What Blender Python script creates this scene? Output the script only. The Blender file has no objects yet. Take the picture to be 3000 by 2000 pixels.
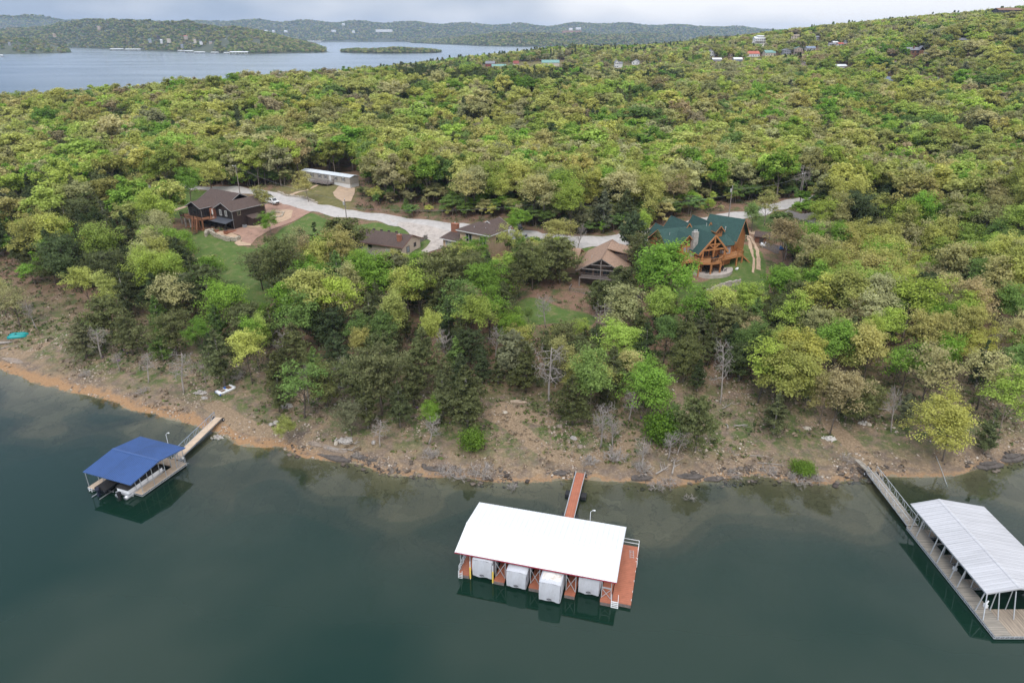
import bpy, bmesh, math, random
import numpy as np
from mathutils import Vector, Matrix
from mathutils.geometry import delaunay_2d_cdt

rng = np.random.default_rng(11)
random.seed(5)
SC = bpy.context.scene
COL = SC.collection

# ------------------------------------------------------------------ camera
CAM_H = 58.0
PITCH = math.radians(24.2)
cam = bpy.data.cameras.new("camera")
cam.lens = 24.0
cam.sensor_width = 36.0
cam.clip_start = 0.5
cam.clip_end = 30000
cam_ob = bpy.data.objects.new("camera", cam)
COL.objects.link(cam_ob)
cam_ob.location = (0, 0, CAM_H)
cam_ob.rotation_euler = (math.pi / 2 - PITCH, 0, 0)
SC.camera = cam_ob

# ------------------------------------------------------------------ light
SUN_EL, SUN_AZ = math.radians(52), math.radians(200)   # weak sun behind thin cloud, behind the viewer
w = bpy.data.worlds.new("World")
SC.world = w
w.use_nodes = True
nt = w.node_tree
nt.nodes.clear()
def N(t, ty, **kw):
    n = t.nodes.new(ty)
    for k, v in kw.items():
        setattr(n, k, v)
    return n
out = N(nt, 'ShaderNodeOutputWorld')
bg = N(nt, 'ShaderNodeBackground')
bg.inputs['Strength'].default_value = 0.1
sky = N(nt, 'ShaderNodeTexSky', sky_type='NISHITA')
sky.sun_disc = False
sky.sun_elevation = SUN_EL
sky.sun_rotation = SUN_AZ
tc = N(nt, 'ShaderNodeTexCoord')
mp = N(nt, 'ShaderNodeMapping')
mp.inputs['Scale'].default_value = (1.3, 1.0, 3.2)
mp.inputs['Location'].default_value = (0.36, 0.2, 0.1)
nz = N(nt, 'ShaderNodeTexNoise')
nz.inputs['Scale'].default_value = 1.5
nz.inputs['Detail'].default_value = 4
nz.inputs['Roughness'].default_value = 0.5
cr = N(nt, 'ShaderNodeValToRGB')
cr.color_ramp.elements[0].position = 0.37
cr.color_ramp.elements[0].color = (0.355, 0.435, 0.57, 1)
cr.color_ramp.elements[1].position = 0.56
cr.color_ramp.elements[1].color = (0.93, 0.935, 0.965, 1)
sep = N(nt, 'ShaderNodeSeparateXYZ')
ma = N(nt, 'ShaderNodeMath', operation='MULTIPLY_ADD', use_clamp=False)
ma.inputs[1].default_value = 9.0      # cloud deck: brighter towards the zenith, as any overcast sky
ma.inputs[2].default_value = 7.2
mx0 = N(nt, 'ShaderNodeMath', operation='MAXIMUM')
mx0.inputs[1].default_value = 0.0
vm = N(nt, 'ShaderNodeVectorMath', operation='SCALE')
mix = N(nt, 'ShaderNodeMix', data_type='RGBA')
mix.inputs[0].default_value = 0.93
nt.links.new(tc.outputs['Generated'], mp.inputs['Vector'])
nt.links.new(mp.outputs[0], nz.inputs['Vector'])
sx_ = N(nt, 'ShaderNodeSeparateXYZ')
nt.links.new(tc.outputs['Generated'], sx_.inputs[0])
mg = N(nt, 'ShaderNodeMath', operation='MULTIPLY_ADD')     # the cloud deck thins towards the east
mg.inputs[1].default_value = 0.30
nt.links.new(sx_.outputs['X'], mg.inputs[0]); nt.links.new(nz.outputs['Fac'], mg.inputs[2])
nt.links.new(mg.outputs[0], cr.inputs[0])
nt.links.new(tc.outputs['Generated'], sep.inputs[0])
nt.links.new(sep.outputs['Z'], mx0.inputs[0])
nt.links.new(mx0.outputs[0], ma.inputs[0])
nt.links.new(cr.outputs[0], vm.inputs[0])
nt.links.new(ma.outputs[0], vm.inputs['Scale'])
nt.links.new(sky.outputs[0], mix.inputs[6])
nt.links.new(vm.outputs[0], mix.inputs[7])
nt.links.new(mix.outputs[2], bg.inputs['Color'])
nt.links.new(bg.outputs[0], out.inputs[0])

sl = bpy.data.lights.new("sun", 'SUN')
sl.energy = 1.35
sl.angle = math.radians(20)
sl.color = (1.0, 0.96, 0.9)
so = bpy.data.objects.new("sun", sl)
COL.objects.link(so)
_sd = Vector((math.sin(SUN_AZ) * math.cos(SUN_EL), math.cos(SUN_AZ) * math.cos(SUN_EL), math.sin(SUN_EL)))
so.rotation_euler = (-_sd).to_track_quat('-Z', 'Y').to_euler()
SC.view_settings.view_transform = 'Standard'
SC.view_settings.look = 'None'
SC.view_settings.gamma = 1.0
SC.view_settings.exposure = 0.6
SC.render.engine = 'CYCLES'
SC.cycles.use_denoising = True
SC.cycles.max_bounces = 8
SC.cycles.diffuse_bounces = 5
SC.cycles.glossy_bounces = 3
SC.cycles.transmission_bounces = 4
SC.cycles.transparent_max_bounces = 12
SC.cycles.volume_bounces = 0

# ------------------------------------------------------------------ measuring helpers (photo measurements turned into real places)
F_PX = 2000.0
CP, SP = math.cos(PITCH), math.sin(PITCH)
def ray(u, v):
    x, y = (u - 1500) / F_PX, (1000 - v) / F_PX
    return np.array([x, CP + y * SP, y * CP - SP])
def P(u, v, z=0.0):
    d = ray(u, v)
    q = d * ((z - CAM_H) / d[2])
    return Vector((q[0], q[1], z))
def DD(u, v, t):
    q = ray(u, v) * t
    return Vector((q[0], q[1], CAM_H + q[2]))
def proj(x, y, z):
    zz = z - CAM_H
    f = y * CP - zz * SP
    up = y * SP + zz * CP
    return 1500 + F_PX * x / f, 1000 - F_PX * up / f, f

# ------------------------------------------------------------------ object helpers
def tag(o, label=None, cat=None, group=None, kind=None):
    if label: o['label'] = label
    if cat: o['category'] = cat
    if group: o['group'] = group
    if kind: o['kind'] = kind
    return o
def empty(name, loc, rz=0.0):
    o = bpy.data.objects.new(name, None)
    COL.objects.link(o)
    o.location = loc
    o.rotation_euler = (0, 0, rz)
    o.empty_display_size = 0.3
    return o
def mesh_from(name, V, F, smooth=False):
    """V (n,3), F either (m,3)/(m,4) array or list of tuples"""
    me = bpy.data.meshes.new(name)
    if isinstance(F, np.ndarray):
        n, k = F.shape
        me.vertices.add(len(V))
        me.vertices.foreach_set('co', np.asarray(V, dtype=np.float32).ravel())
        me.loops.add(n * k)
        me.loops.foreach_set('vertex_index', F.astype(np.int32).ravel())
        me.polygons.add(n)
        me.polygons.foreach_set('loop_start', np.arange(n, dtype=np.int32) * k)
        me.polygons.foreach_set('loop_total', np.full(n, k, dtype=np.int32))
        me.update(calc_edges=True)
    else:
        me.from_pydata([tuple(v) for v in V], [], F)
        me.update()
    if smooth:
        me.polygons.foreach_set('use_smooth', np.ones(len(me.polygons), dtype=bool))
    return me
def link(name, me, m=None, parent=None):
    if m is not None and not me.materials:
        me.materials.append(m)
    o = bpy.data.objects.new(name, me)
    COL.objects.link(o)
    if parent is not None:
        o.parent = parent
    return o
def attr(me, name, arr):
    a = me.attributes.new(name, 'FLOAT', 'POINT')
    a.data.foreach_set('value', np.asarray(arr, dtype=np.float32).ravel())

class MB:
    """collects shapes in local coordinates; build() links them as ONE mesh object"""
    def __init__(s): s.v, s.f = [], []
    def add(s, vs, fs):
        k = len(s.v)
        s.v += [tuple(v) for v in vs]
        s.f += [tuple(i + k for i in f) for f in fs]
        return s
    def box(s, x0, x1, y0, y1, z0, z1):
        return s.add([(x0,y0,z0),(x1,y0,z0),(x1,y1,z0),(x0,y1,z0),(x0,y0,z1),(x1,y0,z1),(x1,y1,z1),(x0,y1,z1)],
                     [(3,2,1,0),(4,5,6,7),(0,1,5,4),(1,2,6,5),(2,3,7,6),(3,0,4,7)])
    def bar(s, p, q, w=0.1, h=None):
        h = h or w
        p, q = Vector(p), Vector(q)
        d = (q - p)
        if d.length < 1e-6: return s
        d.normalize()
        up = Vector((0,0,1)) if abs(d.z) < 0.95 else Vector((0,1,0))
        a = d.cross(up).normalized() * (w/2)
        b = a.cross(d).normalized() * (h/2)
        vs = [p-a-b, p+a-b, p+a+b, p-a+b, q-a-b, q+a-b, q+a+b, q-a+b]
        return s.add(vs, [(0,1,2,3),(7,6,5,4),(0,4,5,1),(1,5,6,2),(2,6,7,3),(3,7,4,0)])
    def tube(s, pts, rs, n=6):
        pts = [Vector(p) for p in pts]
        if not hasattr(rs, '__len__'): rs = [rs]*len(pts)
        k = len(s.v)
        vs, fs = [], []
        for i, p in enumerate(pts):
            d = (pts[min(i+1,len(pts)-1)] - pts[max(i-1,0)]).normalized()
            up = Vector((0,0,1)) if abs(d.z) < 0.9 else Vector((1,0,0))
            a = d.cross(up).normalized(); b = a.cross(d)
            for j in range(n):
                an = 2*math.pi*j/n
                vs.append(p + (a*math.cos(an)+b*math.sin(an))*rs[i])
        for i in range(len(pts)-1):
            for j in range(n):
                fs.append((i*n+j, i*n+(j+1)%n, (i+1)*n+(j+1)%n, (i+1)*n+j))
        fs.append(tuple(range(n-1,-1,-1)))
        fs.append(tuple((len(pts)-1)*n+j for j in range(n)))
        return s.add(vs, fs)
    def poly(s, pts): return s.add(pts, [tuple(range(len(pts)))])
    def slab(s, pts, t):
        """thick slab under a planar polygon (t = thickness along its normal, downwards)"""
        pts = [Vector(p) for p in pts]
        nrm = (pts[1]-pts[0]).cross(pts[2]-pts[0]).normalized()
        if nrm.z < 0:
            pts.reverse(); nrm = -nrm
        n = len(pts)
        lo = [p - nrm*t for p in pts]
        fs = [tuple(range(n)), tuple(range(2*n-1, n-1, -1))]
        for i in range(n):
            j = (i+1) % n
            fs.append((i, n+i, n+j, j))
        return s.add(pts+lo, fs)
    def extrude(s, pts, vec):
        """closed prism of a planar outline along vec"""
        pts = [Vector(p) for p in pts]; vec = Vector(vec)
        n = len(pts)
        fs = [tuple(range(n-1,-1,-1)), tuple(range(n, 2*n))]
        for i in range(n):
            j = (i+1) % n
            fs.append((i, j, n+j, n+i))
        return s.add(pts+[p+vec for p in pts], fs)
    def ball(s, c, rx, ry=None, rz=None, n=8, m=5):
        ry = ry or rx; rz = rz or rx
        vs = [(c[0],c[1],c[2]-rz)]
        for i in range(1,m):
            a = math.pi*i/m - math.pi/2
            for j in range(n):
                b = 2*math.pi*j/n
                vs.append((c[0]+rx*math.cos(a)*math.cos(b), c[1]+ry*math.cos(a)*math.sin(b), c[2]+rz*math.sin(a)))
        vs.append((c[0],c[1],c[2]+rz))
        fs = [(0, 1+(j+1)%n, 1+j) for j in range(n)]
        for i in range(m-2):
            for j in range(n):
                fs.append((1+i*n+j, 1+i*n+(j+1)%n, 1+(i+1)*n+(j+1)%n, 1+(i+1)*n+j))
        L = len(vs)-1; b0 = 1+(m-2)*n
        fs += [(b0+j, b0+(j+1)%n, L) for j in range(n)]
        return s.add(vs, fs)
    def build(s, name, m, parent=None, smooth=False):
        me = bpy.data.meshes.new(name)
        me.from_pydata(s.v, [], s.f)
        bm = bmesh.new(); bm.from_mesh(me)
        bmesh.ops.recalc_face_normals(bm, faces=bm.faces)
        bm.to_mesh(me); bm.free()
        if smooth:
            me.polygons.foreach_set('use_smooth', np.ones(len(me.polygons), dtype=bool))
        return link(name, me, m, parent)

# ------------------------------------------------------------------ materials
MATS = {}
def lin(r, g, b):
    f = lambda c: (c/255/12.92) if c/255 <= .04045 else ((c/255+.055)/1.055)**2.4
    return (f(r), f(g), f(b), 1)
def mat(name, col, rough=0.6, metal=0.0, var=0.25, scale=3.0, bump=0.0, bscale=None, spec=0.4, col2=None, wave=None, stretch=None):
    """Principled with noise-varied colour (object space); col linear rgb; wave=(axis, scale, depth) adds board/row lines or painted rib shade"""
    if name in MATS: return MATS[name]
    m = bpy.data.materials.new(name); m.use_nodes = True
    t = m.node_tree
    b = t.nodes['Principled BSDF']
    b.inputs['Roughness'].default_value = rough
    b.inputs['Metallic'].default_value = metal
    b.inputs['Specular IOR Level'].default_value = spec
    c = tuple(col[:3]) + (1,)
    d = tuple(col2[:3]) + (1,) if col2 else tuple(max(0, x*(1-var)) for x in col[:3]) + (1,)
    e = tuple(min(1, x*(1+var*.6)) for x in col[:3]) + (1,)
    co = N(t, 'ShaderNodeTexCoord')
    src = co.outputs['Object']
    if stretch:
        mpn = N(t, 'ShaderNodeMapping'); mpn.inputs['Scale'].default_value = stretch
        t.links.new(src, mpn.inputs['Vector']); nsrc = mpn.outputs[0]
    else: nsrc = src
    n1 = N(t, 'ShaderNodeTexNoise'); n1.inputs['Scale'].default_value = scale; n1.inputs['Detail'].default_value = 6; n1.inputs['Roughness'].default_value = .65
    t.links.new(nsrc, n1.inputs['Vector'])
    r = N(t, 'ShaderNodeValToRGB')
    r.color_ramp.elements[0].position = .3; r.color_ramp.elements[0].color = d
    r.color_ramp.elements[1].position = .7; r.color_ramp.elements[1].color = e
    k = r.color_ramp.elements.new(.5); k.color = c
    t.links.new(n1.outputs['Fac'], r.inputs[0])
    colout = r.outputs[0]
    h = n1.outputs['Fac']
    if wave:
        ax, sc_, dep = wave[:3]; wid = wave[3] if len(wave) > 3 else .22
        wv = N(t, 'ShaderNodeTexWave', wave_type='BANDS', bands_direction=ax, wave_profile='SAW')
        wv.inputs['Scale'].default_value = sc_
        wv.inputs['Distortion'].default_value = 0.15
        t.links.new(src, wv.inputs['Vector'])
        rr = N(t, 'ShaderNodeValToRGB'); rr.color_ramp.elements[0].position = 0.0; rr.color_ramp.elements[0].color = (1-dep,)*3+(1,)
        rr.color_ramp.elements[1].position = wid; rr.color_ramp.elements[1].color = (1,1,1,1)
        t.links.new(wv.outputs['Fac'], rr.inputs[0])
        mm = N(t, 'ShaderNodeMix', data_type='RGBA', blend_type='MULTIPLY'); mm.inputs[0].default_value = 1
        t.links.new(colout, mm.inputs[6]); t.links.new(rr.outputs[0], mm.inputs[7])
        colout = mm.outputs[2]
    t.links.new(colout, b.inputs['Base Color'])
    if bump:
        bn = N(t, 'ShaderNodeBump'); bn.inputs['Strength'].default_value = bump; bn.inputs['Distance'].default_value = .05
        if bscale:
            n2 = N(t, 'ShaderNodeTexNoise'); n2.inputs['Scale'].default_value = bscale; t.links.new(nsrc, n2.inputs['Vector']); h = n2.outputs['Fac']
        t.links.new(h, bn.inputs['Height']); t.links.new(bn.outputs[0], b.inputs['Normal'])
    MATS[name] = m
    return m

# ------------------------------------------------------------------ noise and terrain height
def make_waves(n, lo, hi, seed):
    r = np.random.default_rng(seed)
    lam = np.exp(r.uniform(np.log(lo), np.log(hi), n)); an = r.uniform(0, 2*np.pi, n)
    return np.stack([np.cos(an)/lam, np.sin(an)/lam, r.uniform(0, 1, n), lam/hi], 1)
def waves(W, x, y):
    s = 0
    for a, b, c, g in W: s = s + g*np.sin(2*np.pi*(a*x+b*y+c))
    return s / np.sqrt((W[:,3]**2).sum()/2)
W_SHORE, W_BIG, W_MID, W_FINE = make_waves(8, 4, 22, 1), make_waves(8, 60, 220, 2), make_waves(10, 6, 22, 3), make_waves(14, .9, 4, 4)

SHORE = np.array([(-900,260),(-400,215),(-240,170),(-150,135),(-97,115.6),(-87.5,111),(-75,105.6),(-63.7,100.8),(-53.6,96.4),(-49.3,94),(-42.6,90.7),(-35.6,88.8),(-30.7,86),(-22.7,84.5),
    (-17.3,82.5),(-9.8,81.3),(-2.4,80.5),(4.9,80.9),(12.1,80.3),(19.3,79.7),(26.7,80.3),(34.3,81.3),(43.7,80.3),(52.1,81.7),(58.8,81.3),(64.4,82.5),(70.2,83.8),(76.4,85.6),(110,96),(170,118),(400,190),(900,300)])
def shore_d(x, y):
    ys = np.interp(x, SHORE[:,0], SHORE[:,1])
    sl = (np.interp(x+3, SHORE[:,0], SHORE[:,1]) - np.interp(x-3, SHORE[:,0], SHORE[:,1]))/6
    return (y-ys)/np.sqrt(1+sl*sl) + .35*waves(W_SHORE, x, y)

def canopy(u, v, zc, h=13.5):
    q = P(u, v, zc); return (q.x, q.y, zc-h)
def atd(u, v, t, drop=0):
    q = DD(u, v, t); return (q.x, q.y, q.z-drop)
CT = [canopy(*q) for q in [(-500,300,19),(100,290,20),(400,255,26),(700,232,31),(1000,215,32),(1250,195,34),(1500,203,34.5),(1750,203,34),(1900,214,33),
    (-100,420,17),(200,350,19),(600,320,24),(1000,300,26),(1400,290,27),(1700,290,27),(2000,280,27),(0,480,16.5),(300,450,18),(800,400,21),(1400,400,21),(1800,400,21),(2200,400,21),(2500,400,21),(2900,400,21),
    (2200,300,24),(2600,300,26),(3100,300,29),(2900,200,38),(3150,200,39),(3500,300,30),(3500,150,55)]]
CT += [atd(u, v, t, 13 if t < 900 else 17) for u, v, t in [(2700,55,780),(2900,38,760),(3000,26,740),(3250,5,740),(3600,-30,760),(2450,87,1400),(2300,92,1500),(1700,125,1100),(1900,140,1050),(1500,152,1150),(2050,190,720)]]
CT += [atd(u, v, t) for u, v, t in [(2690,175,565),(2225,128,1000),(2100,168,830),(2350,172,830),(2390,196,680),(2460,200,620),(2600,250,530),(1750,200,850),(1430,196,930),(1620,193,930)]]
for u, v, zc, t in [(-500,300,20,560),(100,290,20,560),(700,232,31,610),(1000,215,32,690),(1250,195,34,800)]:
    q = DD(u, v, t); CT.append((q.x, q.y, -3))
CT += [(-300,900,-6),(0,1500,-6),(-200,1200,-6),(-700,700,-6),(250,1900,5),(600,1900,58),(1500,1500,70),(1200,800,75),(-120,1250,-5)]
CT += [(-77,187,8.5),(-90,196,9),(-73,193,8.8),(-95,205,9.5),(-80,200,9.5),(-33,172,6.9),(-41,173,6.6),(-28,178,7.8),(-6,163,7.4),(-13,172,7.8),(0,170,8),(20,145,5.6),(24,160,7),(43,149,7.9),(50,153,8.2),(57,162,9.6),(46,168,9.5),
    (41,140.7,5),(51.4,145.9,5.6),(63,168,9),(66,165,8.6),(84,180,9.4),(75,178,9.6),(95,186,10.5),(-62,233,12),(-50,222,11.5),(-56,208,10.8),(-66,170,5.5),(-58,150,4.4),(-50,140,4),(0,130,4.2),(25,120,3.8),(-30,130,4),(60,120,4),(80,130,5),(110,150,6.5),(-110,160,5),(-140,190,7),(150,200,9.5)]
CT += [(P(u,v,z).x, P(u,v,z).y, z) for u,v,z in [(430,545,11),(560,550,11),(700,556,11),(830,580,10.9),(960,615,10.4),(1100,635,9.8),(1300,660,9.4),(1500,680,9.3),(1700,703,9.4),(1880,697,9.6),(2000,665,10.4),(2180,625,11),(2300,598,11.5),(2450,575,12)]]
CT = np.array(CT)
_S = 100.0
def _k(r2): return r2*np.log(r2+1e-9)*.5
def _tps():
    X = CT[:,:2]/_S; n = len(X)
    r2 = ((X[:,None]-X[None])**2).sum(-1)
    K = _k(r2) + np.eye(n)*.003
    Pm = np.c_[np.ones(n), X]
    A = np.zeros((n+3, n+3)); A[:n,:n] = K; A[:n,n:] = Pm; A[n:,:n] = Pm.T
    return np.linalg.solve(A, np.r_[CT[:,2], np.zeros(3)]), X
_C, _X = _tps()
def tps(x, y):
    x, y = np.asarray(x, float).ravel(), np.asarray(y, float).ravel()
    o = np.empty(len(x))
    for i in range(0, len(x), 20000):
        q = np.stack([x[i:i+20000], y[i:i+20000]], 1)/_S
        r2 = ((q[:,None]-_X[None])**2).sum(-1)
        o[i:i+20000] = _k(r2) @ _C[:-3] + _C[-3] + q @ _C[-2:]
    return o
def sstep(a, b, x):
    t = np.clip((x-a)/(b-a), 0, 1); return t*t*(3-2*t)
def height(x, y):
    x = np.atleast_1d(np.asarray(x, float)); y = np.atleast_1d(np.asarray(y, float))
    sh = np.broadcast(x, y).shape
    x, y = np.broadcast_to(x, sh).ravel(), np.broadcast_to(y, sh).ravel()
    d = shore_d(x, y)
    bank = np.interp(d, [0, 1, 3, 8, 14, 22, 40, 60], [0, .28, .7, 1.35, 1.9, 2.6, 3.8, 5])
    big = tps(x, y)
    w_ = sstep(10, 42, d)
    land = bank*(1-w_) + big*w_ + (.22*waves(W_MID, x, y)*sstep(30, 60, d)*.4 + .13*waves(W_MID, x, y)*sstep(1, 6, d)) + .05*waves(W_FINE, x, y)*sstep(.5, 3, d)*(1-sstep(40, 60, d))
    # drowned shelf: stepped rock ledges, then the drop-off
    dw = -d
    e = 3.2*waves(W_SHORE, x*.7+40, y*.7) + 1.4*waves(W_MID, x*.6, y)
    bed = -np.interp(dw, [0, 1.5, 5], [0, .25, .5])
    bed = bed - .5*sstep(0, .5, dw-(6.5+e)) - .8*sstep(0, .6, dw-(10.5+e*1.1)) - 1.1*sstep(0, .9, dw-(14.5+e*.8)) - np.interp(dw, [12, 20, 40, 200], [0, 2.2, 7, 14]) + .04*waves(W_FINE, x, y)*sstep(.5,2,dw)
    return np.where(d > 0, land, bed).reshape(sh)
def hz(x, y): return float(height(x, y)[0])
# ------------------------------------------------------------------ ground zones (world polygons, from the photo's lots)
def wpoly(pts): return [(P(u, v, z).x, P(u, v, z).y) for u, v, z in pts]
def inside(poly, x, y):
    x, y = np.asarray(x), np.asarray(y)
    c = np.zeros(x.shape, bool)
    n = len(poly)
    for i in range(n):
        (x1, y1), (x2, y2) = poly[i], poly[(i+1) % n]
        if y1 == y2: continue
        c ^= ((y1 > y) != (y2 > y)) & (x < (x2-x1)*(y-y1)/(y2-y1)+x1)
    return c
LAWNS = [wpoly(p) for p in [
    [(740,712,8),(900,628,9.5),(1010,652,9.6),(1190,648,9.6),(1268,690,9),(1215,745,7.6),(1130,790,6.5),(1010,800,6),(880,790,6),(800,800,6),(795,890,4.5),(720,900,4.3),(640,845,5),(575,760,6),(540,690,8),(600,668,8.4),(690,700,8)],
    [(1960,815,7.5),(2080,812,7.8),(2185,716,9),(2235,745,8.5),(2265,850,7),(2170,832,7),(2050,868,6),(1985,880,5.5)],
    [(1500,880,5.4),(1560,862,5.7),(1650,900,5.2),(1745,905,5.2),(1740,950,4.5),(1610,945,4.6),(1540,950,4.5),(1495,930,4.8)],
    [(1690,745,8),(1760,720,9),(1790,700,9.2),(1740,690,9.4),(1680,705,9.4)],
    [(2190,650,10),(2290,620,11),(2330,640,10.5),(2240,690,9.6)],
    [(410,640,9),(560,640,9),(560,610,10),(640,560,11),(520,560,11),(420,590,10)],
    [(210,925,3.5),(290,985,3),(320,970,3),(240,915,3.8)]]]
DRY = [wpoly(p) for p in [[(790,562,11),(900,530,12),(1050,555,11.5),(1015,650,10),(930,600,10.8),(860,570,11)]]]
PATHS = [[P(*q) for q in pp] for pp in [
    [(1440,1215,2),(1500,1240,2),(1560,1290,1.6),(1620,1330,1.2),(1720,1345,1),(1800,1330,1.1),(1850,1280,1.5)],
    [(1470,1195,2.3),(1600,1235,2)],[(2440,1240,2),(2500,1300,1.5),(2550,1345,1),(2560,1380,.5)],[(2330,1080,3.2),(2390,1150,2.6),(2440,1240,2)],
    [(620,1170,2),(700,1230,1.5),(780,1260,1)],[(0,1010,2),(60,1030,1.8),(120,1000,2.2)]]]
def path_dist(pts, x, y):
    best = np.full(np.shape(x), 1e9)
    for a, b in zip(pts[:-1], pts[1:]):
        dx, dy = b.x-a.x, b.y-a.y
        t = np.clip(((x-a.x)*dx+(y-a.y)*dy)/(dx*dx+dy*dy), 0, 1)
        best = np.minimum(best, np.hypot(x-a.x-t*dx, y-a.y-t*dy))
    return best
ROAD = [P(u, v, z) for u, v, z in [(250,528,10.5),(430,545,11),(560,550,11),(700,556,11),(760,566,11),(830,582,10.9),(960,615,10.4),(1100,637,9.8),(1300,662,9.4),(1500,684,9.3),(1600,698,9.3),(1700,705,9.4),(1800,703,9.5),(1880,694,9.7),(2000,665,10.4),(2090,645,10.8),(2180,628,11),(2300,600,11.5),(2400,580,12),(2560,555,12.5)]]

# ------------------------------------------------------------------ ground material
def ground_material():
    m = bpy.data.materials.new("ground"); m.use_nodes = True
    t = m.node_tree; b = t.nodes['Principled BSDF']; L = t.links.new
    b.inputs['Roughness'].default_value = .95
    b.inputs['Specular IOR Level'].default_value = .15
    geo = N(t, 'ShaderNodeNewGeometry')
    def noise(sc, det=5, rough=.6, off=0):
        mpn = N(t, 'ShaderNodeMapping'); mpn.inputs['Location'].default_value = (off, off*.7, 0)
        L(geo.outputs['Position'], mpn.inputs['Vector'])
        n = N(t, 'ShaderNodeTexNoise'); n.inputs['Scale'].default_value = sc; n.inputs['Detail'].default_value = det; n.inputs['Roughness'].default_value = rough
        L(mpn.outputs[0], n.inputs['Vector']); return n.outputs['Fac']
    def ramp(src, *stops):
        r = N(t, 'ShaderNodeValToRGB'); e = r.color_ramp.elements
        e[0].position, e[0].color = stops[0][0], tuple(stops[0][1])+(1,)
        e[1].position, e[1].color = stops[-1][0], tuple(stops[-1][1])+(1,)
        for p_, c_ in stops[1:-1]:
            k = e.new(p_); k.color = tuple(c_)+(1,)
        L(src, r.inputs[0]); return r.outputs[0]
    def mixc(f, a, c):
        x = N(t, 'ShaderNodeMix', data_type='RGBA')
        if isinstance(f, float): x.inputs[0].default_value = f
        else: L(f, x.inputs[0])
        L(a, x.inputs[6]); L(c, x.inputs[7]); return x.outputs[2]
    def at(nm):
        a = N(t, 'ShaderNodeAttribute'); a.attribute_name = nm; return a.outputs['Fac']
    def math_(op, a, c, d=None, clamp=False):
        x = N(t, 'ShaderNodeMath', operation=op, use_clamp=clamp)
        for i, q in enumerate((a, c, d)):
            if q is None: continue
            if isinstance(q, (int, float)): x.inputs[i].default_value = q
            else: L(q, x.inputs[i])
        return x.outputs[0]
    n_big, n_mid, n_fine, n_mid2 = noise(.09), noise(.55, 6, .7, 7), noise(3.2, 6, .75, 3), noise(.23, 6, .7, 31)
    litter = ramp(n_fine, (.3, (.10,.064,.042)), (.5, (.205,.125,.085)), (.72, (.31,.20,.14)))
    weeds = ramp(n_fine, (.3, (.045,.06,.022)), (.7, (.12,.14,.05)))
    floor_ = mixc(ramp(n_mid2, (.48, (0,0,0)), (.62, (1,1,1))), litter, weeds)
    lawn = ramp(math_('MULTIPLY_ADD', n_fine, .35, math_('MULTIPLY', n_mid, .65)), (.3, (.055,.10,.022)), (.5, (.088,.135,.034)), (.60, (.15,.155,.06)), (.72, (.22,.18,.10)))
    dry = ramp(n_mid, (.3, (.10,.10,.035)), (.6, (.17,.15,.06)), (.75, (.25,.17,.10)))
    # shore: gravel, clay, slabs of pale rock, dark brush patches
    gravel = ramp(n_fine, (.28, (.125,.092,.06)), (.5, (.25,.18,.115)), (.70, (.37,.28,.195)))
    grey = ramp(noise(2.3, 7, .8, 12), (.3, (.085,.062,.047)), (.55, (.185,.14,.108)), (.75, (.32,.265,.215)))
    vor = N(t, 'ShaderNodeTexVoronoi', feature='F1'); vor.inputs['Scale'].default_value = 3.4; L(geo.outputs['Position'], vor.inputs['Vector'])
    stone = ramp(vor.outputs['Color'], (.2, (.24,.19,.14)), (.8, (.46,.40,.33)))
    stf = math_('MULTIPLY', ramp(vor.outputs['Distance'], (.16, (1,1,1)), (.22, (0,0,0))), ramp(noise(.8, 4, .6, 50), (.45, (0,0,0)), (.6, (1,1,1))))
    shore = mixc(ramp(n_mid, (.42, (0,0,0)), (.60, (1,1,1))), gravel, grey)
    shore = mixc(stf, shore, stone)
    green = ramp(n_fine, (.35, (.05,.075,.025)), (.7, (.13,.16,.05)))
    shore = mixc(math_('MULTIPLY', ramp(noise(.45, 6, .75, 77), (.43, (0,0,0)), (.58, (1,1,1))), ramp(at('shore'), (.06, (0,0,0)), (.2, (1,1,1)))), shore, green)
    clay = ramp(n_fine, (.3, (.24,.14,.07)), (.7, (.38,.235,.13)))
    sd = math_('ADD', at('shore'), math_('MULTIPLY_ADD', n_mid, .12, -.06))
    sx = N(t, 'ShaderNodeSeparateXYZ'); L(geo.outputs['Position'], sx.inputs[0])
    west = N(t, 'ShaderNodeMapRange'); west.inputs['From Min'].default_value = -42; west.inputs['From Max'].default_value = -25; west.inputs['To Min'].default_value = -.022; west.inputs['To Max'].default_value = .012
    L(sx.outputs['X'], west.inputs['Value'])
    sdw = math_('ADD', sd, west.outputs[0])
    shore = mixc(ramp(sdw, (.012, (1,1,1)), (.042, (0,0,0))), shore, clay)
    c = mixc(ramp(math_('ADD', at('shore'), math_('MULTIPLY_ADD', n_mid2, .9, -.45)), (.35, (0,0,0)), (.75, (1,1,1))), shore, floor_)
    c = mixc(ramp(math_('MULTIPLY_ADD', n_mid, .5, math_('ADD', at('lawn'), -.25)), (.40, (0,0,0)), (.60, (1,1,1))), c, lawn)
    c = mixc(at('dry'), c, dry)
    c = mixc(ramp(math_('MULTIPLY_ADD', n_mid, .6, math_('ADD', at('trail'), -.3)), (.45, (0,0,0)), (.60, (1,1,1))), c, gravel)
    vb = N(t, 'ShaderNodeTexVoronoi', feature='DISTANCE_TO_EDGE'); vb.inputs['Scale'].default_value = .26
    vc = N(t, 'ShaderNodeTexVoronoi', feature='F1'); vc.inputs['Scale'].default_value = .26
    wp = N(t, 'ShaderNodeMix', data_type='RGBA'); wp.inputs[0].default_value = .12
    wn = N(t, 'ShaderNodeTexNoise'); wn.inputs['Scale'].default_value = .5; wn.inputs['Detail'].default_value = 4
    L(geo.outputs['Position'], wn.inputs['Vector'])
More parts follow.
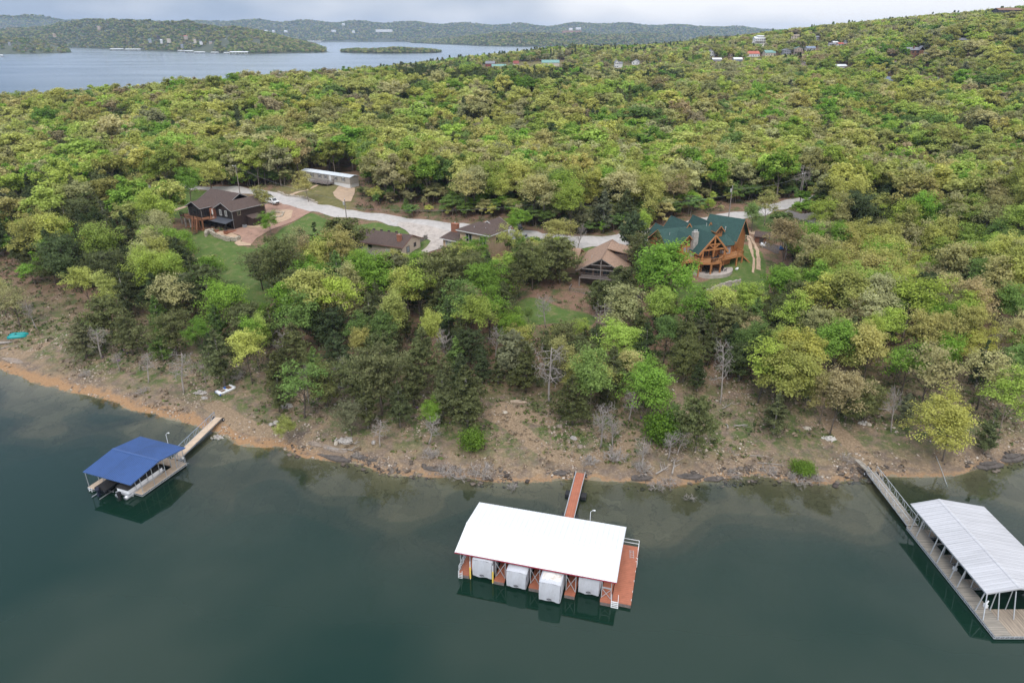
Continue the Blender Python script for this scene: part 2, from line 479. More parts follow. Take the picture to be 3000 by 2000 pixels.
    vad = N(t, 'ShaderNodeVectorMath', operation='MULTIPLY_ADD'); vad.inputs[1].default_value = (7, 7, 0); L(wn.outputs['Color'], vad.inputs[0]); L(geo.outputs['Position'], vad.inputs[2])
    L(vad.outputs[0], vb.inputs['Vector']); L(vad.outputs[0], vc.inputs['Vector'])
    bed = ramp(vc.outputs['Color'], (.2, (.15,.125,.08)), (.5, (.20,.165,.11)), (.8, (.26,.22,.15)))
    bedn = ramp(n_fine, (.3, (.13,.105,.068)), (.7, (.25,.205,.14)))
    bed = mixc(.45, bed, bedn)
    bed = mixc(ramp(vb.outputs['Distance'], (.008, (.38,.38,.38)), (.022, (0,0,0))), bed, ramp(n_fine, (.3, (.035,.03,.02)), (.7, (.05,.04,.028))))
    c = mixc(ramp(sd, (-.02, (1,1,1)), (.0, (0,0,0))), c, bed)
    L(c, b.inputs['Base Color'])
    bn = N(t, 'ShaderNodeBump'); bn.inputs['Strength'].default_value = .5; bn.inputs['Distance'].default_value = .25
    L(n_fine, bn.inputs['Height']); L(bn.outputs[0], b.inputs['Normal'])
    return m
M_GROUND = ground_material()

def fan(rows, uu, k=1.12, off=40):
    Y = rows[:, None]; X = uu[None, :]*(Y*k+off)
    return X, np.broadcast_to(Y, X.shape)
def grid_faces(nr, nc):
    i = np.arange(nr-1)[:, None]*nc + np.arange(nc-1)[None]
    i = i.ravel()
    return np.stack([i, i+1, i+nc+1, i+nc], 1)
rows = np.concatenate([np.arange(46, 128, .42), 128*np.exp(np.linspace(.004, np.log(1950/128), 360))])
uu = np.linspace(-1, 1, 560)
GX, GY = fan(rows, uu)
GZ = height(GX, GY)
GD = shore_d(GX, GY)
me = mesh_from("hillside_ground", np.stack([GX.ravel(), GY.ravel(), GZ.ravel()], 1), grid_faces(*GX.shape), True)
flat = (GX.ravel(), GY.ravel())
lw = np.zeros(GX.size); dr = np.zeros(GX.size); tr = np.zeros(GX.size)
for p_ in LAWNS: lw = np.maximum(lw, inside(p_, *flat))
for p_ in DRY: dr = np.maximum(dr, inside(p_, *flat))
VALLEY = [(DD(u, v, t).x, DD(u, v, t).y) for u, v, t in [(1390,200,900),(1400,185,1010),(1560,178,1010),(1700,172,990),(1900,160,960),(1950,180,780),(1700,200,740),(1500,205,760)]]
dr = np.maximum(dr, .8*inside(VALLEY, *flat))
lw = lw.reshape(GX.shape); dr = dr.reshape(GX.shape)
def blur(a, n):
    for _ in range(n):
        a = (np.roll(a,1,0)+np.roll(a,-1,0)+np.roll(a,1,1)+np.roll(a,-1,1)+a)/5
    return a
lw, dr = blur(lw, 4), blur(dr, 3)
for i, pp in enumerate(PATHS): tr = np.maximum(tr, 1-sstep(.5, 2.4, path_dist(pp, *flat)))
tr = np.maximum(tr, .5*(1-sstep(3.4, 6.0, path_dist(ROAD, *flat))))
attr(me, 'lawn', lw); attr(me, 'dry', dr); attr(me, 'trail', tr); attr(me, 'shore', np.clip(GD/40, -1, 1.2))
tag(link("hillside_ground", me, M_GROUND), 'wooded lakeside slope with leaf litter, lawns and a stony orange bank', None, None, 'structure')

# ------------------------------------------------------------------ water
def water_material():
    m = bpy.data.materials.new("lake_water"); m.use_nodes = True
    t = m.node_tree; t.nodes.clear(); L = t.links.new
    o = N(t, 'ShaderNodeOutputMaterial')
    geo = N(t, 'ShaderNodeNewGeometry')
    a = N(t, 'ShaderNodeAttribute'); a.attribute_name = 'depth'
    ope = N(t, 'ShaderNodeAttribute'); ope.attribute_name = 'open'
    r = N(t, 'ShaderNodeValToRGB'); e = r.color_ramp.elements      # opacity of the green water over its depth / 8 m
    e[0].position, e[0].color = 0, (0,0,0,1)
    e[1].position, e[1].color = 1, (1,1,1,1)
    for p_, c_ in ((.03,.16),(.09,.42),(.16,.62),(.3,.83),(.55,.96)):
        k = e.new(p_); k.color = (c_,c_,c_,1)
    L(a.outputs['Fac'], r.inputs[0])
    tr = N(t, 'ShaderNodeBsdfTransparent'); tr.inputs[0].default_value = (.80,.86,.80,1)
    df = N(t, 'ShaderNodeBsdfDiffuse'); df.inputs[0].default_value = (.0048,.0220,.0135,1)
    gl = N(t, 'ShaderNodeBsdfGlossy'); gl.inputs['Color'].default_value = (.96,.98,1,1)
    fr = N(t, 'ShaderNodeFresnel'); fr.inputs[0].default_value = 1.333
    mpn = N(t, 'ShaderNodeMapping'); mpn.inputs['Scale'].default_value = (.8, 1.0, 1)
    L(geo.outputs['Position'], mpn.inputs['Vector'])
    n1 = N(t, 'ShaderNodeTexNoise'); n1.inputs['Scale'].default_value = 1.1; n1.inputs['Detail'].default_value = 3
    L(mpn.outputs[0], n1.inputs['Vector'])
    mp2 = N(t, 'ShaderNodeMapping'); mp2.inputs['Scale'].default_value = (.0035, .011, 1); mp2.inputs['Rotation'].default_value = (0,0,.12)
    L(geo.outputs['Position'], mp2.inputs['Vector'])
    n2 = N(t, 'ShaderNodeTexNoise'); n2.inputs['Scale'].default_value = 1.0; n2.inputs['Detail'].default_value = 5
    L(mp2.outputs[0], n2.inputs['Vector'])
    rp = N(t, 'ShaderNodeMapRange'); rp.inputs['From Min'].default_value = .35; rp.inputs['From Max'].default_value = .65; rp.inputs['To Min'].default_value = .15; rp.inputs['To Max'].default_value = .20
    L(n2.outputs['Fac'], rp.inputs['Value'])
    ro = N(t, 'ShaderNodeMath', operation='MULTIPLY'); L(rp.outputs[0], ro.inputs[0]); L(ope.outputs['Fac'], ro.inputs[1])
    ra = N(t, 'ShaderNodeMath', operation='ADD'); ra.inputs[1].default_value = .012; L(ro.outputs[0], ra.inputs[0])
    L(ra.outputs[0], gl.inputs['Roughness'])
    gc = N(t, 'ShaderNodeMix', data_type='RGBA'); gc.inputs[6].default_value = (.96,.98,1,1); gc.inputs[7].default_value = (.72,.79,.87,1)
    L(ope.outputs['Fac'], gc.inputs[0]); L(gc.outputs[2], gl.inputs['Color'])
    bn = N(t, 'ShaderNodeBump'); bn.inputs['Strength'].default_value = .035; bn.inputs['Distance'].default_value = .06
    L(n1.outputs['Fac'], bn.inputs['Height'])
    for x in (gl, fr): L(bn.outputs[0], x.inputs['Normal'])
    body = N(t, 'ShaderNodeMixShader'); L(r.outputs[0], body.inputs[0]); L(tr.outputs[0], body.inputs[1]); L(df.outputs[0], body.inputs[2])
    fin = N(t, 'ShaderNodeMixShader'); L(fr.outputs[0], fin.inputs[0]); L(body.outputs[0], fin.inputs[1]); L(gl.outputs[0], fin.inputs[2])
    L(fin.outputs[0], o.inputs[0])
    return m
wr = np.concatenate([np.linspace(-60, 46, 12)[:-1], np.arange(46, 66, .8), np.arange(66, 118, .42), np.arange(118, 150, .8), 150*np.exp(np.linspace(.02, np.log(9000/150), 60))])
wu = np.linspace(-1, 1, 520)
WX = wu[None, :]*(np.maximum(wr, 0)[:, None]*1.2+90); WY = np.broadcast_to(wr[:, None], WX.shape)
WD = np.where(WY < 160, np.clip(-height(WX, WY), 0, 8), 8)
me = mesh_from("lake_water", np.stack([WX.ravel(), WY.ravel(), np.zeros(WX.size)], 1), grid_faces(*WX.shape), True)
attr(me, 'depth', WD/8); attr(me, 'open', sstep(250, 500, WY))
tag(link("lake_water", me, water_material()), 'calm dark green lake water, clear over the drowned ledges near shore', None, None, 'structure')

# ------------------------------------------------------------------ gravel road, drives and pads draped on the ground
def drape_grid(poly, step, lift):
    """2D polygon (ring of xy) -> mesh draped over the terrain"""
    xs = [p[0] for p in poly]; ys = [p[1] for p in poly]
    ring = []
    for i in range(len(poly)):
        a, b = poly[i], poly[(i+1) % len(poly)]
        n = max(1, int(math.hypot(b[0]-a[0], b[1]-a[1])/step))
        for k in range(n): ring.append((a[0]+(b[0]-a[0])*k/n, a[1]+(b[1]-a[1])*k/n))
    gx, gy = np.meshgrid(np.arange(min(xs), max(xs), step), np.arange(min(ys), max(ys), step))
    gx, gy = gx.ravel(), gy.ravel()
    ok = inside(poly, gx, gy)
    pts = [Vector(p) for p in ring] + [Vector((a, b)) for a, b in zip(gx[ok], gy[ok])]
    n = len(ring)
    v, e, f, *_ = delaunay_2d_cdt(pts, [(i, (i+1) % n) for i in range(n)], [], 1, .02)
    z = height(np.array([q.x for q in v]), np.array([q.y for q in v])) + lift
    return [(q.x, q.y, zz) for q, zz in zip(v, z)], [tuple(q) for q in f]
def smooth_line(pts, n=8):
    out_ = []
    for i in range(len(pts)-1):
        p0, p1, p2, p3 = pts[max(i-1,0)], pts[i], pts[i+1], pts[min(i+2,len(pts)-1)]
        for k in range(n):
            t_ = k/n
            out_.append(.5*((2*p1)+(p2-p0)*t_+(2*p0-5*p1+4*p2-p3)*t_*t_+(3*p1-p0-3*p2+p3)*t_**3))
    out_.append(pts[-1]); return out_
def strip(name, line, width, lift, m, jit=.35, seed=0):
    r = np.random.default_rng(seed)
    L_ = smooth_line([Vector((p.x, p.y)) for p in line], 10)
    nx = 9
    vs = []
    jl = jr = 0
    for i, p_ in enumerate(L_):
        d = (L_[min(i+1, len(L_)-1)]-L_[max(i-1, 0)]).normalized(); nrm = Vector((-d.y, d.x))
        jl = .7*jl+r.normal(0, jit*.5); jr = .7*jr+r.normal(0, jit*.5)
        a, b = -width/2+jl, width/2+jr
        for k in range(nx): vs.append(p_+nrm*(a+(b-a)*k/(nx-1)))
    V = np.array([(q.x, q.y) for q in vs])
    edge = np.tile(np.r_[-.05, [0]*(nx-2), -.05], len(L_))
    z = height(V[:,0], V[:,1])+lift+edge
    me_ = mesh_from(name, np.c_[V, z], grid_faces(len(L_), nx), True)
    return link(name, me_, m)
M_ROAD = mat('gravel_road', (.42,.39,.365), .95, var=.2, scale=.8, bump=.4, bscale=9)
M_ROADW = mat('gravel_apron', (.40,.35,.31), .95, var=.3, scale=.9, bump=.4, bscale=9)
M_RED = mat('red_gravel', (.31,.19,.14), .95, var=.3, scale=.7, bump=.4, bscale=8)
M_SAND = mat('sand_pad', (.42,.30,.205), .95, var=.2, scale=.8, bump=.3, bscale=8)
M_CONC = mat('concrete', (.42,.37,.33), .85, var=.22, scale=1.2)
tag(strip("gravel_road", ROAD, 6.6, .12, M_ROAD, .3, 3), 'pale gravel road running behind the lake houses', None, None, 'structure')
def z4(x, y): return (380+x/3.36, 450+y/3.36)
def z5(x, y): return (980+x/3.267, 580+y/3.267)
def z6(x, y): return (1650+x/3.92, 580+y/3.92)
def z7(x, y): return (2050+x/3.92, 540+y/3.92)
def pad(name, pts, m, lift=.1, label=None):
    v, f = drape_grid(wpoly(pts), .9, lift)
    return tag(link(name, mesh_from(name, v, f, True), m), label, None, None, 'structure')
pad("driveway", [z4(1440,470)+(10.6,), z4(1800,590)+(9.8,), z4(1600,660)+(9.2,), z4(1400,750)+(8.3,), z4(1250,820)+(7.6,), z4(1200,885)+(6.9,), z4(1110,890)+(6.8,), z4(1090,810)+(7.4,), z4(930,775)+(8,), z4(1040,740)+(8.4,), z4(1240,690)+(8.7,), z4(1300,620)+(9.3,), z4(1300,520)+(10,)], M_RED, .1, 'reddish gravel drive beside the black house')
pad("sand_path", [z4(1330,610)+(9.2,), z4(1370,572)+(9.6,), z4(1540,570)+(9.6,), z4(1612,590)+(9.4,), z4(1590,640)+(9,), z4(1440,690)+(8.6,), z4(1260,745)+(8.3,), z4(1110,740)+(8.3,), z4(1110,715)+(8.4,), z4(1250,695)+(8.6,)], M_SAND, .16, 'pale sand border curving round the black house')
pad("sand_path", [z4(850,800)+(7.6,), z4(960,780)+(7.9,), z4(1090,820)+(7.3,), z4(1112,850)+(7,), z4(1090,880)+(6.8,), z4(1195,888)+(6.8,), z4(1190,906)+(6.6,), z4(1070,912)+(6.6,), z4(1030,890)+(6.8,), z4(1070,860)+(7,), z4(1000,830)+(7.3,), z4(880,815)+(7.6,)], M_SAND, .16, 'pale sand path above the low stone wall')
pad("sand_pad", [(995,548,11.6),(1040,553,11.6),(1038,575,11.2),(1028,592,11),(1005,592,11),(985,585,11.1),(975,565,11.4)], M_SAND, .12, 'round sandy turnaround below the mobile home')
pad("gravel_apron", [(1140,640,9.7),(1275,668,9.3),(1345,680,9.1),(1350,705,8.6),(1300,720,8),(1255,735,7.7),(1225,738,7.6),(1262,700,8.6),(1240,685,9),(1200,678,9.2)], M_ROADW, .15, 'wide gravel apron in front of the tan house')
strip_o = strip("dirt_track", [P(*q) for q in [z7(470,560)+(9.6,), z7(560,690)+(8.8,), z7(590,800)+(8,), z7(605,930)+(7.2,), z7(610,1050)+(6.4,)]], .75, .1, M_SAND, .15, 5)
tag(strip_o, 'wheel track worn in the lawn beside the log house', None, None, 'structure')
strip_o = strip("dirt_track", [P(*q) for q in [z7(500,560)+(9.6,), z7(600,690)+(8.8,), z7(640,760)+(8.3,), z7(662,880)+(7.6,), z7(672,1020)+(6.6,)]], .75, .1, M_SAND, .15, 6)
tag(strip_o, 'second wheel track worn in the lawn, nearer the shed', None, None, 'structure')
strip_o = strip("sand_drive", [P(*q) for q in [z7(480,545)+(9.8,), z7(600,555)+(9.8,), z7(700,580)+(9.6,), z7(920,605)+(9.4,)]], 2.6, .1, M_SAND, .25, 7)
tag(strip_o, 'sandy drive passing behind the brown shed', None, None, 'structure')
strip_o = strip("dirt_track", [P(*q) for q in [z4(130,610)+(9.5,), z4(300,560)+(9.8,), z4(430,530)+(10,), z4(580,500)+(10.2,)]], 2.2, .1, M_SAND, .2, 8)
tag(strip_o, 'sandy lane west of the black house', None, None, 'structure')
strip_o = strip("foot_path", [P(850+x/5.88, 460+y/5.88, z_) for x, y, z_ in [(0,650,11.2),(200,600,11.4),(350,540,11.6),(470,480,11.9)]], 1.0, .08, M_SAND, .15, 9)
tag(strip_o, 'narrow sandy footpath up to the mobile home', None, None, 'structure')

# ------------------------------------------------------------------ far shores
M_FARLAND = mat('far_forest_floor', (.075,.085,.045), 1, var=.35, scale=.02)
FAR_SURF = []
def far_land(name, label, us, vf, vt, w_front, w_back, nu=160, nd=40, tf_fix=None, rough=.12, canopy_h=8, seed=0, density=1.0, size=1.0, noise_len=1.0):
    u = np.linspace(us[0], us[-1], nu)
    vtop = np.interp(u, us, vt)
    tf = np.interp(u, us, tf_fix) if tf_fix is not None else None
    if tf is None:
        yf = (1000-np.interp(u, us, vf))/F_PX
        tf = CAM_H/(SP-yf*CP)
    W = make_waves(8, .02*(tf.mean())*noise_len, .12*tf.mean()*noise_len, 100+seed)
    s = np.linspace(0, 1, nd)
    T = tf[:, None] + w_front*s[None]*2.0
    prof = np.sin(np.clip(s, 0, 1)*np.pi)**.8 if False else np.where(s < .5, sstep(0, .5, s)**.75, 1-.55*sstep(.5, 1, s))
    tr_ = tf + w_front
    zr = CAM_H + tr_*((1000-vtop)/F_PX*CP-SP) - canopy_h
    xs = (u-1500)/F_PX
    X = xs[:, None]*T; 
    Z0 = zr[:, None]*prof[None]
    vv = 0
    Y = np.sqrt(np.maximum(1, 1))*T*(CP+.44*SP)
    Z = Z0*(1+rough*waves(W, X, Y)*np.where(s < .9, np.sin(np.pi*np.clip(s/.95,0,1)), 0)[None]) + .6
    Z[:, 0] = -1.5
    Z[0] = np.minimum(Z[0], -1); Z[-1] = np.minimum(Z[-1], -1)
    me_ = mesh_from(name, np.stack([X.ravel(), Y.ravel(), Z.ravel()], 1), grid_faces(nu, nd)[:, ::-1], True)
    tag(link(name, me_, M_FARLAND), label, None, None, 'structure')
    # canopy points
    area = (X[-1,0]-X[0,0])*w_front*1.15
    n = int(area/(90*size*size)*density)
    r = np.random.default_rng(seed+900)
    iu, is_ = r.uniform(0, nu-1.001, n), r.uniform(0.6, (nd-1)*.62, n)
    a, b = iu.astype(int), is_.astype(int); fu, fs = iu-a, is_-b
    def bl(A): return (A[a,b]*(1-fu)*(1-fs)+A[a+1,b]*fu*(1-fs)+A[a,b+1]*(1-fu)*fs+A[a+1,b+1]*fu*fs)
    x, y, z = bl(X), bl(Y), bl(Z)
    ok = z > .8
    FAR_SURF.append((x[ok], y[ok], z[ok]-.5, size))
    return X, Y, Z
far_land("distant_hills", 'long blue-green wooded ridge beyond the lake', [-500,0,90,200,400,580,700,900,1200,1400,1530,1620,1700,1800,1880,1950,2050,2150,2250,2350,2500,2700],
    [124]*22, [58,52,49,60,66,66,62,64,68,72,74,76,70,70,76,73,79,80,88,93,96,98], 1500, 0, 260, 34, rough=.055, seed=1, density=.62, size=2.0, noise_len=.9)
far_land("wooded_spit", 'low wooded point on the far side of the lake', [1170,1230,1300,1420,1520,1600,1750,1900,2000], [127,128,131,136,138,138,136,130,126], [126,119,112,103,97,100,101,96,98], 420, 0, 120, 26, rough=.1, seed=2, density=.75, size=1.5)
far_land("lake_island", 'low wooded island lying in the lake', [985,1000,1040,1150,1250,1290,1310], [153,155,157,158,157,155,153], [152,143,139,138,140,146,152], 60, 0, 60, 14, rough=.12, seed=3, density=2.6, size=1.0)
far_land("wooded_peninsula", 'wooded peninsula with houses across the lake', [-500,0,100,200,260,340,420,500,580,660,720,800,860,920,970,985], [146,144,142,141,143,146,150,152,154,158,160,158,157,156,155,154],
    [92,88,82,68,61,60,63,67,71,79,86,98,112,128,146,152], 520, 0, 150, 34, rough=.07, seed=4, density=1.0, size=1.15)
far_land("wooded_point", 'low wooded point before the far peninsula', [-600,-300,0,60,120,170,205,216], [168,162,159,159,158,157,155,153], [100,105,111,109,117,130,147,152], 200, 0, 70, 22, rough=.07, seed=5, density=1.2, size=1.0)
far_land("dark_ridge", 'dark wooded ridge behind the white hilltop house', [1840,1880,1960,2040,2110,2200,2320,2400], [150]*8, [160,150,127,113,109,112,118,125], 220, 0, 70, 18, tf_fix=[1750]*8, rough=.1, seed=6, density=1.1, size=1.1)

def hit(u, v):
    """ground point seen at a photo pixel"""
    d = ray(u, v); t0, t1 = 60., 60.
    while t1 < 1700:
        q = d*t1
        if CAM_H+q[2] < hz(q[0], q[1]): break
        t0 = t1; t1 *= 1.02
    for _ in range(18):
        t = (t0+t1)/2; q = d*t
        if CAM_H+q[2] < hz(q[0], q[1]): t1 = t
        else: t0 = t
    return q[0], q[1], t1
# ------------------------------------------------------------------ far houses, barns and docks (built before the trees so that the trees leave them clear)
CLEAR = []     # (x, y, z, half width px, u, v base, depth): the lot each far building stands on
PM = lambda n, c, v=.15: mat(n, c, .8, var=v, scale=.6)
F_WHITE, F_CREAM, F_TAN, F_GREY = PM('far_white_wall', (.60,.60,.60)), PM('far_cream_wall', (.52,.46,.38)), PM('far_tan_wall', (.38,.31,.25)), PM('far_grey_wall', (.27,.28,.30))
F_REDR, F_GRNR, F_GRYR, F_BLUR, F_WHTR, F_DRKR, F_BRNW, F_REDW = PM('far_red_roof', (.42,.12,.08)), PM('far_green_roof', (.17,.30,.27)), PM('far_grey_roof', (.20,.20,.22)), PM('far_blue_roof', (.20,.24,.32)), PM('far_white_roof', (.70,.71,.72)), PM('far_dark_roof', (.07,.065,.07)), PM('far_brown_wall', (.19,.10,.06)), PM('far_red_wall', (.25,.07,.055))
F_GLS = mat('far_window', (.04,.045,.055), .2)
def far_house(u0, u1, vb, vt, t, wall, roof, label, yaw=12, storeys=1, axis='x', name='far_house', cat='house', decks=0, win=True, extra=None, depth=None, clear=True):
    uc = (u0+u1)/2
    if t < 1300:
        th = hit(uc, vb)[2]
        if .7*t < th < 1.35*t: t = th
    q = DD(uc, vb, t); W_ = (u1-u0)*t/F_PX; Ht = (vb-vt)*t/F_PX*1.02
    z = q.z
    e = empty(name, q, math.radians(yaw)); tag(e, label, cat)
    dp = depth or min(max(W_*.6, 5), 14)
    ze = Ht*(.58 if storeys == 1 else .74); hw = W_/2*.94
    mb = MB()
    if axis == 'x': mb.extrude([(-hw,0,-9),(-hw,dp,-9),(-hw,dp,ze),(-hw,dp/2,Ht-.25),(-hw,0,ze)], (2*hw,0,0))
    else: mb.extrude([(-hw,0,-9),(hw,0,-9),(hw,0,ze),(0,0,Ht-.25),(-hw,0,ze)], (0,dp,0))
    mb.build('wall', wall, e)
    mb = MB()
    if axis == 'x':
        s = (Ht-ze)/(dp/2)
        mb.slab([(-hw-.4,-.5,ze-.5*s+.2),(hw+.4,-.5,ze-.5*s+.2),(hw+.4,dp/2,Ht),(-hw-.4,dp/2,Ht)],.2); mb.slab([(-hw-.4,dp/2,Ht),(hw+.4,dp/2,Ht),(hw+.4,dp+.5,ze-.5*s+.2),(-hw-.4,dp+.5,ze-.5*s+.2)],.2)
    else:
        s = (Ht-ze)/hw
        mb.slab([(-hw-.4,-.5,ze-.4*s+.2),(0,-.5,Ht),(0,dp+.5,Ht),(-hw-.4,dp+.5,ze-.4*s+.2)],.2); mb.slab([(0,-.5,Ht),(hw+.4,-.5,ze-.4*s+.2),(hw+.4,dp+.5,ze-.4*s+.2),(0,dp+.5,Ht)],.2)
    mb.build('roof', roof, e)
    if win:
        n = max(2, int(W_/3.2))
        for s_ in range(storeys):
            zc = ze*(.5+s_)/storeys
            for i in range(n):
                x = -hw+2*hw*(i+.5)/n
                g = MB(); g.box(x-.55,x+.55,-.06,-.005,zc-.65,zc+.65); g.build('window', F_GLS, e)
    for k in range(decks):
        zc = ze*(k)/max(1, storeys)+.1
        m_ = MB(); m_.box(-hw,hw,-2.2,-.07,zc-.2,zc); m_.box(-hw,hw,-2.2,-2.12,zc,zc+.95)
        for x in np.linspace(-hw+.1,hw-.1,4): m_.box(x-.08,x+.08,-2.1,-1.95,-8,zc-.2)
        m_.build('deck', wall if wall is not F_GREY else F_WHITE, e)
    if extra: extra(e, hw, ze, Ht, dp)
    CLEAR.append((q.x, q.y, max(W_/2, dp/2)+2, u0-13, u1+13, vb if clear else -999, t))
    return e
def ext_tower(e, hw, ze, Ht, dp):
    m_ = MB(); m_.box(-hw*.35,hw*.8,1.5,dp-1,ze,ze*1.45); m_.build('upper_storey', F_WHITE, e)
    m_ = MB(); m_.slab([(-hw*.45,1.0,ze*1.45+.2),(hw*.9,1.0,ze*1.45+.2),(hw*.9,dp-.5,ze*1.6),(-hw*.45,dp-.5,ze*1.6)],.25); m_.build('roof', F_WHTR, e)
    m_ = MB(); m_.box(-hw*1.5,-hw*.95,1,dp,-9,ze*.55); m_.build('side_wing', F_WHITE, e)
def ext_wing(side, f, wall, roof):
    def fn(e, hw, ze, Ht, dp):
        a, b = (hw*1.0+.01, hw*(1+f)) if side > 0 else (-hw*(1+f), -hw-.01)
        m_ = MB(); m_.box(a,b,dp*.2,dp*.8,-9,ze*.7); m_.build('side_wing', wall, e)
        m_ = MB(); y = dp*.5; m_.slab([(a,dp*.1,ze*.7),(b,dp*.1,ze*.7),(b,y,ze*1.05),(a,y,ze*1.05)],.2); m_.slab([(a,y,ze*1.05),(b,y,ze*1.05),(b,dp*.9,ze*.7),(a,dp*.9,ze*.7)],.2); m_.build('roof', roof, e)
    return fn
z3 = lambda x: 2000+x/2.352
far_house(2209, 2244, 129, 110, 1000, F_WHITE, F_WHTR, 'tall white house with stacked balconies on the hilltop', 8, 2, decks=2, extra=ext_tower)
far_house(2317, 2341, 115, 103, 1100, F_CREAM, F_TAN, 'cream house poking out of the trees beyond the white hilltop house', -5, 2)
far_house(2384, 2400, 120, 107, 1100, F_GREY, F_GRYR, 'grey house almost swallowed by trees on the far rise', 10, 2)
far_house(2188, 2226, 168, 152, 850, F_WHITE, F_REDR, 'white house with a red roof and row of windows', 4, 1, decks=1)
far_house(2240, 2273, 165, 149, 850, F_CREAM, F_GRNR, 'cream house with a pale green roof', 8, 1)
far_house(2077, 2090, 168, 148, 840, F_WHITE, F_GRYR, 'narrow white gabled house on the village edge', 10, 2, 'y', extra=ext_wing(1, 1.2, F_WHITE, F_GRYR))
far_house(2134, 2145, 168, 155, 850, F_TAN, F_BRNW, 'little tan house half behind round trees', -10, 1, 'y')
far_house(2294, 2319, 162, 145, 850, F_GREY, F_GRYR, 'grey gabled house with white balcony in the village', 16, 2, 'y', decks=1)
far_house(2326, 2350, 160, 139, 870, F_TAN, F_GRNR, 'two storey tan house with pale roof and double balcony', -12, 2, 'y', decks=2)
far_house(2362, 2390, 149, 137, 900, F_WHITE, F_BLUR, 'long white house with a slate blue roof', 3, 1)
far_house(2087, 2115, 180, 171, 800, F_GREY, F_WHTR, 'low shed with a bright white roof below the grey gables', 2, 1, name='far_shed', cat='shed', win=False)
far_house(2149, 2175, 181, 170, 800, F_BLUR, F_WHTR, 'low bluish shed with white roof below the red roofed house', 2, 1, name='far_shed', cat='shed', win=False)
far_house(2212, 2230, 181, 174, 800, F_TAN, F_TAN, 'small tan shed below the red roofed house', 2, 1, name='far_shed', cat='shed', win=False)
for u0, u1, v, c, lab in ((2428,2446,135,F_GRYR,'pale mobile home lowest in the hillside cluster'),(2440,2456,130,F_WHTR,'white mobile home in the middle of the hillside cluster'),(2455,2472,134,F_REDR,'reddish roofed mobile home in the hillside cluster'),(2476,2486,127,F_BLUR,'bluish mobile home highest in the hillside cluster')):
    far_house(u0, u1, v, v-8, 900, F_WHITE, c, lab, 5, 1, name='far_mobile_home', cat='mobile home')
far_house(2336, 2362, 201, 182, 680, F_TAN, F_GRYR, 'grey gabled house with two steep brown grey roofs in the valley', -28, 1, 'y', extra=ext_wing(1, .9, F_TAN, F_GRYR))
far_house(2449, 2481, 201, 190, 620, F_WHITE, F_WHTR, 'white roofed workshop among the yellow trees', 3, 1, name='far_shed', cat='shed', win=False)
far_house(2437, 2450, 206, 200, 600, F_WHITE, F_WHTR, 'small white shed beside the white roofed workshop', 3, 1, name='far_shed', cat='shed', win=False)
far_house(2573, 2613, 252, 227, 530, F_GREY, F_BLUR, 'grey house with slate roof and white deck in the woods', 4, 1, decks=1)
def ext_lodge(e, hw, ze, Ht, dp):
    m_ = MB(); m_.box(hw*.4,hw*1.0,-2,-.07,-9,ze*1.0); m_.build('gable_wall', F_BRNW, e)
    m_ = MB(); m_.slab([(hw*.3,-2.6,ze*.95),(hw*.7,-2.6,ze*1.55),(hw*.7,dp*.5,ze*1.55),(hw*.3,dp*.5,ze*.95)],.2); m_.slab([(hw*.7,-2.6,ze*1.55),(hw*1.1,-2.6,ze*.95),(hw*1.1,dp*.5,ze*.95),(hw*.7,dp*.5,ze*1.55)],.2); m_.build('roof', F_GRYR, e)
    m_ = MB(); m_.box(-hw*.25,-hw*.1,dp*.2,dp*.35,ze,Ht+1.2); m_.build('chimney', F_BRNW, e)
    m_ = MB(); m_.box(hw*1.0+.02,hw*1.7,0,dp*.7,-9,ze*.55); m_.build('side_wing', F_BRNW, e)
    m_ = MB(); m_.slab([(hw*1.0,-.8,ze*.5),(hw*1.8,-.8,ze*.5),(hw*1.8,dp*.4,ze*.9),(hw*1.0,dp*.4,ze*.9)],.2); m_.build('roof', F_GRYR, e)
far_house(2655, 2700, 170, 142, 565, F_BRNW, F_GRYR, 'brown timber house with steep grey roofs and a long deck on the hill', -8, 2, decks=1, extra=ext_lodge)
far_house(2801, 2843, 126, 113, 640, F_GREY, F_GRYR, 'dark roofed house buried in the wooded hillside', 6, 1, 'x', win=False)
far_house(2924, 2992, 40, 25, 740, F_DRKR, F_BRNW, 'long house on the very crest of the wooded hill', -4, 1, clear=False)
far_house(2728, 2752, 238, 226, 480, F_CREAM, F_GREY, 'pale cabin barely showing among budding trees', 8, 1, win=False)
far_house(1801, 1812, 200, 178, 840, F_WHITE, F_GRYR, 'narrow three storey white house by the wooded knoll', 8, 2, 'y', extra=ext_wing(1, 2.6, F_WHITE, F_GRYR))
far_house(1850, 1872, 190, 176, 860, F_WHITE, F_GRYR, 'white gabled house behind the narrow three storey one', -20, 1, 'y')
far_house(1586, 1640, 195, 178, 930, F_CREAM, F_GRNR, 'long pale barn with a light green roof', 1, 1, name='far_barn', cat='barn', win=False)
far_house(1504, 1521, 196, 180, 930, F_CREAM, F_REDW, 'small barn with a rusty red roof', 14, 1, 'x', name='far_barn', cat='barn', win=False)
far_house(1440, 1484, 202, 190, 900, F_WHITE, F_GRNR, 'white farm building with a mint green roof', 3, 1, name='far_barn', cat='barn', win=False)
far_house(1421, 1450, 196, 181, 930, F_REDW, F_GRYR, 'dark red farmhouse behind the mint green roof', -8, 1, 'x')
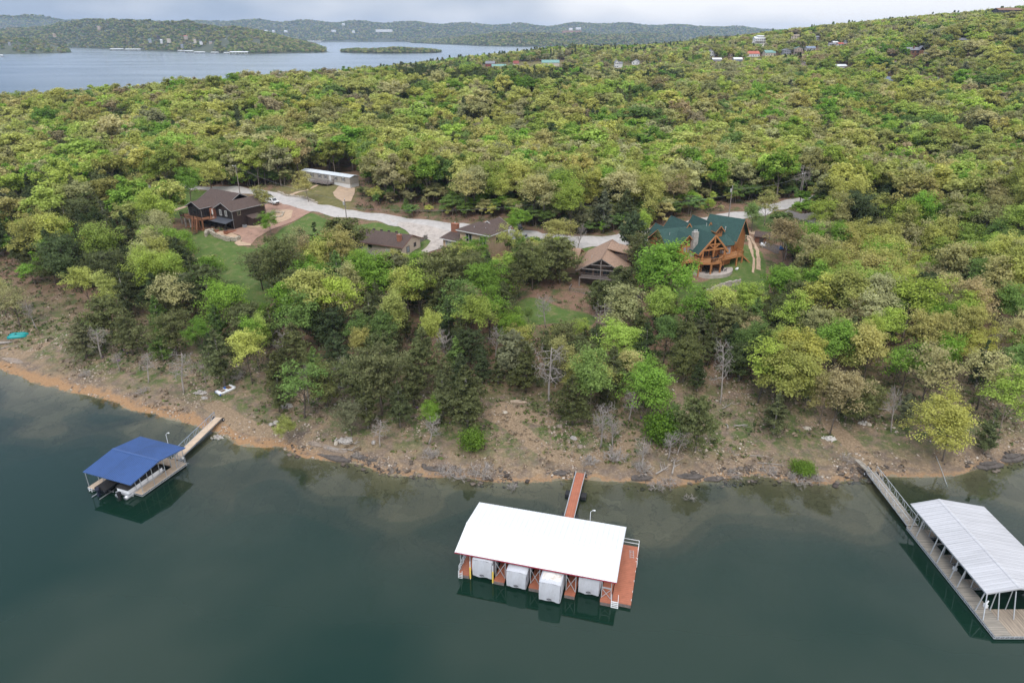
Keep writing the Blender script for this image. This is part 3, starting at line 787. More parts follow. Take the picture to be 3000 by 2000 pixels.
# houses on the peninsula across the lake
for (u0, u1, vb, h, wl, rf, lab) in [(430,447,118,7,F_GREY,F_GRNR,'green roofed house on the far peninsula'),(466,478,120,7,F_WHITE,F_WHTR,'white lakeside house on the far peninsula, lower of the cluster'),(484,503,118,8,F_CREAM,F_TAN,'cream house in the middle of the far peninsula'),(455,470,108,6,F_DRKR,F_DRKR,'dark house above the peninsula cluster'),(533,553,108,7,F_TAN,F_REDR,'rust coloured house on bare ground across the lake'),(563,577,119,7,F_CREAM,F_TAN,'tan house above the far boat docks'),(580,596,124,6,F_WHITE,F_GRYR,'white house close above the far docks'),
        (608,625,125,7,F_TAN,F_GRYR,'grey roofed house east of the peninsula cluster'),(525,540,134,6,F_GREY,F_BLUR,'blue roofed house close to the far shore'),(280,296,80,6,F_TAN,F_TAN,'lone house near the crest of the far peninsula'),(656,664,118,7,F_WHITE,F_WHTR,'small white house on the peninsula shoulder'),(150,165,102,6,F_TAN,F_TAN,'tan clearing house on the far peninsula slope'),(742,760,133,5,F_GREY,F_GRYR,'grey cottage near the peninsula tip'),(20,32,127,6,F_GREY,F_GRYR,'cottage on the low wooded point')]:
    um, hw_ = (u0+u1)/2, (u1-u0)*.26
    far_house(um-hw_, um+hw_, vb, vb-h*.5, 2480 if u0 > 40 else 2300, wl, rf, lab, 5, 1, name='far_house', win=False)
for (u0, u1, vb, h, lab) in [(740,752,93,4,'white hotel block on the distant ridge, west end'),(765,785,92,5,'white apartment row on the distant ridge'),(796,804,92,5,'small white block on the distant ridge'),(830,842,92,4,'white low building on the distant ridge slope'),(968,985,91,4,'pale building on the ridge above the marina'),(1030,1040,94,5,'white building low on the distant ridge'),(1089,1160,91,5,'long white resort on the distant ridge'),(1665,1680,86,5,'grey building beside the orange clearing'),(1684,1706,84,4,'second building beyond the orange clearing'),(1000,1010,72,4,'pale house on top of the distant ridge')]:
    um, hw_ = (u0+u1)/2, (u1-u0)*.36
    far_house(um-hw_, um+hw_, vb, vb-h*.6, 5650 if u0 < 1600 else 5500, F_WHITE, F_WHTR, lab, 2, 1, win=False, depth=30)
q = DD(1676, 92, 5480); cl_ = MB(); cl_.box(-75,75,0,50,-40,4); e_ = empty("cleared_slope", q, .05); tag(e_, 'bare orange clearing cut into the distant ridge', 'clearing'); cl_.build('bare_ground', PM('orange_earth', (.36,.19,.12)), e_)
CLEAR.append((q.x, q.y, 60, 1650, 1700, 92, 5480))
# far docks lying on the water
def far_dock(u0, u1, v, h, label, roof=None, hull=None):
    uc = (u0+u1)/2; q = P(uc, v, 0); t = proj(q.x, q.y, 0)[2]; W_ = (u1-u0)*t/F_PX; k = t/F_PX
    e = empty("far_dock", (q.x, q.y, 0), 0); tag(e, label, 'boat dock')
    MB().box(-W_/2,W_/2,0,W_*.35,.2,.9).build('deck', F_GREY, e)
    Hh = h*k; MB().slab([(-W_/2,-1,Hh*.8),(W_/2,-1,Hh*.8),(W_/2,W_*.18,Hh),(-W_/2,W_*.18,Hh)],.5).add([(-W_/2,W_*.18,Hh),(W_/2,W_*.18,Hh),(W_/2,W_*.36,Hh*.8),(-W_/2,W_*.36,Hh*.8)],[(0,1,2,3)]).build('roof', roof or F_WHTR, e)
    m_ = MB(); n = max(3, int(W_/9))
    for i in range(n+1):
        x = -W_/2+W_*i/n; m_.box(x-.3,x+.3,0,.6,.9,Hh*.78)
    m_.build('posts', F_WHITE, e)
    for i in range(min(n, 8)):
        x = -W_/2+W_*(i+.5)/n
        MB().extrude([(x-1.2,-4,.3),(x+1.2,-4,.3),(x+1.5,-4,1.6),(x-1.5,-4,1.6)], (0,8,0)).build('moored_hull', F_WHITE if i % 2 else F_GREY, e)
for a in [(322,361,149,6,'row of roofed slips along the far peninsula, western end'),(366,411,150,6,'second row of roofed slips along the far peninsula'),(436,456,149,3,'bare swim dock on the far peninsula shore'),(521,540,153,5,'small grey roofed dock across the lake'),(541,566,155,6,'white roofed dock in the middle of the far row'),(569,600,157,5,'open boat slips in the far row'),(618,640,158,5,'small dock beside the bare shore across the lake'),(656,672,159,5,'narrow jetty beside the big white dock'),(673,726,161,9,'big white roofed dock at the peninsula shore'),(-3,9,168,7,'white dock by the low wooded point'),
          (862,940,125,4,'long white marina dock on the far shore'),(885,930,122,9,'white marina building on the far shore'),(1045,1172,121,4,'long white covered marina slips beyond the island')]: far_dock(*a)
# paved drive beside the brown hill house and drive below the white hilltop house
def far_pad(pts, label, m):
    v, f = drape_grid([(q.x, q.y) for q in pts], 4.0, .5); tag(link("far_driveway", mesh_from("far_driveway", v, f, True), m), label, None, None, 'structure')
far_pad([DD(u, v, t) for u, v, t in [(2598,176,560),(2612,162,575),(2650,161,575),(2655,168,568),(2625,172,560),(2612,180,550)]], 'grey paved drive beside the brown hill house', F_GREY)
far_pad([DD(u, v, t) for u, v, t in [(2222,148,905),(2232,131,990),(2250,124,1010),(2252,130,990),(2240,136,960),(2230,150,900)]], 'tan drive climbing to the white hilltop house', F_CREAM)
for u, v, t in [(2612,172,560),(2630,166,568),(2232,140,950),(2244,128,1000)]:
    q = DD(u, v, t); CLEAR.append((q.x, q.y, 9, u-14, u+14, v+2, t))
# open farm field beyond the knoll
FIELD = [(DD(u, v, t).x, DD(u, v, t).y) for u, v, t in [(1400,196,930),(1530,186,960),(1560,180,980),(1660,176,1000),(1655,196,915),(1560,206,880),(1420,204,880)]]
# ------------------------------------------------------------------ trees
def leaf_mat(name, instanced):
    m = bpy.data.materials.new(name); m.use_nodes = True
    t = m.node_tree; t.nodes.clear(); L = t.links.new
    o = N(t, 'ShaderNodeOutputMaterial')
    if instanced:
        a = N(t, 'ShaderNodeAttribute', attribute_type='INSTANCER'); a.attribute_name = 'tint'; c0 = a.outputs['Color']
    else:
        a = N(t, 'ShaderNodeObjectInfo'); c0 = a.outputs['Color']
    geo = N(t, 'ShaderNodeNewGeometry')
    r = N(t, 'ShaderNodeMapRange'); r.inputs['To Min'].default_value = .68; r.inputs['To Max'].default_value = 1.32
    L(geo.outputs['Random Per Island'], r.inputs['Value'])
    n = N(t, 'ShaderNodeTexNoise'); n.inputs['Scale'].default_value = .55; n.inputs['Detail'].default_value = 2
    L(geo.outputs['Position'], n.inputs['Vector'])
    r2 = N(t, 'ShaderNodeMapRange'); r2.inputs['From Min'].default_value = .3; r2.inputs['From Max'].default_value = .7; r2.inputs['To Min'].default_value = .82; r2.inputs['To Max'].default_value = 1.18
    L(n.outputs['Fac'], r2.inputs['Value'])
    mu = N(t, 'ShaderNodeMath', operation='MULTIPLY'); L(r.outputs[0], mu.inputs[0]); L(r2.outputs[0], mu.inputs[1])
    vm_ = N(t, 'ShaderNodeVectorMath', operation='SCALE'); L(c0, vm_.inputs[0]); L(mu.outputs[0], vm_.inputs['Scale'])
    df = N(t, 'ShaderNodeBsdfDiffuse'); tl = N(t, 'ShaderNodeBsdfTranslucent')
    L(vm_.outputs[0], df.inputs[0]); L(vm_.outputs[0], tl.inputs[0])
    mx = N(t, 'ShaderNodeMixShader'); mx.inputs[0].default_value = .46
    L(df.outputs[0], mx.inputs[1]); L(tl.outputs[0], mx.inputs[2]); L(mx.outputs[0], o.inputs[0])
    return m
LEAF_O, LEAF_I = leaf_mat('foliage', False), leaf_mat('forest_foliage', True)
BARK = mat('bark', (.19,.155,.125), .95, var=.4, scale=5)
BARK_P = mat('pale_bark', (.31,.275,.25), .95, var=.3, scale=4)
BARK_D = mat('dark_bark', (.10,.08,.065), .95, var=.4, scale=5)

class Skel:
    def __init__(s, seed): s.r = random.Random(seed); s.mb = MB(); s.tips = []; s.twigs = []
    def limb(s, p, d, ln, r0, lvl, maxlvl, nch, bend=.25, up=.15, sides=(7,5,4,3), spread=.75, shrink=.58):
        R = s.r
        nseg = 5 if lvl == 0 else 4 if lvl == 1 else 3
        pts = [p.copy()]; dd = d.normalized()
        for i in range(nseg):
            j = Vector((R.gauss(0,1), R.gauss(0,1), R.gauss(0,1)))*bend*(.35 if lvl == 0 else 1)
            dd = (dd + j*.5 + Vector((0,0,up))).normalized()
            pts.append(pts[-1]+dd*ln/nseg)
        r1 = r0*(.35 if lvl else .3)
        rs = [r0+(r1-r0)*(i/nseg) for i in range(nseg+1)]
        s.mb.tube(pts, rs, sides[min(lvl, 3)])
        if lvl >= maxlvl:
            s.tips.append((pts[-1], dd)); s.twigs.append((pts[0], pts[-1])); return
        n = nch[lvl]
        a0 = R.uniform(0, 6.28)
        for k in range(n):
            f = (.42 if lvl == 0 else .3) + (.58 if lvl == 0 else .65)*(k+.5)/n
            x = f*nseg; i = min(int(x), nseg-1)
            q = pts[i].lerp(pts[i+1], x-i)
            ax = (pts[i+1]-pts[i]).normalized()
            an = a0+k*2.4+R.uniform(-.4,.4)
            o1 = ax.orthogonal().normalized(); o2 = ax.cross(o1)
            side = o1*math.cos(an)+o2*math.sin(an)
            sp = spread*R.uniform(.75,1.25)
            nd = (ax*math.cos(sp)+side*math.sin(sp)).normalized()
            s.limb(q, nd, ln*shrink*R.uniform(.75,1.2)*(1.12-.45*f if lvl == 0 else 1), max(.02, rs[i]*.55), lvl+1, maxlvl, nch, bend, up, sides, spread, shrink)
        s.tips.append((pts[-1], dd))

def quads(C, Nrm, size, aspect, r):
    """leaf clump faces: centres C, normals, size array"""
    n = len(C)
    Nrm = Nrm/np.linalg.norm(Nrm, axis=1, keepdims=True)
    ref = r.normal(size=(n,3))
    A = np.cross(Nrm, ref); A /= np.linalg.norm(A, axis=1, keepdims=True)+1e-9
    B = np.cross(Nrm, A)
    a = A*(size*aspect*.5)[:,None]; b = B*(size*.5)[:,None]
    fold = Nrm*(size*.18*r.uniform(-1,1,n))[:,None]
    V = np.stack([C-a*.7-b, C+a-b*.5+fold, C+a*.7+b, C-a+b*.5+fold], 1).reshape(-1,3)
    return V, np.arange(4*n).reshape(n,4)

def deciduous(seed, h=11.0, rel=.5, nleaf=4200, leaf=.36, spread=.8, trunk_f=.38, sparse=0.0, clump=.95, lvl=3):
    S = Skel(seed)
    S.limb(Vector((0,0,-.4)), Vector((S.r.uniform(-.06,.06), S.r.uniform(-.06,.06), 1)), h*.62, h*.017, 0, lvl, (6,4,3), spread=spread, shrink=.66, up=.10)
    r = np.random.default_rng(seed)
    tips = np.array([t[0] for t in S.tips]); 
    # recentre crown and fit to the wanted width / height
    zc = tips[:,2]; lo = np.percentile(zc, 4)
    rad = np.percentile(np.hypot(tips[:,0], tips[:,1]), 90)
    sx = rel*h*.5/max(rad, .1)*.88
    sz = (h*.955)/max(zc.max(), .1)
    sc = np.array([sx, sx, sz])
    V = np.array(S.mb.v)
    rad_v = np.hypot(V[:,0], V[:,1])
    V = V*sc
    tips = tips*sc
    k = r.integers(0, len(tips), nleaf)
    cl = clump*h/11*r.uniform(.6,1.25,len(tips))
    if sparse: k = k[r.random(nleaf) > sparse]
    n = len(k)
    off = r.normal(size=(n,3)); off /= np.linalg.norm(off, axis=1, keepdims=True)
    off *= (r.random(n)**.45*1.0)[:,None]*cl[k][:,None]*np.array([1.05,1.05,.72])
    C = tips[k]+off+np.array([0,0,.15])
    cen = np.array([0,0,np.median(tips[:,2])-h*.12])
    outw = C-cen; outw /= np.linalg.norm(outw, axis=1, keepdims=True)+1e-6
    Nn = off/(np.linalg.norm(off,axis=1,keepdims=True)+1e-6)*.5+outw*.5+np.array([0,0,.75])+r.normal(size=(n,3))*.45
    LV, LF = quads(C, Nn, leaf*r.uniform(.6,1.45,n)*(h/11)**.5, .8, r)
    return (V, S.mb.f), (LV, LF)

def cedar(seed, h=9.0, rel=.5, n=4600, leaf=.3, style='cone', bare=.14):
    r = np.random.default_rng(seed)
    mb = MB()
    lean = r.normal(0, .02, 2)*h
    mb.tube([(0,0,-.4),(lean[0]*.3,lean[1]*.3,h*.3),(lean[0]*.7,lean[1]*.7,h*.65),(lean[0],lean[1],h*.97)], [h*.018,h*.014,h*.008,.015], 6)
    R = rel*h*.5
    # boughs: each a spray of foliage rising outward from the stem
    nb = 110
    tb = r.random(nb)**.85
    zb = h*(bare+.02+(.97-bare)*tb)
    if style == 'cone': pr = R*np.clip(1.04-tb, .04, 1)**.8*(.62+.38*np.minimum(1, tb/.14))
    elif style == 'ovate': pr = R*np.sqrt(np.clip(1-((tb-.36)/.66)**2, .03, 1))
    else: pr = R*np.clip(np.sqrt(np.clip(1-((tb-.5)/.54)**2, .02, 1)), .1, 1)
    an = r.uniform(0, 6.283, nb)
    lob = 1+.22*np.sin(an*2+seed)+.16*np.sin(an*3+tb*7+seed*2)
    ln = pr*lob*r.uniform(.62,1.15,nb)
    rise = r.uniform(.1,.5,nb)*ln
    ends = np.stack([np.cos(an)*ln+lean[0]*tb, np.sin(an)*ln+lean[1]*tb, np.minimum(zb+rise, h*1.0)], 1)
    st = np.stack([lean[0]*tb, lean[1]*tb, zb-ln*.12], 1)
    for i in range(0, nb, 3):
        mb.tube([st[i], st[i]*.4+ends[i]*.6, ends[i]*.92+st[i]*.08], [.035,.022,.01], 3)
    wgt = ln/ln.sum()
    k = r.choice(nb, n, p=wgt*.8+.2/nb)
    f = r.random(n)**.55
    wd = (.16+.5*(1-f)*.6+.12)*np.maximum(ln[k],.5)*.55
    C = st[k]*(1-f)[:,None]+ends[k]*f[:,None]+r.normal(size=(n,3))*(wd*.5)[:,None]*np.array([1,1,.62])
    outw = np.stack([np.cos(an[k]), np.sin(an[k]), np.full(n,.55)], 1)
    Nn = outw*.8+r.normal(size=(n,3))*.65
    V, F = quads(C, Nn, leaf*r.uniform(.5,1.4,n)*1.15, .55, r)
    return (np.array(mb.v), mb.f), (V, F)

def bare_tree(seed, h=8.0, spread=.85, droop=.0, thick=1.0):
    S = Skel(seed)
    S.limb(Vector((0,0,-.3)), Vector((S.r.uniform(-.12,.12), S.r.uniform(-.12,.12), 1)), h*.8, h*.019*thick, 0, 3, (15,6,4), bend=.45, up=.05-droop, spread=spread*1.15, shrink=.40)
    V = np.array(S.mb.v); V[:,2] *= h/max(1e-3, V[:,2].max())
    return (V, S.mb.f)

def shrub_mesh(seed, h=2.2, n=5200):
    S = Skel(seed)
    for i in range(7):
        a = i*.9; S.limb(Vector((math.cos(a)*.15, math.sin(a)*.15, -.15)), Vector((math.cos(a)*.55, math.sin(a)*.55, 1)), h*.6, .035, 1, 2, (4,4,4), up=.1, shrink=.5)
    r = np.random.default_rng(seed)
    tips = np.array([t[0] for t in S.tips]); sz = h/tips[:,2].max()
    tips[:,2] *= sz*.9
    k = r.integers(0, len(tips), n)
    off = r.normal(size=(n,3))*.34
    V, F = quads(tips[k]+off, off+np.array([0,0,.3])+r.normal(size=(n,3))*.3, .125*r.uniform(.6,1.4,n), .8, r)
    return (np.array(S.mb.v)*np.array([1,1,sz*.9]), S.mb.f), (V, F)

def far_tree(seed, n=230, rel=.55, leaf=1.25, cone=False):
    """distant canopy tree, 10 m tall"""
    r = np.random.default_rng(seed)
    mb = MB(); mb.tube([(0,0,-1),(0,0,6)], [.16,.08], 4)
    nc = 16
    if cone:
        t_ = r.random(nc*2); cc = np.stack([np.cos(t_*40)*(1-t_)*1.8, np.sin(t_*40)*(1-t_)*1.8, 1.5+8*t_], 1); rr = .5+1.1*(1-t_)
    else:
        a = r.uniform(0,6.28,nc); q = r.random(nc)**.5*3.0*rel/.55
        cc = np.stack([np.cos(a)*q, np.sin(a)*q, 5.2+r.uniform(-1.6,2.9,nc)-q*.35], 1); rr = r.uniform(1.0,1.75,nc)
    k = r.integers(0, len(cc), n)
    o = r.normal(size=(n,3)); o /= np.linalg.norm(o,axis=1,keepdims=True)
    C = cc[k]+o*(rr[k]*r.random(n)**.3)[:,None]
    V, F = quads(C, o*.8+np.array([0,0,.7])+r.normal(size=(n,3))*.3, leaf*r.uniform(.6,1.3,n)*(.75 if cone else 1), .85, r)
    return (np.array(mb.v), mb.f), (V, F)

def two(nm, tr, cr, bark, leaf):
    a = mesh_from(nm+"_trunk", tr[0], tr[1], True); a.materials.append(bark)
    b = mesh_from(nm+"_crown", cr[0], cr[1]); b.materials.append(leaf)
    return a, b
DEC = []
for i, (rel, tf, spn, cl, sp) in enumerate([(.62,.35,.80,1.0,.15),(.52,.4,.72,.95,.1),(.72,.32,.9,1.05,.05),(.58,.36,.78,.9,.35),(.45,.42,.62,.9,.2),(.66,.33,.85,.8,.55),(.6,.36,.8,.72,.72),(.78,.3,.95,1.1,.1)]):
    t_, c_ = deciduous(300+i*7, 11, rel, 10000, .205, spn, tf, sp, cl*1.1)
    DEC.append(dict(h=11, rel=rel, me=two("deciduous", t_, c_, BARK if i % 3 else BARK_D, LEAF_O)))
CED = []
for i, (h, rel, st, br) in enumerate([(9,.52,'cone',.10),(8,.66,'ovate',.16),(10,.44,'cone',.08),(8,.80,'round',.26),(7,.60,'ovate',.12),(9,.60,'cone',.14),(7.5,.74,'ovate',.2)]):
    t_, c_ = cedar(500+i*3, h, rel, 6000, .22, st, br)
    CED.append(dict(h=h, rel=rel, me=two("cedar", t_, c_, BARK if i % 2 else BARK_P, LEAF_O)))
BARE = []
for i, (sp, dr, th) in enumerate([(.85,0,1),(1.1,.02,1.1),(.65,0,.9),(1.2,.08,1)]):
    t_ = bare_tree(700+i*5, 8, sp, dr, th)
    me_ = mesh_from("bare_trunk", t_[0], t_[1], True); me_.materials.append(BARK_P)
    BARE.append(dict(h=8, rel=.7, me=(me_, None)))
SHR = []
for i in range(3):
    t_, c_ = shrub_mesh(820+i)
    SHR.append(dict(h=2.2, rel=1, me=two("shrub", t_, c_, BARK, LEAF_O)))

TINT = {'bright green':(.22,.36,.06), 'lime green':(.37,.465,.10), 'yellow-green':(.435,.45,.13), 'golden olive':(.42,.40,.14), 'pale budding':(.43,.415,.19), 'tan budding':(.385,.325,.18), 'mid green':(.195,.285,.08),
        'dark olive':(.175,.195,.08), 'deep green':(.11,.145,.062), 'grey-green':(.21,.22,.12)}
TREES = []       # (x, y, kind, tint name, height, width scale)
PROTO = {}
def visible_box(x, y, z, m=60):
    u, v, f = proj(x, y, z)
    return f > 5 and -m < u < 3000+m and v < 2060

KEEP = []        # (x, y, r) places where no scattered tree may stand
def keep(x, y, r): KEEP.append((x, y, r))
ZONES = LAWNS + [wpoly(p) for p in [
    [(800,560,11),(900,520,12),(1065,540,11.6),(1050,600,10.8),(1015,650,10)],
    [z4(500,600)+(8.5,), z4(600,480)+(9.5,), z4(850,340)+(12,), z4(1300,400)+(12,), z4(1640,560)+(9.8,), z4(1780,600)+(9.6,), z4(1250,900)+(6.6,), z4(1040,900)+(6.8,), z4(740,830)+(7.4,)],
    [(1000,720,7),(1050,650,9),(1230,680,9),(1240,770,7),(1040,790,6.5)],
    [(1250,780,7),(1230,730,7.8),(1270,670,9),(1350,640,12),(1440,625,13),(1540,690,9.5),(1500,770,7.4)],
    [(1660,850,6),(1670,780,8),(1740,690,10),(1860,700,10),(1860,800,8),(1800,870,6)],
    [(1900,740,9.5),(1940,660,13),(2080,610,17),(2190,630,17),(2200,720,10),(2190,800,8),(2000,830,7.5),(1950,800,8)],
    [(2195,690,9.5),(2290,690,9.5),(2300,760,8.4),(2210,770,8.2)]]]
EYEV = np.array([0, 0, CAM_H])
def shore_start(x):
    return np.interp(x, [-140,-97,-75,-55,-45,-36,-28,-20,-8,-2,6,12,20,27,36,44,52,60,70,80,110], [34,28,20,12,10,8,5.5,5,5.5,9,11,11,12,15,15,13,10,8,7,6,8])

def placed(u, vb, vt, kind, tint, wpx=None):
    """a tree measured off the photo: foot pixel, top row, width"""
    x, y, t = hit(u, vb)
    z = hz(x, y)
    yv = (1000-vt)/F_PX
    hh = CAM_H + (math.hypot(0, y))*((yv*CP-SP)/(CP+yv*SP)) - z
    TREES.append([x, y, kind, tint, max(1.2, hh), (wpx*t/F_PX) if wpx else None, True])
for q in [
    # bank: dead cedars, leaning and budding trees
    (1610,1182,1010,'b','',None),(1757,1312,1150,'b','',110),(1795,1310,1205,'b','',100),(1885,1375,1285,'b','',90),(1955,1345,1255,'b','',90),(540,1150,1030,'b','',105),(640,1120,1020,'b','',80),(605,1125,1050,'b','',50),
    (435,1120,1030,'b','',75),(350,1085,1025,'b','',60),(255,1048,930,'c','grey-green',110),(1040,1195,1060,'c','dark olive',110),(1300,1215,1080,'c','dark olive',95),(1540,1150,1010,'c','dark olive',110),(1900,1190,1040,'c','dark olive',120),(1790,1150,1010,'c','dark olive',105),(2000,1120,990,'c','dark olive',110),(300,1050,950,'b','',95),(1010,1150,1040,'b','',70),(905,1180,1065,'b','',70),(985,1165,1060,'b','',80),
    (1255,1300,1215,'b','',95),(1030,1275,1180,'c','grey-green',85),(850,1300,1220,'d','yellow-green',62),(1275,1250,1170,'d','bright green',70),(1385,1320,1262,'s','bright green',60),(1945,1300,1212,'s','bright green',85),(1965,1290,1190,'c','mid green',75),
    (2037,1322,1165,'c','dark olive',100),(1985,1330,1260,'b','',60),(2762,1350,1165,'d','yellow-green',185),(2925,1275,1085,'d','lime green',150),(2880,1330,1200,'c','dark olive',75),(2430,1275,1085,'d','tan budding',120),(2475,1235,1100,'c','dark olive',100),
    (2400,1240,1075,'d','pale budding',110),(2530,1240,1120,'c','dark olive',90),(2610,1265,1120,'b','',80),(2640,1240,1150,'c','grey-green',70),(2265,1270,1150,'c','dark olive',90),(2220,1180,975,'d','lime green',150),(2110,1180,1000,'b','',40),
    (2350,1385,1355,'s','bright green',80),(2180,1085,940,'d','mid green',95),(110,965,870,'b','',60),(60,960,830,'d','pale budding',90),(20,930,810,'d','pale budding',70),
    # woods between bank and houses
    (935,890,755,'d','bright green',145),(695,970,815,'d','bright green',140),(545,785,660,'d','bright green',105),(440,770,655,'d','lime green',80),(1480,1030,905,'d','bright green',120),(1830,1100,1015,'d','lime green',95),(1700,1180,1050,'d','yellow-green',165),(1855,985,830,'d','pale budding',165),
    (1930,905,705,'d','bright green',185),(1110,905,745,'d','bright green',130),(1390,790,700,'d','bright green',120),(1330,800,715,'d','yellow-green',110),(1490,770,650,'d','yellow-green',75),(1640,740,640,'d','golden olive',120),(1525,690,612,'d','bright green',75),
    (1600,960,850,'b','',90),(1380,960,820,'d','tan budding',130),(1830,1060,940,'d','lime green',150),(1690,1000,935,'d','lime green',80),(2180,960,830,'d','lime green',110),(1020,960,840,'d','pale budding',110),(1150,985,860,'d','pale budding',85),
    (345,925,785,'d','yellow-green',100),(270,905,780,'d','yellow-green',80),(780,625,540,'d','golden olive',80),(795,690,620,'d','bright green',60),(445,560,470,'d','lime green',70),(420,600,500,'d','golden olive',75),(560,600,490,'d','bright green',80),(620,560,465,'d','yellow-green',105),
    (905,592,500,'d','golden olive',70),(1810,640,500,'d','pale budding',130),(1660,720,630,'b','',60),(1690,740,650,'b','',60),(2340,570,470,'b','',80),(2240,660,560,'d','golden olive',90),(2395,700,580,'d','lime green',95),(2520,650,560,'d','lime green',100),(2200,680,590,'d','mid green',55),
    (2290,800,640,'d','tan budding',100),(2300,760,660,'b','',80),(2390,890,715,'d','yellow-green',130),(2440,960,770,'d','lime green',150),(2560,1050,900,'d','lime green',120),(2730,1010,880,'d','bright green',120),(2850,1080,960,'d','yellow-green',120),(2960,1180,1010,'d','mid green',110),
    (835,880,700,'c','dark olive',150),(770,850,745,'c','dark olive',100),(935,790,650,'c','deep green',75),(1000,790,640,'c','dark olive',125),(890,770,668,'c','deep green',70),(1850,750,622,'c','deep green',80),(1960,790,720,'c','mid green',70),(1810,910,780,'c','dark olive',85),(1640,830,700,'c','dark olive',120),(1560,850,720,'c','dark olive',110),(1430,815,735,'c','deep green',45),
    (1120,1215,1020,'c','dark olive',165),(1370,1245,1065,'c','dark olive',170),(1240,1130,960,'c','dark olive',130),(960,1190,1080,'c','dark olive',130),(820,1165,1030,'c','dark olive',105),(660,1130,960,'c','dark olive',110),(520,1040,920,'c','dark olive',120),(340,1010,870,'c','dark olive',95),(390,1040,900,'c','dark olive',110),(480,1060,960,'c','mid green',70),(2280,1010,880,'c','dark olive',120),(2140,1030,900,'c','dark olive',130),(2050,1000,880,'c','dark olive',110),(740,1030,900,'c','dark olive',110),(600,880,790,'c','dark olive',80),(560,900,800,'c','grey-green',90),
    ]: placed(*q)

def clear_of(x, y):
    ok = np.ones(x.shape, bool)
    for z_ in ZONES: ok &= ~inside(z_, x, y)
    ok &= path_dist(ROAD, x, y) > 5.0
    for pp in PATHS: ok &= path_dist(pp, x, y) > 2.2
    for a, b, c in KEEP: ok &= np.hypot(x-a, y-b) > c
    for a, b, c, *_ in CLEAR: ok &= np.hypot(x-a, y-b) > c
    ok &= ~(inside(FIELD, x, y) & (np.sin(x*.7)*np.sin(y*.5) < .75))
    return ok
def scatter(y0, y1, step, seed, k=.86, off=14):
    r = np.random.default_rng(seed)
    xs = np.arange(-k*y1-off, k*y1+off, step); ys = np.arange(y0, y1, step*.9)
    X, Y = np.meshgrid(xs, ys)
    X = X + (np.arange(len(ys)) % 2)[:,None]*step/2
    X = (X+r.uniform(-.42,.42,X.shape)*step).ravel(); Y = (Y+r.uniform(-.42,.42,Y.shape)*step).ravel()
    ok = (np.abs(X) < k*Y+off)
    return X[ok], Y[ok]
placed_xy = np.array([t[:2] for t in TREES])
placed_r = np.array([(t[5] or 4)*.42 for t in TREES])
pix_u = lambda x, y, z: proj(x, y, z)
R3 = np.random.default_rng(77)
def choose(x, y, d, t):
    """species and tint mix of each part of the wood"""
    n = float(waves(W_BIG[:6]*np.array([2.2,2.2,1,1]), np.array(x), np.array(y)))
    q = R3.random()
    u, v, _ = proj(x, y, hz(x, y)+6)
    if u < 420 and v > 420 and y < 260: mixp = dict(k=.40, c=.40, bg=.10, yg=.07, ol=.03)
    elif y < 138 and u < 2180: mixp = dict(c=.72, bg=.12, yg=.08, ol=.04, b=.05)
    elif y < 178 and u < 2180: mixp = dict(c=.56, bg=.18, yg=.16, ol=.06, b=.04)
    elif u >= 2180 and v > 620: mixp = dict(c=.28+.08*n, bg=.17, yg=.34, ol=.18, b=.03)
    elif 1150 < u < 2020 and v < 264 and t < 690: mixp = dict(k=.80+.1*n, bg=.06, yg=.10, ol=.03)
    elif 1380 < u < 2000 and t > 690 and t < 1000: mixp = dict(c=.08, bg=.12, yg=.5, ol=.3)
    elif 1150 < u < 2000 and v < 310: mixp = dict(k=.34+.2*n, bg=.20, yg=.34, ol=.12)
    elif 800 < u < 2100 and v < 470: mixp = dict(k=.20+.12*n, bg=.17, yg=.46, ol=.15)
    else: mixp = dict(c=.12+.08*n, bg=.16, yg=.54, ol=.17, b=.02)
    acc = 0; s = sum(max(0, z_) for z_ in mixp.values()); q *= s; kind = 'yg'
    for a, p_ in mixp.items():
        acc += max(0, p_)
        if q < acc: kind = a; break
    if kind == 'k': return 'c', R3.choice(['deep green','dark olive'])
    if kind == 'c': return 'c', R3.choice(['dark olive','dark olive','deep green','mid green','grey-green'], p=[.36,.24,.22,.1,.08])
    if kind == 'b': return 'b', ''
    if kind == 'bg': return 'd', R3.choice(['bright green','lime green','mid green'], p=[.45,.3,.25])
    if kind == 'yg': return 'd', R3.choice(['yellow-green','lime green','pale budding'], p=[.64,.20,.16])
    return 'd', R3.choice(['golden olive','tan budding','pale budding'], p=[.46,.16,.38])
def field(y0, y1, step, seed):
    x, y = scatter(y0, y1, step, seed)
    z = height(x, y); d = shore_d(x, y)
    ok = (z > .9) & clear_of(x, y) & (d > shore_start(x) + R3.uniform(-2, 5, len(x)))
    ok &= ~((d < 26) & (x > 20) & (R3.random(len(x)) < .35))
    if len(placed_xy):
        for (a, b), rr in zip(placed_xy, placed_r): ok &= np.hypot(x-a, y-b) > np.maximum(2.6, rr)
    u, v, f = proj(x, y, z+8)
    ok &= (u > -120) & (u < 3120) & (v < 2050)
    return x[ok], y[ok], z[ok], f[ok]
NEARX = [np.concatenate(q) for q in zip(field(84, 172, 5.0, 41), field(172, 262, 6.4, 46))]
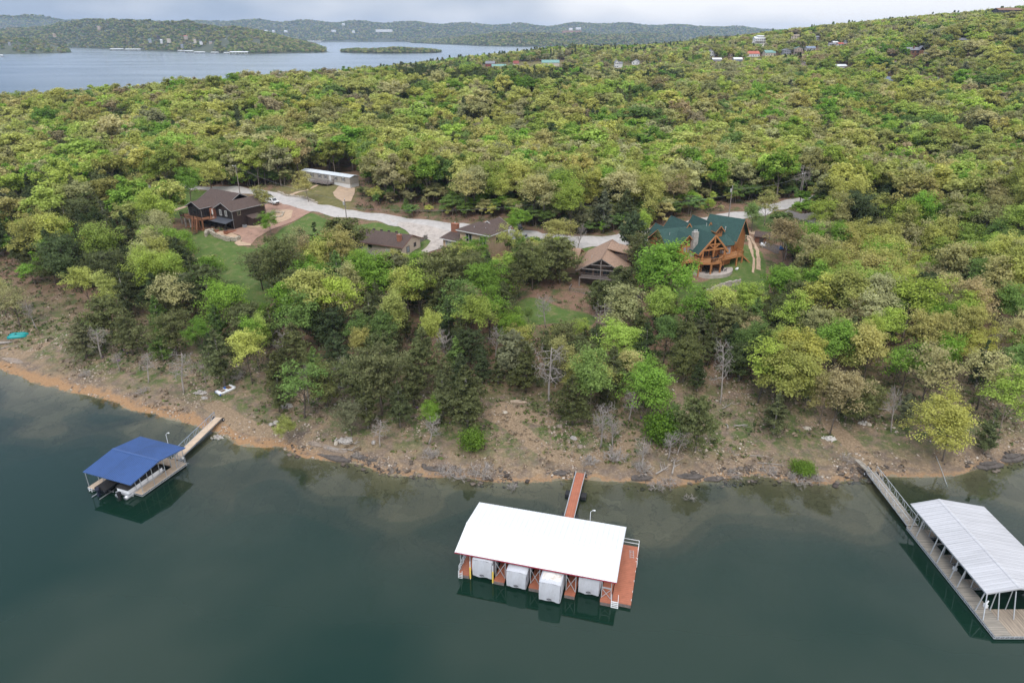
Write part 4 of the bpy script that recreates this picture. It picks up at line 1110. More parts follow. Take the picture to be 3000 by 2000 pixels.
# lots the photo shows open: trees on their lake side stay low (young growth) so that house and lawn are seen
ZONES += [wpoly(p) for p in [[(560,700,7.5),(735,690,8),(770,725,7.5),(745,830,5.6),(640,790,6.2)],[(495,600,9.2),(565,585,9.5),(565,700,8),(495,705,8.2)],[(1985,800,7.5),(2250,760,8),(2280,850,6.5),(2170,870,5.6),(2030,890,5.2)]]]
OPEN = [(530,640,690,560),(640,840,745,600),(690,800,890,700),(1035,1230,728,640),(1225,1500,735,640),(1660,1840,820,700),(1975,2225,838,640),(2190,2300,775,690),(1510,1740,950,860),(840,1300,600,600),(890,1070,545,500),(2060,2330,600,600),(2310,2410,645,645),(1480,1680,695,695)]
def fit_view(x, y, z, hh):
    u, vb, f = proj(x, y, z); hw = .24*hh*F_PX/f
    for u0, u1, vl, vtop in OPEN:
        if u0 < u < u1 and vtop < vb < vl: return 0
        if u+hw > u0 and u-hw < u1 and vb > vl-4:
            vt = proj(x, y, z+hh)[1]
            if vt < vl:
                for _ in range(30):
                    hh *= .95
                    if proj(x, y, z+hh)[1] >= vl: break
    return hh
for x, y, z, t in zip(*NEARX):
    k_, tn = choose(x, y, 0, t)
    hh = R3.normal(9.3, 1.6) if k_ == 'c' else R3.normal(12.4, 1.7) if k_ == 'd' else R3.normal(8.5, 1.5)
    if y > 172 and k_ == 'd': hh *= 1.12
    if y < 120: hh *= .85
    hh = float(np.clip(hh, 4, 17))
    hh = fit_view(x, y, z, hh)
    if hh < 3.2: continue
    TREES.append([x, y, k_, tn, float(np.clip(hh, 4, 14)), None, False])
# the 290 nearest of a kind stand as trees of their own; the rest belong to the forest mass
TREES.sort(key=lambda q: (not q[6], math.hypot(q[0], q[1])))
cnt = dict(d=0, c=0, b=0, s=0); SOLO, MASS = [], []
for q in TREES:
    if cnt[q[2]] < 285: cnt[q[2]] += 1; SOLO.append(q)
    else: MASS.append(q)

# ---- the forest behind: one mass of individual crowns too many to count
srcs = bpy.data.collections.new("forest_sources")
def add_src(i, me_):
    o = bpy.data.objects.new("canopy_tree_%02d" % i, me_); srcs.objects.link(o)
def joined(tr, cr, bark):
    V = np.concatenate([tr[0], cr[0]]); k = len(tr[0])
    F = [tuple(f) for f in tr[1]] + [tuple(int(j)+k for j in f) for f in cr[1]]
    me_ = mesh_from("canopy_tree", V, F); me_.materials.append(bark); me_.materials.append(LEAF_I)
    mi = np.zeros(len(F), np.int32); mi[len(tr[1]):] = 1
    me_.polygons.foreach_set('material_index', mi); return me_
for i in range(6): add_src(i, joined(*deciduous(900+i*3, 10, (.80,.70,.88,.76,.64,.82)[i], 3400, .40, .8, .36, (0,.1,0,.3,.1,.2)[i], 1.2, 2), BARK))
for i in range(3): add_src(6+i, joined(*cedar(940+i, 10, (.5,.66,.56)[i], 2600, .40, ('cone','ovate','cone')[i], .08), BARK))
for i in range(4): add_src(9+i, joined(*far_tree(960+i, 620, (.62,.55,.7,.6)[i], .82), BARK))
for i in range(2): add_src(13+i, joined(*far_tree(970+i, 420, .5, .8, True), BARK))
for i in range(3): add_src(15+i, joined(*far_tree(980+i, 90, .7, 2.4), BARK))
def gn_forest(name, X, S, IDX, TINTS, ROT, label):
    me_ = bpy.data.meshes.new(name)
    me_.vertices.add(len(X)); me_.vertices.foreach_set('co', np.asarray(X, np.float32).ravel())
    a = me_.attributes.new('idx', 'INT', 'POINT'); a.data.foreach_set('value', np.asarray(IDX, np.int32))
    attr(me_, 'rotz', ROT)
    a = me_.attributes.new('scl', 'FLOAT_VECTOR', 'POINT'); a.data.foreach_set('vector', np.asarray(S, np.float32).ravel())
    a = me_.attributes.new('tint', 'FLOAT_COLOR', 'POINT'); a.data.foreach_set('color', np.c_[TINTS, np.ones(len(X))].astype(np.float32).ravel())
    o = link(name, me_)
    ng = bpy.data.node_groups.new(name, 'GeometryNodeTree')
    ng.interface.new_socket('Geometry', in_out='INPUT', socket_type='NodeSocketGeometry')
    ng.interface.new_socket('Geometry', in_out='OUTPUT', socket_type='NodeSocketGeometry')
    gi, go = N(ng, 'NodeGroupInput'), N(ng, 'NodeGroupOutput')
    ci = N(ng, 'GeometryNodeCollectionInfo'); ci.inputs['Collection'].default_value = srcs; ci.inputs['Separate Children'].default_value = True; ci.inputs['Reset Children'].default_value = True
    ip = N(ng, 'GeometryNodeInstanceOnPoints'); ip.inputs['Pick Instance'].default_value = True
    def na(nm, ty):
        n = N(ng, 'GeometryNodeInputNamedAttribute', data_type=ty); n.inputs['Name'].default_value = nm
        return next(s for s in n.outputs if s.enabled and s.name == 'Attribute')
    cb = N(ng, 'ShaderNodeCombineXYZ')
    L = ng.links.new
    L(na('rotz', 'FLOAT'), cb.inputs['Z'])
    er = N(ng, 'FunctionNodeEulerToRotation'); L(cb.outputs[0], er.inputs[0])
    L(gi.outputs[0], ip.inputs['Points']); L(ci.outputs[0], ip.inputs['Instance']); L(na('idx', 'INT'), ip.inputs['Instance Index'])
    L(er.outputs[0], ip.inputs['Rotation']); L(na('scl', 'FLOAT_VECTOR'), ip.inputs['Scale']); L(ip.outputs[0], go.inputs[0])
    md = o.modifiers.new('forest', 'NODES'); md.node_group = ng
    return tag(o, label, 'forest', None, 'stuff')
FX, FS, FI, FT, FR = [], [], [], [], []
def push(x, y, z, kind, tint, h, wide, lod):
    FX.append((x, y, z)); s = h/10
    q_ = R3.uniform(.82, 1.2); FS.append((s*wide*q_, s*wide/q_, s)); FR.append(R3.uniform(0, 6.28))
    FI.append({0: (6 if kind == 'c' else 0), 1: (13 if kind == 'c' else 9), 2: 15}[lod] + int(R3.integers(0, {0: (3 if kind == 'c' else 6), 1: (2 if kind == 'c' else 4), 2: 3}[lod])))
    FT.append(np.array(TINT[tint or 'tan budding'])*R3.uniform(.72, 1.25)*np.array([R3.uniform(.93,1.07), 1, R3.uniform(.9,1.15)]))
for x, y, k_, tn, hh, wd, _ in MASS: push(x, y, hz(x, y), k_, tn, hh, 1.0, 0)
ux, uy, uz, uf = field(150, 262, 3.1, 61)       # young growth that closes the forest edges down to the ground
ud = path_dist(ROAD, ux, uy)
for x, y, z, t, d_ in zip(ux, uy, uz, uf, ud):
    if d_ > 17 and R3.random() < .72: continue
    if d_ < 8 and R3.random() < .45: continue
    hh = fit_view(x, y, z, R3.uniform(2.6, 6.2))
    if hh > 1.6: push(x, y, z, 'd', R3.choice(['mid green','yellow-green','bright green','pale budding','dark olive'], p=[.3,.25,.12,.15,.18]), hh, R3.uniform(1.2, 1.7), 0)
for (y0, y1, st, sd, lod) in [(262, 440, 7.6, 42, 0), (440, 720, 8.2, 43, 0), (720, 1000, 9.0, 44, 1), (1000, 1700, 11, 45, 1)]:
    for x, y, z, t in zip(*field(y0, y1, st, sd)):
        k_, tn = choose(x, y, 0, t)
        if k_ == 'b' and R3.random() < .7: k_, tn = 'd', 'pale budding'
        hh = R3.normal(12.3, 1.6) if k_ == 'c' else R3.normal(13.0, 2.6)
        if lod and t > 900: hh *= 1.25
        u_, vb_, f_ = proj(x, y, z)
        for a, b, c, u0, u1, vl, tt in CLEAR:      # young growth just below each far building
            if vl > -900 and u0 < u_ < u1 and f_ < tt+3:
                room = (vb_-vl+3)*f_/F_PX
                hh = min(hh, max(0, room))
        if 690 < t < 1000 and inside(VALLEY, np.array([x]), np.array([y]))[0]:
            if R3.random() < .5: continue
            hh *= .72
        if hh < 2.5: continue
        push(x, y, z, k_, tn, float(np.clip(hh, 2.5, 18)), R3.uniform(.85, 1.45), lod)
gn_forest("hillside_forest", FX, FS, FI, FT, FR, 'spring forest of yellow-green and dark crowns covering the hills behind the houses')
FX, FS, FI, FT, FR = [], [], [], [], []
for x, y, z, sz in FAR_SURF:
    nn = waves(make_waves(6, 60, 260, 8), x, y)
    uu_, vv_, tt_ = proj(x, y, z)
    okf = np.ones(len(x), bool)
    for a, b, c, u0, u1, vl, tt in CLEAR:
        if tt > 1500: okf &= ~((uu_ > u0+3) & (uu_ < u1-3) & (tt_ < tt+c*2) & (tt_ > tt-max(110, .035*tt)))
    x, y, z, nn = x[okf], y[okf], z[okf], nn[okf]
    sz = sz
    for i in range(len(x)):
        tn = 'dark olive' if R3.random() < .20+.12*nn[i] else R3.choice(['yellow-green','golden olive','mid green','pale budding','tan budding'], p=[.2,.17,.4,.08,.15])
        push(x[i], y[i], z[i], 'd', tn, 9*sz*R3.uniform(.75,1.2), 1.15, 2)
gn_forest("far_shore_forest", FX, FS, FI, FT, FR, 'distant forest covering the shores and ridges across the lake')
print("forest", len(SOLO), cnt, len(MASS), len(FX))
# ---- the trees one can tell apart, each with its own description
MARKS = dict(zip(['the black house','the cream house','the tan house','the wooden cabin','the log lodge','the grey roofed hidden house','the mobile home','the brown shed','the long retaining wall',
    'the street lamp pole','the lawn transformer pole','the pole behind the lodge','the red-brown gangway','the tan gangway','the weathered plank gangway','the white pedal boat','the teal pedal boat','the sandy bank track','the grey shore pipe','the dark conical cedar','the worn clay slope'],
    [(-82,190),(-32.3,172.4),(-9,166),(20,152),(47,156),(83,182),(-62,234),(63.5,168.5),(46,143.5),(-88.5,222),(-46,186),(61,190),(9.8,81),(-47.8,96),(51,82),(-49.4,104),(-99,126),(2,92),(58,86),(27.3,161),(47,88)]))
DSH = ['full crowned','upright','spreading','airy','slender','loose crowned','thinly leafed','wide domed']
CSH = ['conical','ragged oval','narrow pointed','round topped','stubby','broad pointed','flat topped']
BSH = ['twiggy','wide branching','slim','tangled']
ORD = ['','second','third','fourth','fifth','sixth','seventh','eighth','ninth','tenth']
def pick(q):
    x, y, kind, tn, hh, wd, _ = q
    lib = dict(d=DEC, c=CED, b=BARE, s=SHR)[kind]
    if kind == 'd' and wd and tn in ('pale budding', 'tan budding', 'golden olive'): return int(R3.choice([3,5,6]))
    if wd and kind in 'dc':
        ratio = wd/hh
        if kind == 'c' and ratio > .55 and R3.random() < .5: ratio = .55
        return min(range(len(lib)), key=lambda k: abs(lib[k]['rel']-ratio)+R3.uniform(0, .15))
    if kind == 'd' and tn in ('pale budding', 'tan budding'): return int(R3.choice([3,5,6,6]))
    if kind == 'd' and tn in ('yellow-green', 'golden olive'): return int(R3.choice([0,1,3,4,5,7]))
    if kind == 'd' and y < 140 and R3.random() < .45: return int(R3.choice([3,5,6]))
    if kind == 'd': return int(R3.choice([0,1,2,3,4,7]))
    if kind == 'c': return int(R3.choice([0,2,5,1,4,3,6], p=[.26,.22,.22,.1,.1,.05,.05]))
    return int(R3.integers(0, len(lib)))
info = []
for q in SOLO:
    x, y, kind, tn, hh, wd, _ = q
    i = pick(q)
    size = ('tall ' if hh > 13.5 else 'low ' if hh < 9 else '') if kind == 'd' else ('tall ' if hh > 10 else 'low ' if hh < 7 else '') if kind in 'cb' else ''
    what = dict(d=f"{size}{DSH[i]} {tn} tree", c=f"{size}{CSH[i]} {tn} cedar" if kind == 'c' else '', b=f"{size}{BSH[i]} bare grey tree" if kind == 'b' else '', s=f"{tn} leafy shrub")[kind]
    mk = sorted(MARKS, key=lambda m: (MARKS[m][0]-x)**2+(MARKS[m][1]-y)**2)[:2]
    mx_, my_ = MARKS[mk[0]]
    dx, dy = x-mx_, y-my_
    dist = math.hypot(dx, dy)
    if dist > 45: rel = 'far uphill of' if dy > abs(dx) else 'well lakeward of' if -dy > abs(dx) else 'far west of' if dx < 0 else 'far east of'
    else: rel = 'uphill of' if dy > abs(dx) else 'lakeward of' if -dy > abs(dx) else 'west of' if dx < 0 else 'east of'
    info.append([q, i, what, rel, mk[0], dist])
seen = {}
for r_ in sorted(info, key=lambda r_: r_[5]):
    k_ = (r_[2], r_[3], r_[4]); n_ = seen[k_] = seen.get(k_, 0)+1
    base = f"{r_[2]} {r_[3]} {r_[4]}"
    r_.append(base if n_ == 1 else f"{base}, {ORD[n_-1] if n_ <= 10 else str(n_)+'th'} out")
GROUPS = dict(d='leafing trees of the lakeside wood', c='cedars of the lakeside wood', b='bare and dead trees', s='leafy shrubs on the bank')
for q, i, what, rel, mk_, dist, label in info:
    x, y, kind, tn, hh, wd, _ = q
    lib = dict(d=DEC, c=CED, b=BARE, s=SHR)[kind]
    e = empty(dict(d='deciduous_tree', c='cedar_tree', b='bare_tree', s='leafy_shrub')[kind], (x, y, hz(x, y)-.05), R3.uniform(0, 6.28))
    sz = hh/lib[i]['h']
    sx = (wd/(lib[i]['rel']*lib[i]['h'])) if wd else sz*R3.uniform(.95, 1.22)
    sx = min(max(sx, sz*.6), sz*1.6)
    e.scale = (sx, sx, sz)
    if kind == 'b' or (kind == 'd' and R3.random() < .3): 
        e.rotation_mode = 'XYZ'; e.rotation_euler = (R3.normal(0, .07), R3.normal(0, .07), e.rotation_euler.z)
    tr_, cr_ = lib[i]['me']
    link('trunk', tr_, None, e)
    if cr_:
        c = link('crown', cr_, None, e)
        v = np.array(TINT[tn])*R3.uniform(.8, 1.2)*np.array([R3.uniform(.94,1.06), 1, R3.uniform(.9,1.12)])
        if kind == 's': v = v*.72
        c.color = (*v, 1)
    tag(e, label, 'shrub' if kind == 's' else 'tree', GROUPS[kind])
# ------------------------------------------------------------------ docks
M_WHITE = mat('white_roof_metal', (.70,.71,.73), .45, var=.07, scale=.6, wave=('X', .51, .2, .6))  # broad darker bands paint the ribs' shade into the white
M_BLUE = mat('blue_roof_metal', (.040,.097,.27), .42, var=.14, scale=.8, wave=('X', 1.06, .6, .6))  # dark stripes: shade between the ribs, painted into the blue
M_ZINC = mat('zinc_roof_metal', (.46,.46,.48), .45, var=.16, scale=.5, stretch=(2.5,.25,1), wave=('X', .5, .12, .6))  # faint bands in the colour stand in for rib shading
M_GALV = mat('galvanised_steel', (.46,.48,.50), .45, .35, var=.2, scale=4)
M_PIPE = mat('white_painted_pipe', (.72,.73,.74), .5, var=.12, scale=4)
M_REDDECK = mat('red_brown_decking', (.36,.125,.07), .7, var=.22, scale=1.6, wave=('X', 1.05, .35))
M_REDDECKY = mat('red_brown_decking_lengthwise', (.36,.125,.07), .7, var=.22, scale=1.6, wave=('Y', 1.05, .35))
M_TANDECK = mat('tan_decking', (.52,.40,.29), .75, var=.2, scale=1.5, wave=('Y', 1.1, .28))
M_GREYDECK = mat('weathered_decking', (.32,.26,.20), .85, var=.45, scale=1.1, wave=('X', 1.05, .45), stretch=(5,.35,1))
M_GREYDECK2 = mat('weathered_walkway', (.27,.24,.20), .85, var=.45, scale=1.1, wave=('Y', 1.05, .45), stretch=(.35,5,1))
M_FLOAT = mat('black_float', (.02,.02,.022), .6, var=.3, scale=2)
M_CANVAS = mat('grey_canvas', (.48,.49,.52), .85, var=.10, scale=2.2, bump=.5, bscale=1.4, stretch=(2,2,.7))
M_CANVAST = mat('stained_canvas', (.66,.63,.58), .85, var=.28, scale=1.0, col2=(.33,.25,.18))
M_DARKMARK = mat('dark_print', (.06,.06,.065), .7)
M_YELLOW = mat('yellow_sleeve', (.78,.55,.10), .55, var=.12)
M_BLACK = mat('black_rubber', (.016,.016,.018), .75, var=.3)
M_BOATW = mat('white_gelcoat', (.72,.73,.75), .25, var=.06)
M_ALU = mat('brushed_aluminium', (.50,.51,.53), .35, .6, var=.15, scale=3)
M_COVER = mat('black_boat_cover', (.018,.017,.017), .8, var=.4, scale=2, bump=.4)
M_TEAL = mat('teal_plastic', (.0,.25,.245), .4, var=.12)
M_BLUEP = mat('blue_plastic', (.02,.10,.42), .45)
M_LAMP = mat('lamp_glass', (.75,.75,.72), .3)

def gable_roof(parent, name, x0, x1, y0, yr, y1, ze0, zr, ze1, m, rib=.30, th=.09, trim=None, ridge_m=None):
    """ribbed sheet-metal roof, ridge along x"""
    mb = MB()
    mb.slab([(x0,y0,ze0),(x1,y0,ze0),(x1,yr,zr),(x0,yr,zr)], th)
    mb.slab([(x0,yr,zr),(x1,yr,zr),(x1,y1,ze1),(x0,y1,ze1)], th)
    n = int((x1-x0)/rib)
    for i in range(n+1):
        x = x0+.03+(x1-x0-.06)*i/n
        mb.bar((x,y0+.01,ze0+.012),(x,yr-.02,zr+.012), .05, .04)
        mb.bar((x,y1-.01,ze1+.012),(x,yr+.02,zr+.012), .05, .04)
    r = mb.build(name, m, parent)
    mc = MB()
    s0, s1 = (zr-ze0)/(yr-y0), (zr-ze1)/(y1-yr)
    mc.slab([(x0-.01,yr-.2,zr-.2*s0+.045),(x1+.01,yr-.2,zr-.2*s0+.045),(x1+.01,yr,zr+.05),(x0-.01,yr,zr+.05)], .02)
    mc.slab([(x0-.01,yr,zr+.05),(x1+.01,yr,zr+.05),(x1+.01,yr+.2,zr-.2*s1+.045),(x0-.01,yr+.2,zr-.2*s1+.045)], .02)
    mc.build('ridge_cap', ridge_m or m, r)
    if trim:
        mt = MB()
        mt.bar((x0,y0-.03,ze0-.07),(x1,y0-.03,ze0-.07), .03, .14)
        mt.build('roof_trim', trim, r)
    return r
def rail(parent, name, pts, h=1.0, w=.045, n_mid=1, m=None, post=1.6):
    mb = MB()
    for a, b in zip(pts[:-1], pts[1:]):
        a, b = Vector(a), Vector(b)
        k = max(1, round((b-a).length/post))
        for i in range(k+1):
            q = a.lerp(b, i/k); mb.bar(q, q+Vector((0,0,h)), w)
        for j in range(n_mid+1):
            zz = Vector((0,0,h*(1-j/(n_mid+1))))
            mb.bar(a+zz, b+zz, w)
    return mb.build(name, m or M_PIPE, parent)
def truss_rail(mb, a, b, h=1.0, n=8, w=.05):
    a, b = Vector(a), Vector(b); up = Vector((0,0,h))
    mb.bar(a, b, w); mb.bar(a+up, b+up, w*1.2)
    for i in range(n):
        p, q = a.lerp(b, i/n), a.lerp(b, (i+1)/n)
        mb.bar(p, p+up, w*.8)
        if i % 2: mb.bar(p, q+up, w*.7)
        else: mb.bar(p+up, q, w*.7)
    mb.bar(b, b+up, w)
def deck_box(mb, x0, x1, y0, y1, zt=.52, th=.14): mb.box(x0, x1, y0, y1, zt-th, zt)
def floats(parent, boxes, zt=.37):
    mb = MB()
    for x0, x1, y0, y1 in boxes: mb.box(x0+.06, x1-.06, y0+.06, y1-.06, -.22, zt)
    return mb.build('float', M_FLOAT, parent)
def wheel(parent, c, r=.28, w=.2, axis='x'):
    mb = MB()
    d = Vector((1,0,0)) if axis == 'x' else Vector((0,1,0))
    c = Vector(c)
    mb.tube([c-d*w/2, c-d*w*.3, c+d*w*.3, c+d*w/2], [r*.86, r, r, r*.86], 14)
    o = mb.build('wheel', M_BLACK, parent, True)
    mh = MB(); mh.tube([c-d*(w/2+.01), c+d*(w/2+.01)], [r*.45, r*.45], 10)
    mh.build('hub', M_PIPE, o)
    return o
def dock_lamp(parent, base, h, lean=(.25,.1)):
    mb = MB(); b = Vector(base)
    mb.tube([b, b+Vector((0,0,h)), b+Vector((lean[0]*.5,lean[1]*.5,h+.22)), b+Vector((lean[0],lean[1],h+.25))], .035, 6)
    o = mb.build('lamp_post', M_PIPE, parent)
    ml = MB(); q = b+Vector((lean[0],lean[1],h+.22)); ml.box(q.x-.1,q.x+.12,q.y-.07,q.y+.07,q.z-.06,q.z+.03)
    ml.build('lamp_head', M_LAMP, o)
    return o
def ladder(parent, p0, p1, width, n, m=None, name='ladder', tread=.06, rails_up=.0):
    """p0 top centre, p1 bottom centre; width across local direction w"""
    mb = MB(); p0, p1 = Vector(p0), Vector(p1)
    wv = Vector(width)*.5
    mb.bar(p0-wv+Vector((0,0,rails_up)), p1-wv, .06); mb.bar(p0+wv+Vector((0,0,rails_up)), p1+wv, .06)
    for i in range(n):
        q = p0.lerp(p1, (i+.4)/n); mb.bar(q-wv, q+wv, tread, .04)
    return mb.build(name, m or M_PIPE, parent)

# ---- white-roofed dock
WD_YAW = math.radians(-15)
wd = empty("covered_dock", (3.65, 64.53, 0), WD_YAW)
tag(wd, 'four slip boat dock with a bright white metal roof', 'boat dock', 'covered boat docks')
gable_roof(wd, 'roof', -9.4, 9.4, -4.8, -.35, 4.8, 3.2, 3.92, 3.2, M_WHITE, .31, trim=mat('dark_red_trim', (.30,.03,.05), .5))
fing = [(-8.85,-7.55),(-4.55,-3.3),(-.42,.78),(3.72,4.92),(7.75,8.92)]
for i, (a, b) in enumerate(fing):
    mb = MB(); deck_box(mb, a, b, -5.25, 3.3)
    mb.build('finger', M_REDDECKY, wd)
mb = MB(); deck_box(mb, -8.85, 8.92, 3.31, 4.75); mb.build('walkway', M_REDDECK, wd)
mb = MB(); deck_box(mb, 9.02, 11.15, -4.9, 4.75); mb.build('swim_platform', M_REDDECKY, wd)
floats(wd, [(a, b, -5.15, 3.2) for a, b in fing]+[(-8.8,8.9,3.3,4.7),(9.1,11.1,-4.85,4.7)])
for a, b in fing+[(9.02,11.15)]:
    y = -5.25 if b < 9 else -4.9
    mb = MB(); mb.box(a+.02, b-.02, y-.05, y-.005, .05, .44)
    mb.build('fascia', mat('dock_fascia', (.16,.13,.12), .8, var=.5, scale=6), wd)
mb = MB()   # posts, cross-bracing, eave beams
for a, b in fing:
    for x in (a+.06, b-.06):
        for y in (-4.55, -1.3, 1.6, 4.5):
            zt = 3.12 if abs(y) > 4 else 3.6
            mb.bar((x,y,.5),(x,y,zt), .08)
    if b < 8:
        if a > -8: 
            mb.bar((a+.06,-4.62,.55),(b-.06,-4.62,2.7), .055); mb.bar((b-.06,-4.65,.55),(a+.06,-4.65,2.7), .055)
mb.bar((7.81,-4.62,2.0),(8.86,-4.62,2.0), .12); mb.bar((7.81,-4.62,.55),(8.86,-4.62,1.9), .055); mb.bar((8.86,-4.65,.55),(7.81,-4.65,1.9), .055)
for y, z_ in ((-4.55,3.02),(4.5,3.02),(-.35,3.72)): mb.bar((-9.3,y,z_),(9.3,y,z_), .08, .14)
for x in np.linspace(-9.2, 9.2, 9): mb.bar((x,-4.7,3.08),(x,-.35,3.78), .06, .1); mb.bar((x,4.7,3.08),(x,-.35,3.78), .06, .1)
mb.build('frame', M_GALV, wd)
rail(wd, 'railing', [(-8.82,-5.1,.5),(-8.82,4.7,.5)], 1.05, .05, 2)
rail(wd, 'railing', [(9.1,4.7,.5),(11.1,4.7,.5),(11.1,3.0,.5)], 1.05, .05, 1, post=2.0)
ladder(wd, (9.35,-4.95,.62), (9.42,-5.55,-.6), (.75,0,0), 7, M_PIPE, 'swim_steps', .13, .0)
mb = MB(); mb.bar((8.98,-4.9,.5),(8.98,-4.9,1.5),.05); mb.bar((9.72,-4.9,.5),(9.72,-4.9,1.6),.05); mb.bar((9.72,-4.9,1.6),(9.78,-5.5,.2),.045); mb.bar((8.98,-4.9,1.5),(9.05,-5.5,.2),.045)
mb.build('step_rail', M_PIPE, wd)
ladder(wd, (-8.6,-5.3,.75), (-8.6,-5.4,-.35), (.45,0,0), 5, M_PIPE, 'ladder', .05, .25)
mb = MB()
for y in (1.6, 2.2): mb.bar((11.17,y,.3),(11.17,y,1.0),.05); mb.bar((11.17,y,1.0),(11.0,y,1.0),.05)
for z_ in (.15,.4): mb.bar((11.17,1.6,z_),(11.17,2.2,z_),.06)
mb.build('ladder', M_PIPE, wd)
mb = MB()
for y in (-4.2,-2.9,-1.2,.4,2.6): mb.bar((11.12,y-.12,.57),(11.12,y+.12,.57),.05,.06)
mb.build('cleat', M_PIPE, wd)
dock_lamp(wd, (4.9,5.0,.5), 3.9, (.45,.15))
lad = empty("folding_ladder", (3.65+10.4*math.cos(WD_YAW)-3.2*math.sin(WD_YAW), 64.53+10.4*math.sin(WD_YAW)+3.2*math.cos(WD_YAW), .54), WD_YAW+.12)
tag(lad, 'small metal ladder lying on the red-brown swim platform', 'ladder')
mb = MB(); mb.bar((-.22,-.7,.03),(-.22,.7,.03),.04); mb.bar((.22,-.7,.03),(.22,.7,.03),.04); mb.build('side_rail', M_GALV, lad)
mb = MB()
for y in (-.5,-.1,.3,.6): mb.bar((-.22,y,.03),(.22,y,.03),.035)
mb.build('rung', M_GALV, lad)
def toworld(o_loc, yaw, x, y): return (o_loc[0]+x*math.cos(yaw)-y*math.sin(yaw), o_loc[1]+x*math.sin(yaw)+y*math.cos(yaw))
for (x0, x1, yf, zt, zb, lab, stain) in [(-7.25,-4.8,-4.95,2.75,.38,'grey covered boat in the slip between the yellow guide posts, a dark oval printed low',0),(-3.0,-.62,-5.5,2.55,.36,'grey covered boat in the second slip, its cover edge hanging ragged',0),(1.02,3.5,-6.45,2.75,.30,'grey covered boat sticking out beyond the others, brown stains on top of the cover',1),(5.12,7.55,-4.35,2.6,.36,'grey covered boat deepest under the white roof, beside the swim platform',0)]:
    cx = (x0+x1)/2
    wx, wy = toworld((3.65,64.53), WD_YAW, cx, yf)
    b = empty("covered_boat", (wx, wy, 0), WD_YAW)
    tag(b, lab, 'boat', 'boats under grey covers in the white dock')
    hw = (x1-x0)/2; ln = 7.2
    mb = MB(); n = 9
    # draped cover: slightly bellied sides, sagging hem
    secs = []
    for (y, zt_, ins) in ((0,zt,.10),(.06,zt+.06,.05),(2.2,zt-.02,.03),(4.6,zt-.10,.03),(6.6,zt-.25,.08),(ln,zt-.7,.3)):
        ring = []
        for k in range(n+1):
            f = k/n; ring.append((-hw+ins*.3+random.uniform(-.02,.02), y, zb+(zt_-zb)*f))
        for k in range(1, n):
            f = k/n; ring.append((-hw+ins+(2*hw-2*ins)*f, y+.0, zt_+.10*math.sin(math.pi*f)-.02*random.random()))
        for k in range(n, -1, -1):
            f = k/n; ring.append((hw-ins*.3+random.uniform(-.02,.02), y, zb+(zt_-zb)*f))
        secs.append(ring)
    k = len(secs[0]); vs = [p for r_ in secs for p in r_]; fs = []
    for i in range(len(secs)-1):
        for j in range(k-1): fs.append((i*k+j, i*k+j+1, (i+1)*k+j+1, (i+1)*k+j))
    # front and back curtains with folds
    def curtain(ring, dy):
        base = len(vs); m_ = 10
        for kx in range(13):
            f = kx/12
            for kz in range(7):
                g = kz/6
                top = zt+.10*math.sin(math.pi*f)
                z_ = top+(zb-.10*math.sin(f*7+x0)*0.3-top)*g
                vs.append((-hw+.06+(2*hw-.12)*f, dy+(-.10*math.sin(math.pi*g)-.05*math.sin(f*11+g*4)-.04*random.random())*(1 if dy < 1 else -1), z_))
        for kx in range(12):
            for kz in range(6):
                a_ = base+kx*7+kz; fs.append((a_, a_+1, a_+8, a_+7))
    curtain(secs[0], 0)
    mb.add(vs, fs)
    cv = mb.build('cover', M_CANVAS, b, True)
    if stain:
        ms = MB(); m_ = 8
        g_ = [[(-hw+.2+(2*hw-.4)*i/m_, .1+1.5*j/5, zt+.035+.10*math.sin(math.pi*(.08+.84*i/m_))) for i in range(m_+1)] for j in range(6)]
        for j in range(5):
            for i in range(m_): ms.poly([g_[j][i], g_[j][i+1], g_[j+1][i+1], g_[j+1][i]])
        ms.build('cover_top', M_CANVAST, b)
    me_ = MB()   # printed oval mark low on the cover front
    cz = zb+.42
    for a in range(16):
        a0, a1 = 2*math.pi*a/16, 2*math.pi*(a+1)/16
        me_.bar((.26*math.cos(a0)+.0,-.21,cz+.10*math.sin(a0)),(.26*math.cos(a1),-.21,cz+.10*math.sin(a1)), .03, .03)
    me_.bar((-.22,-.21,cz-.02),(.2,-.21,cz+.03),.03,.02)
    me_.build('oval_mark', M_DARKMARK, cv)
    mh = MB()
    for x in (-hw*.62, hw*.62): mh.tube([(x,.5,.18),(x,ln-1,.18),(x,ln-.1,.4)], [.3,.3,.1], 10)
    mh.build('pontoon', M_ALU, b, True)
for x, lab in ((-7.42,'yellow sleeved guide post beside the first grey covered boat'),(-4.68,'yellow sleeved guide post standing by the first X-braced finger')):
    wx, wy = toworld((3.65,64.53), WD_YAW, x, -5.2)
    gp = empty("guide_post", (wx, wy, 0), WD_YAW); tag(gp, lab, 'guide post', 'guide posts of the white dock')
    mb = MB(); mb.tube([(0,0,-.3),(0,0,2.6)], .055, 8); mb.build('pole', M_PIPE, gp)
    mb = MB(); mb.tube([(0,0,.12),(0,0,1.75)], .095, 10); mb.build('sleeve', M_YELLOW, gp)
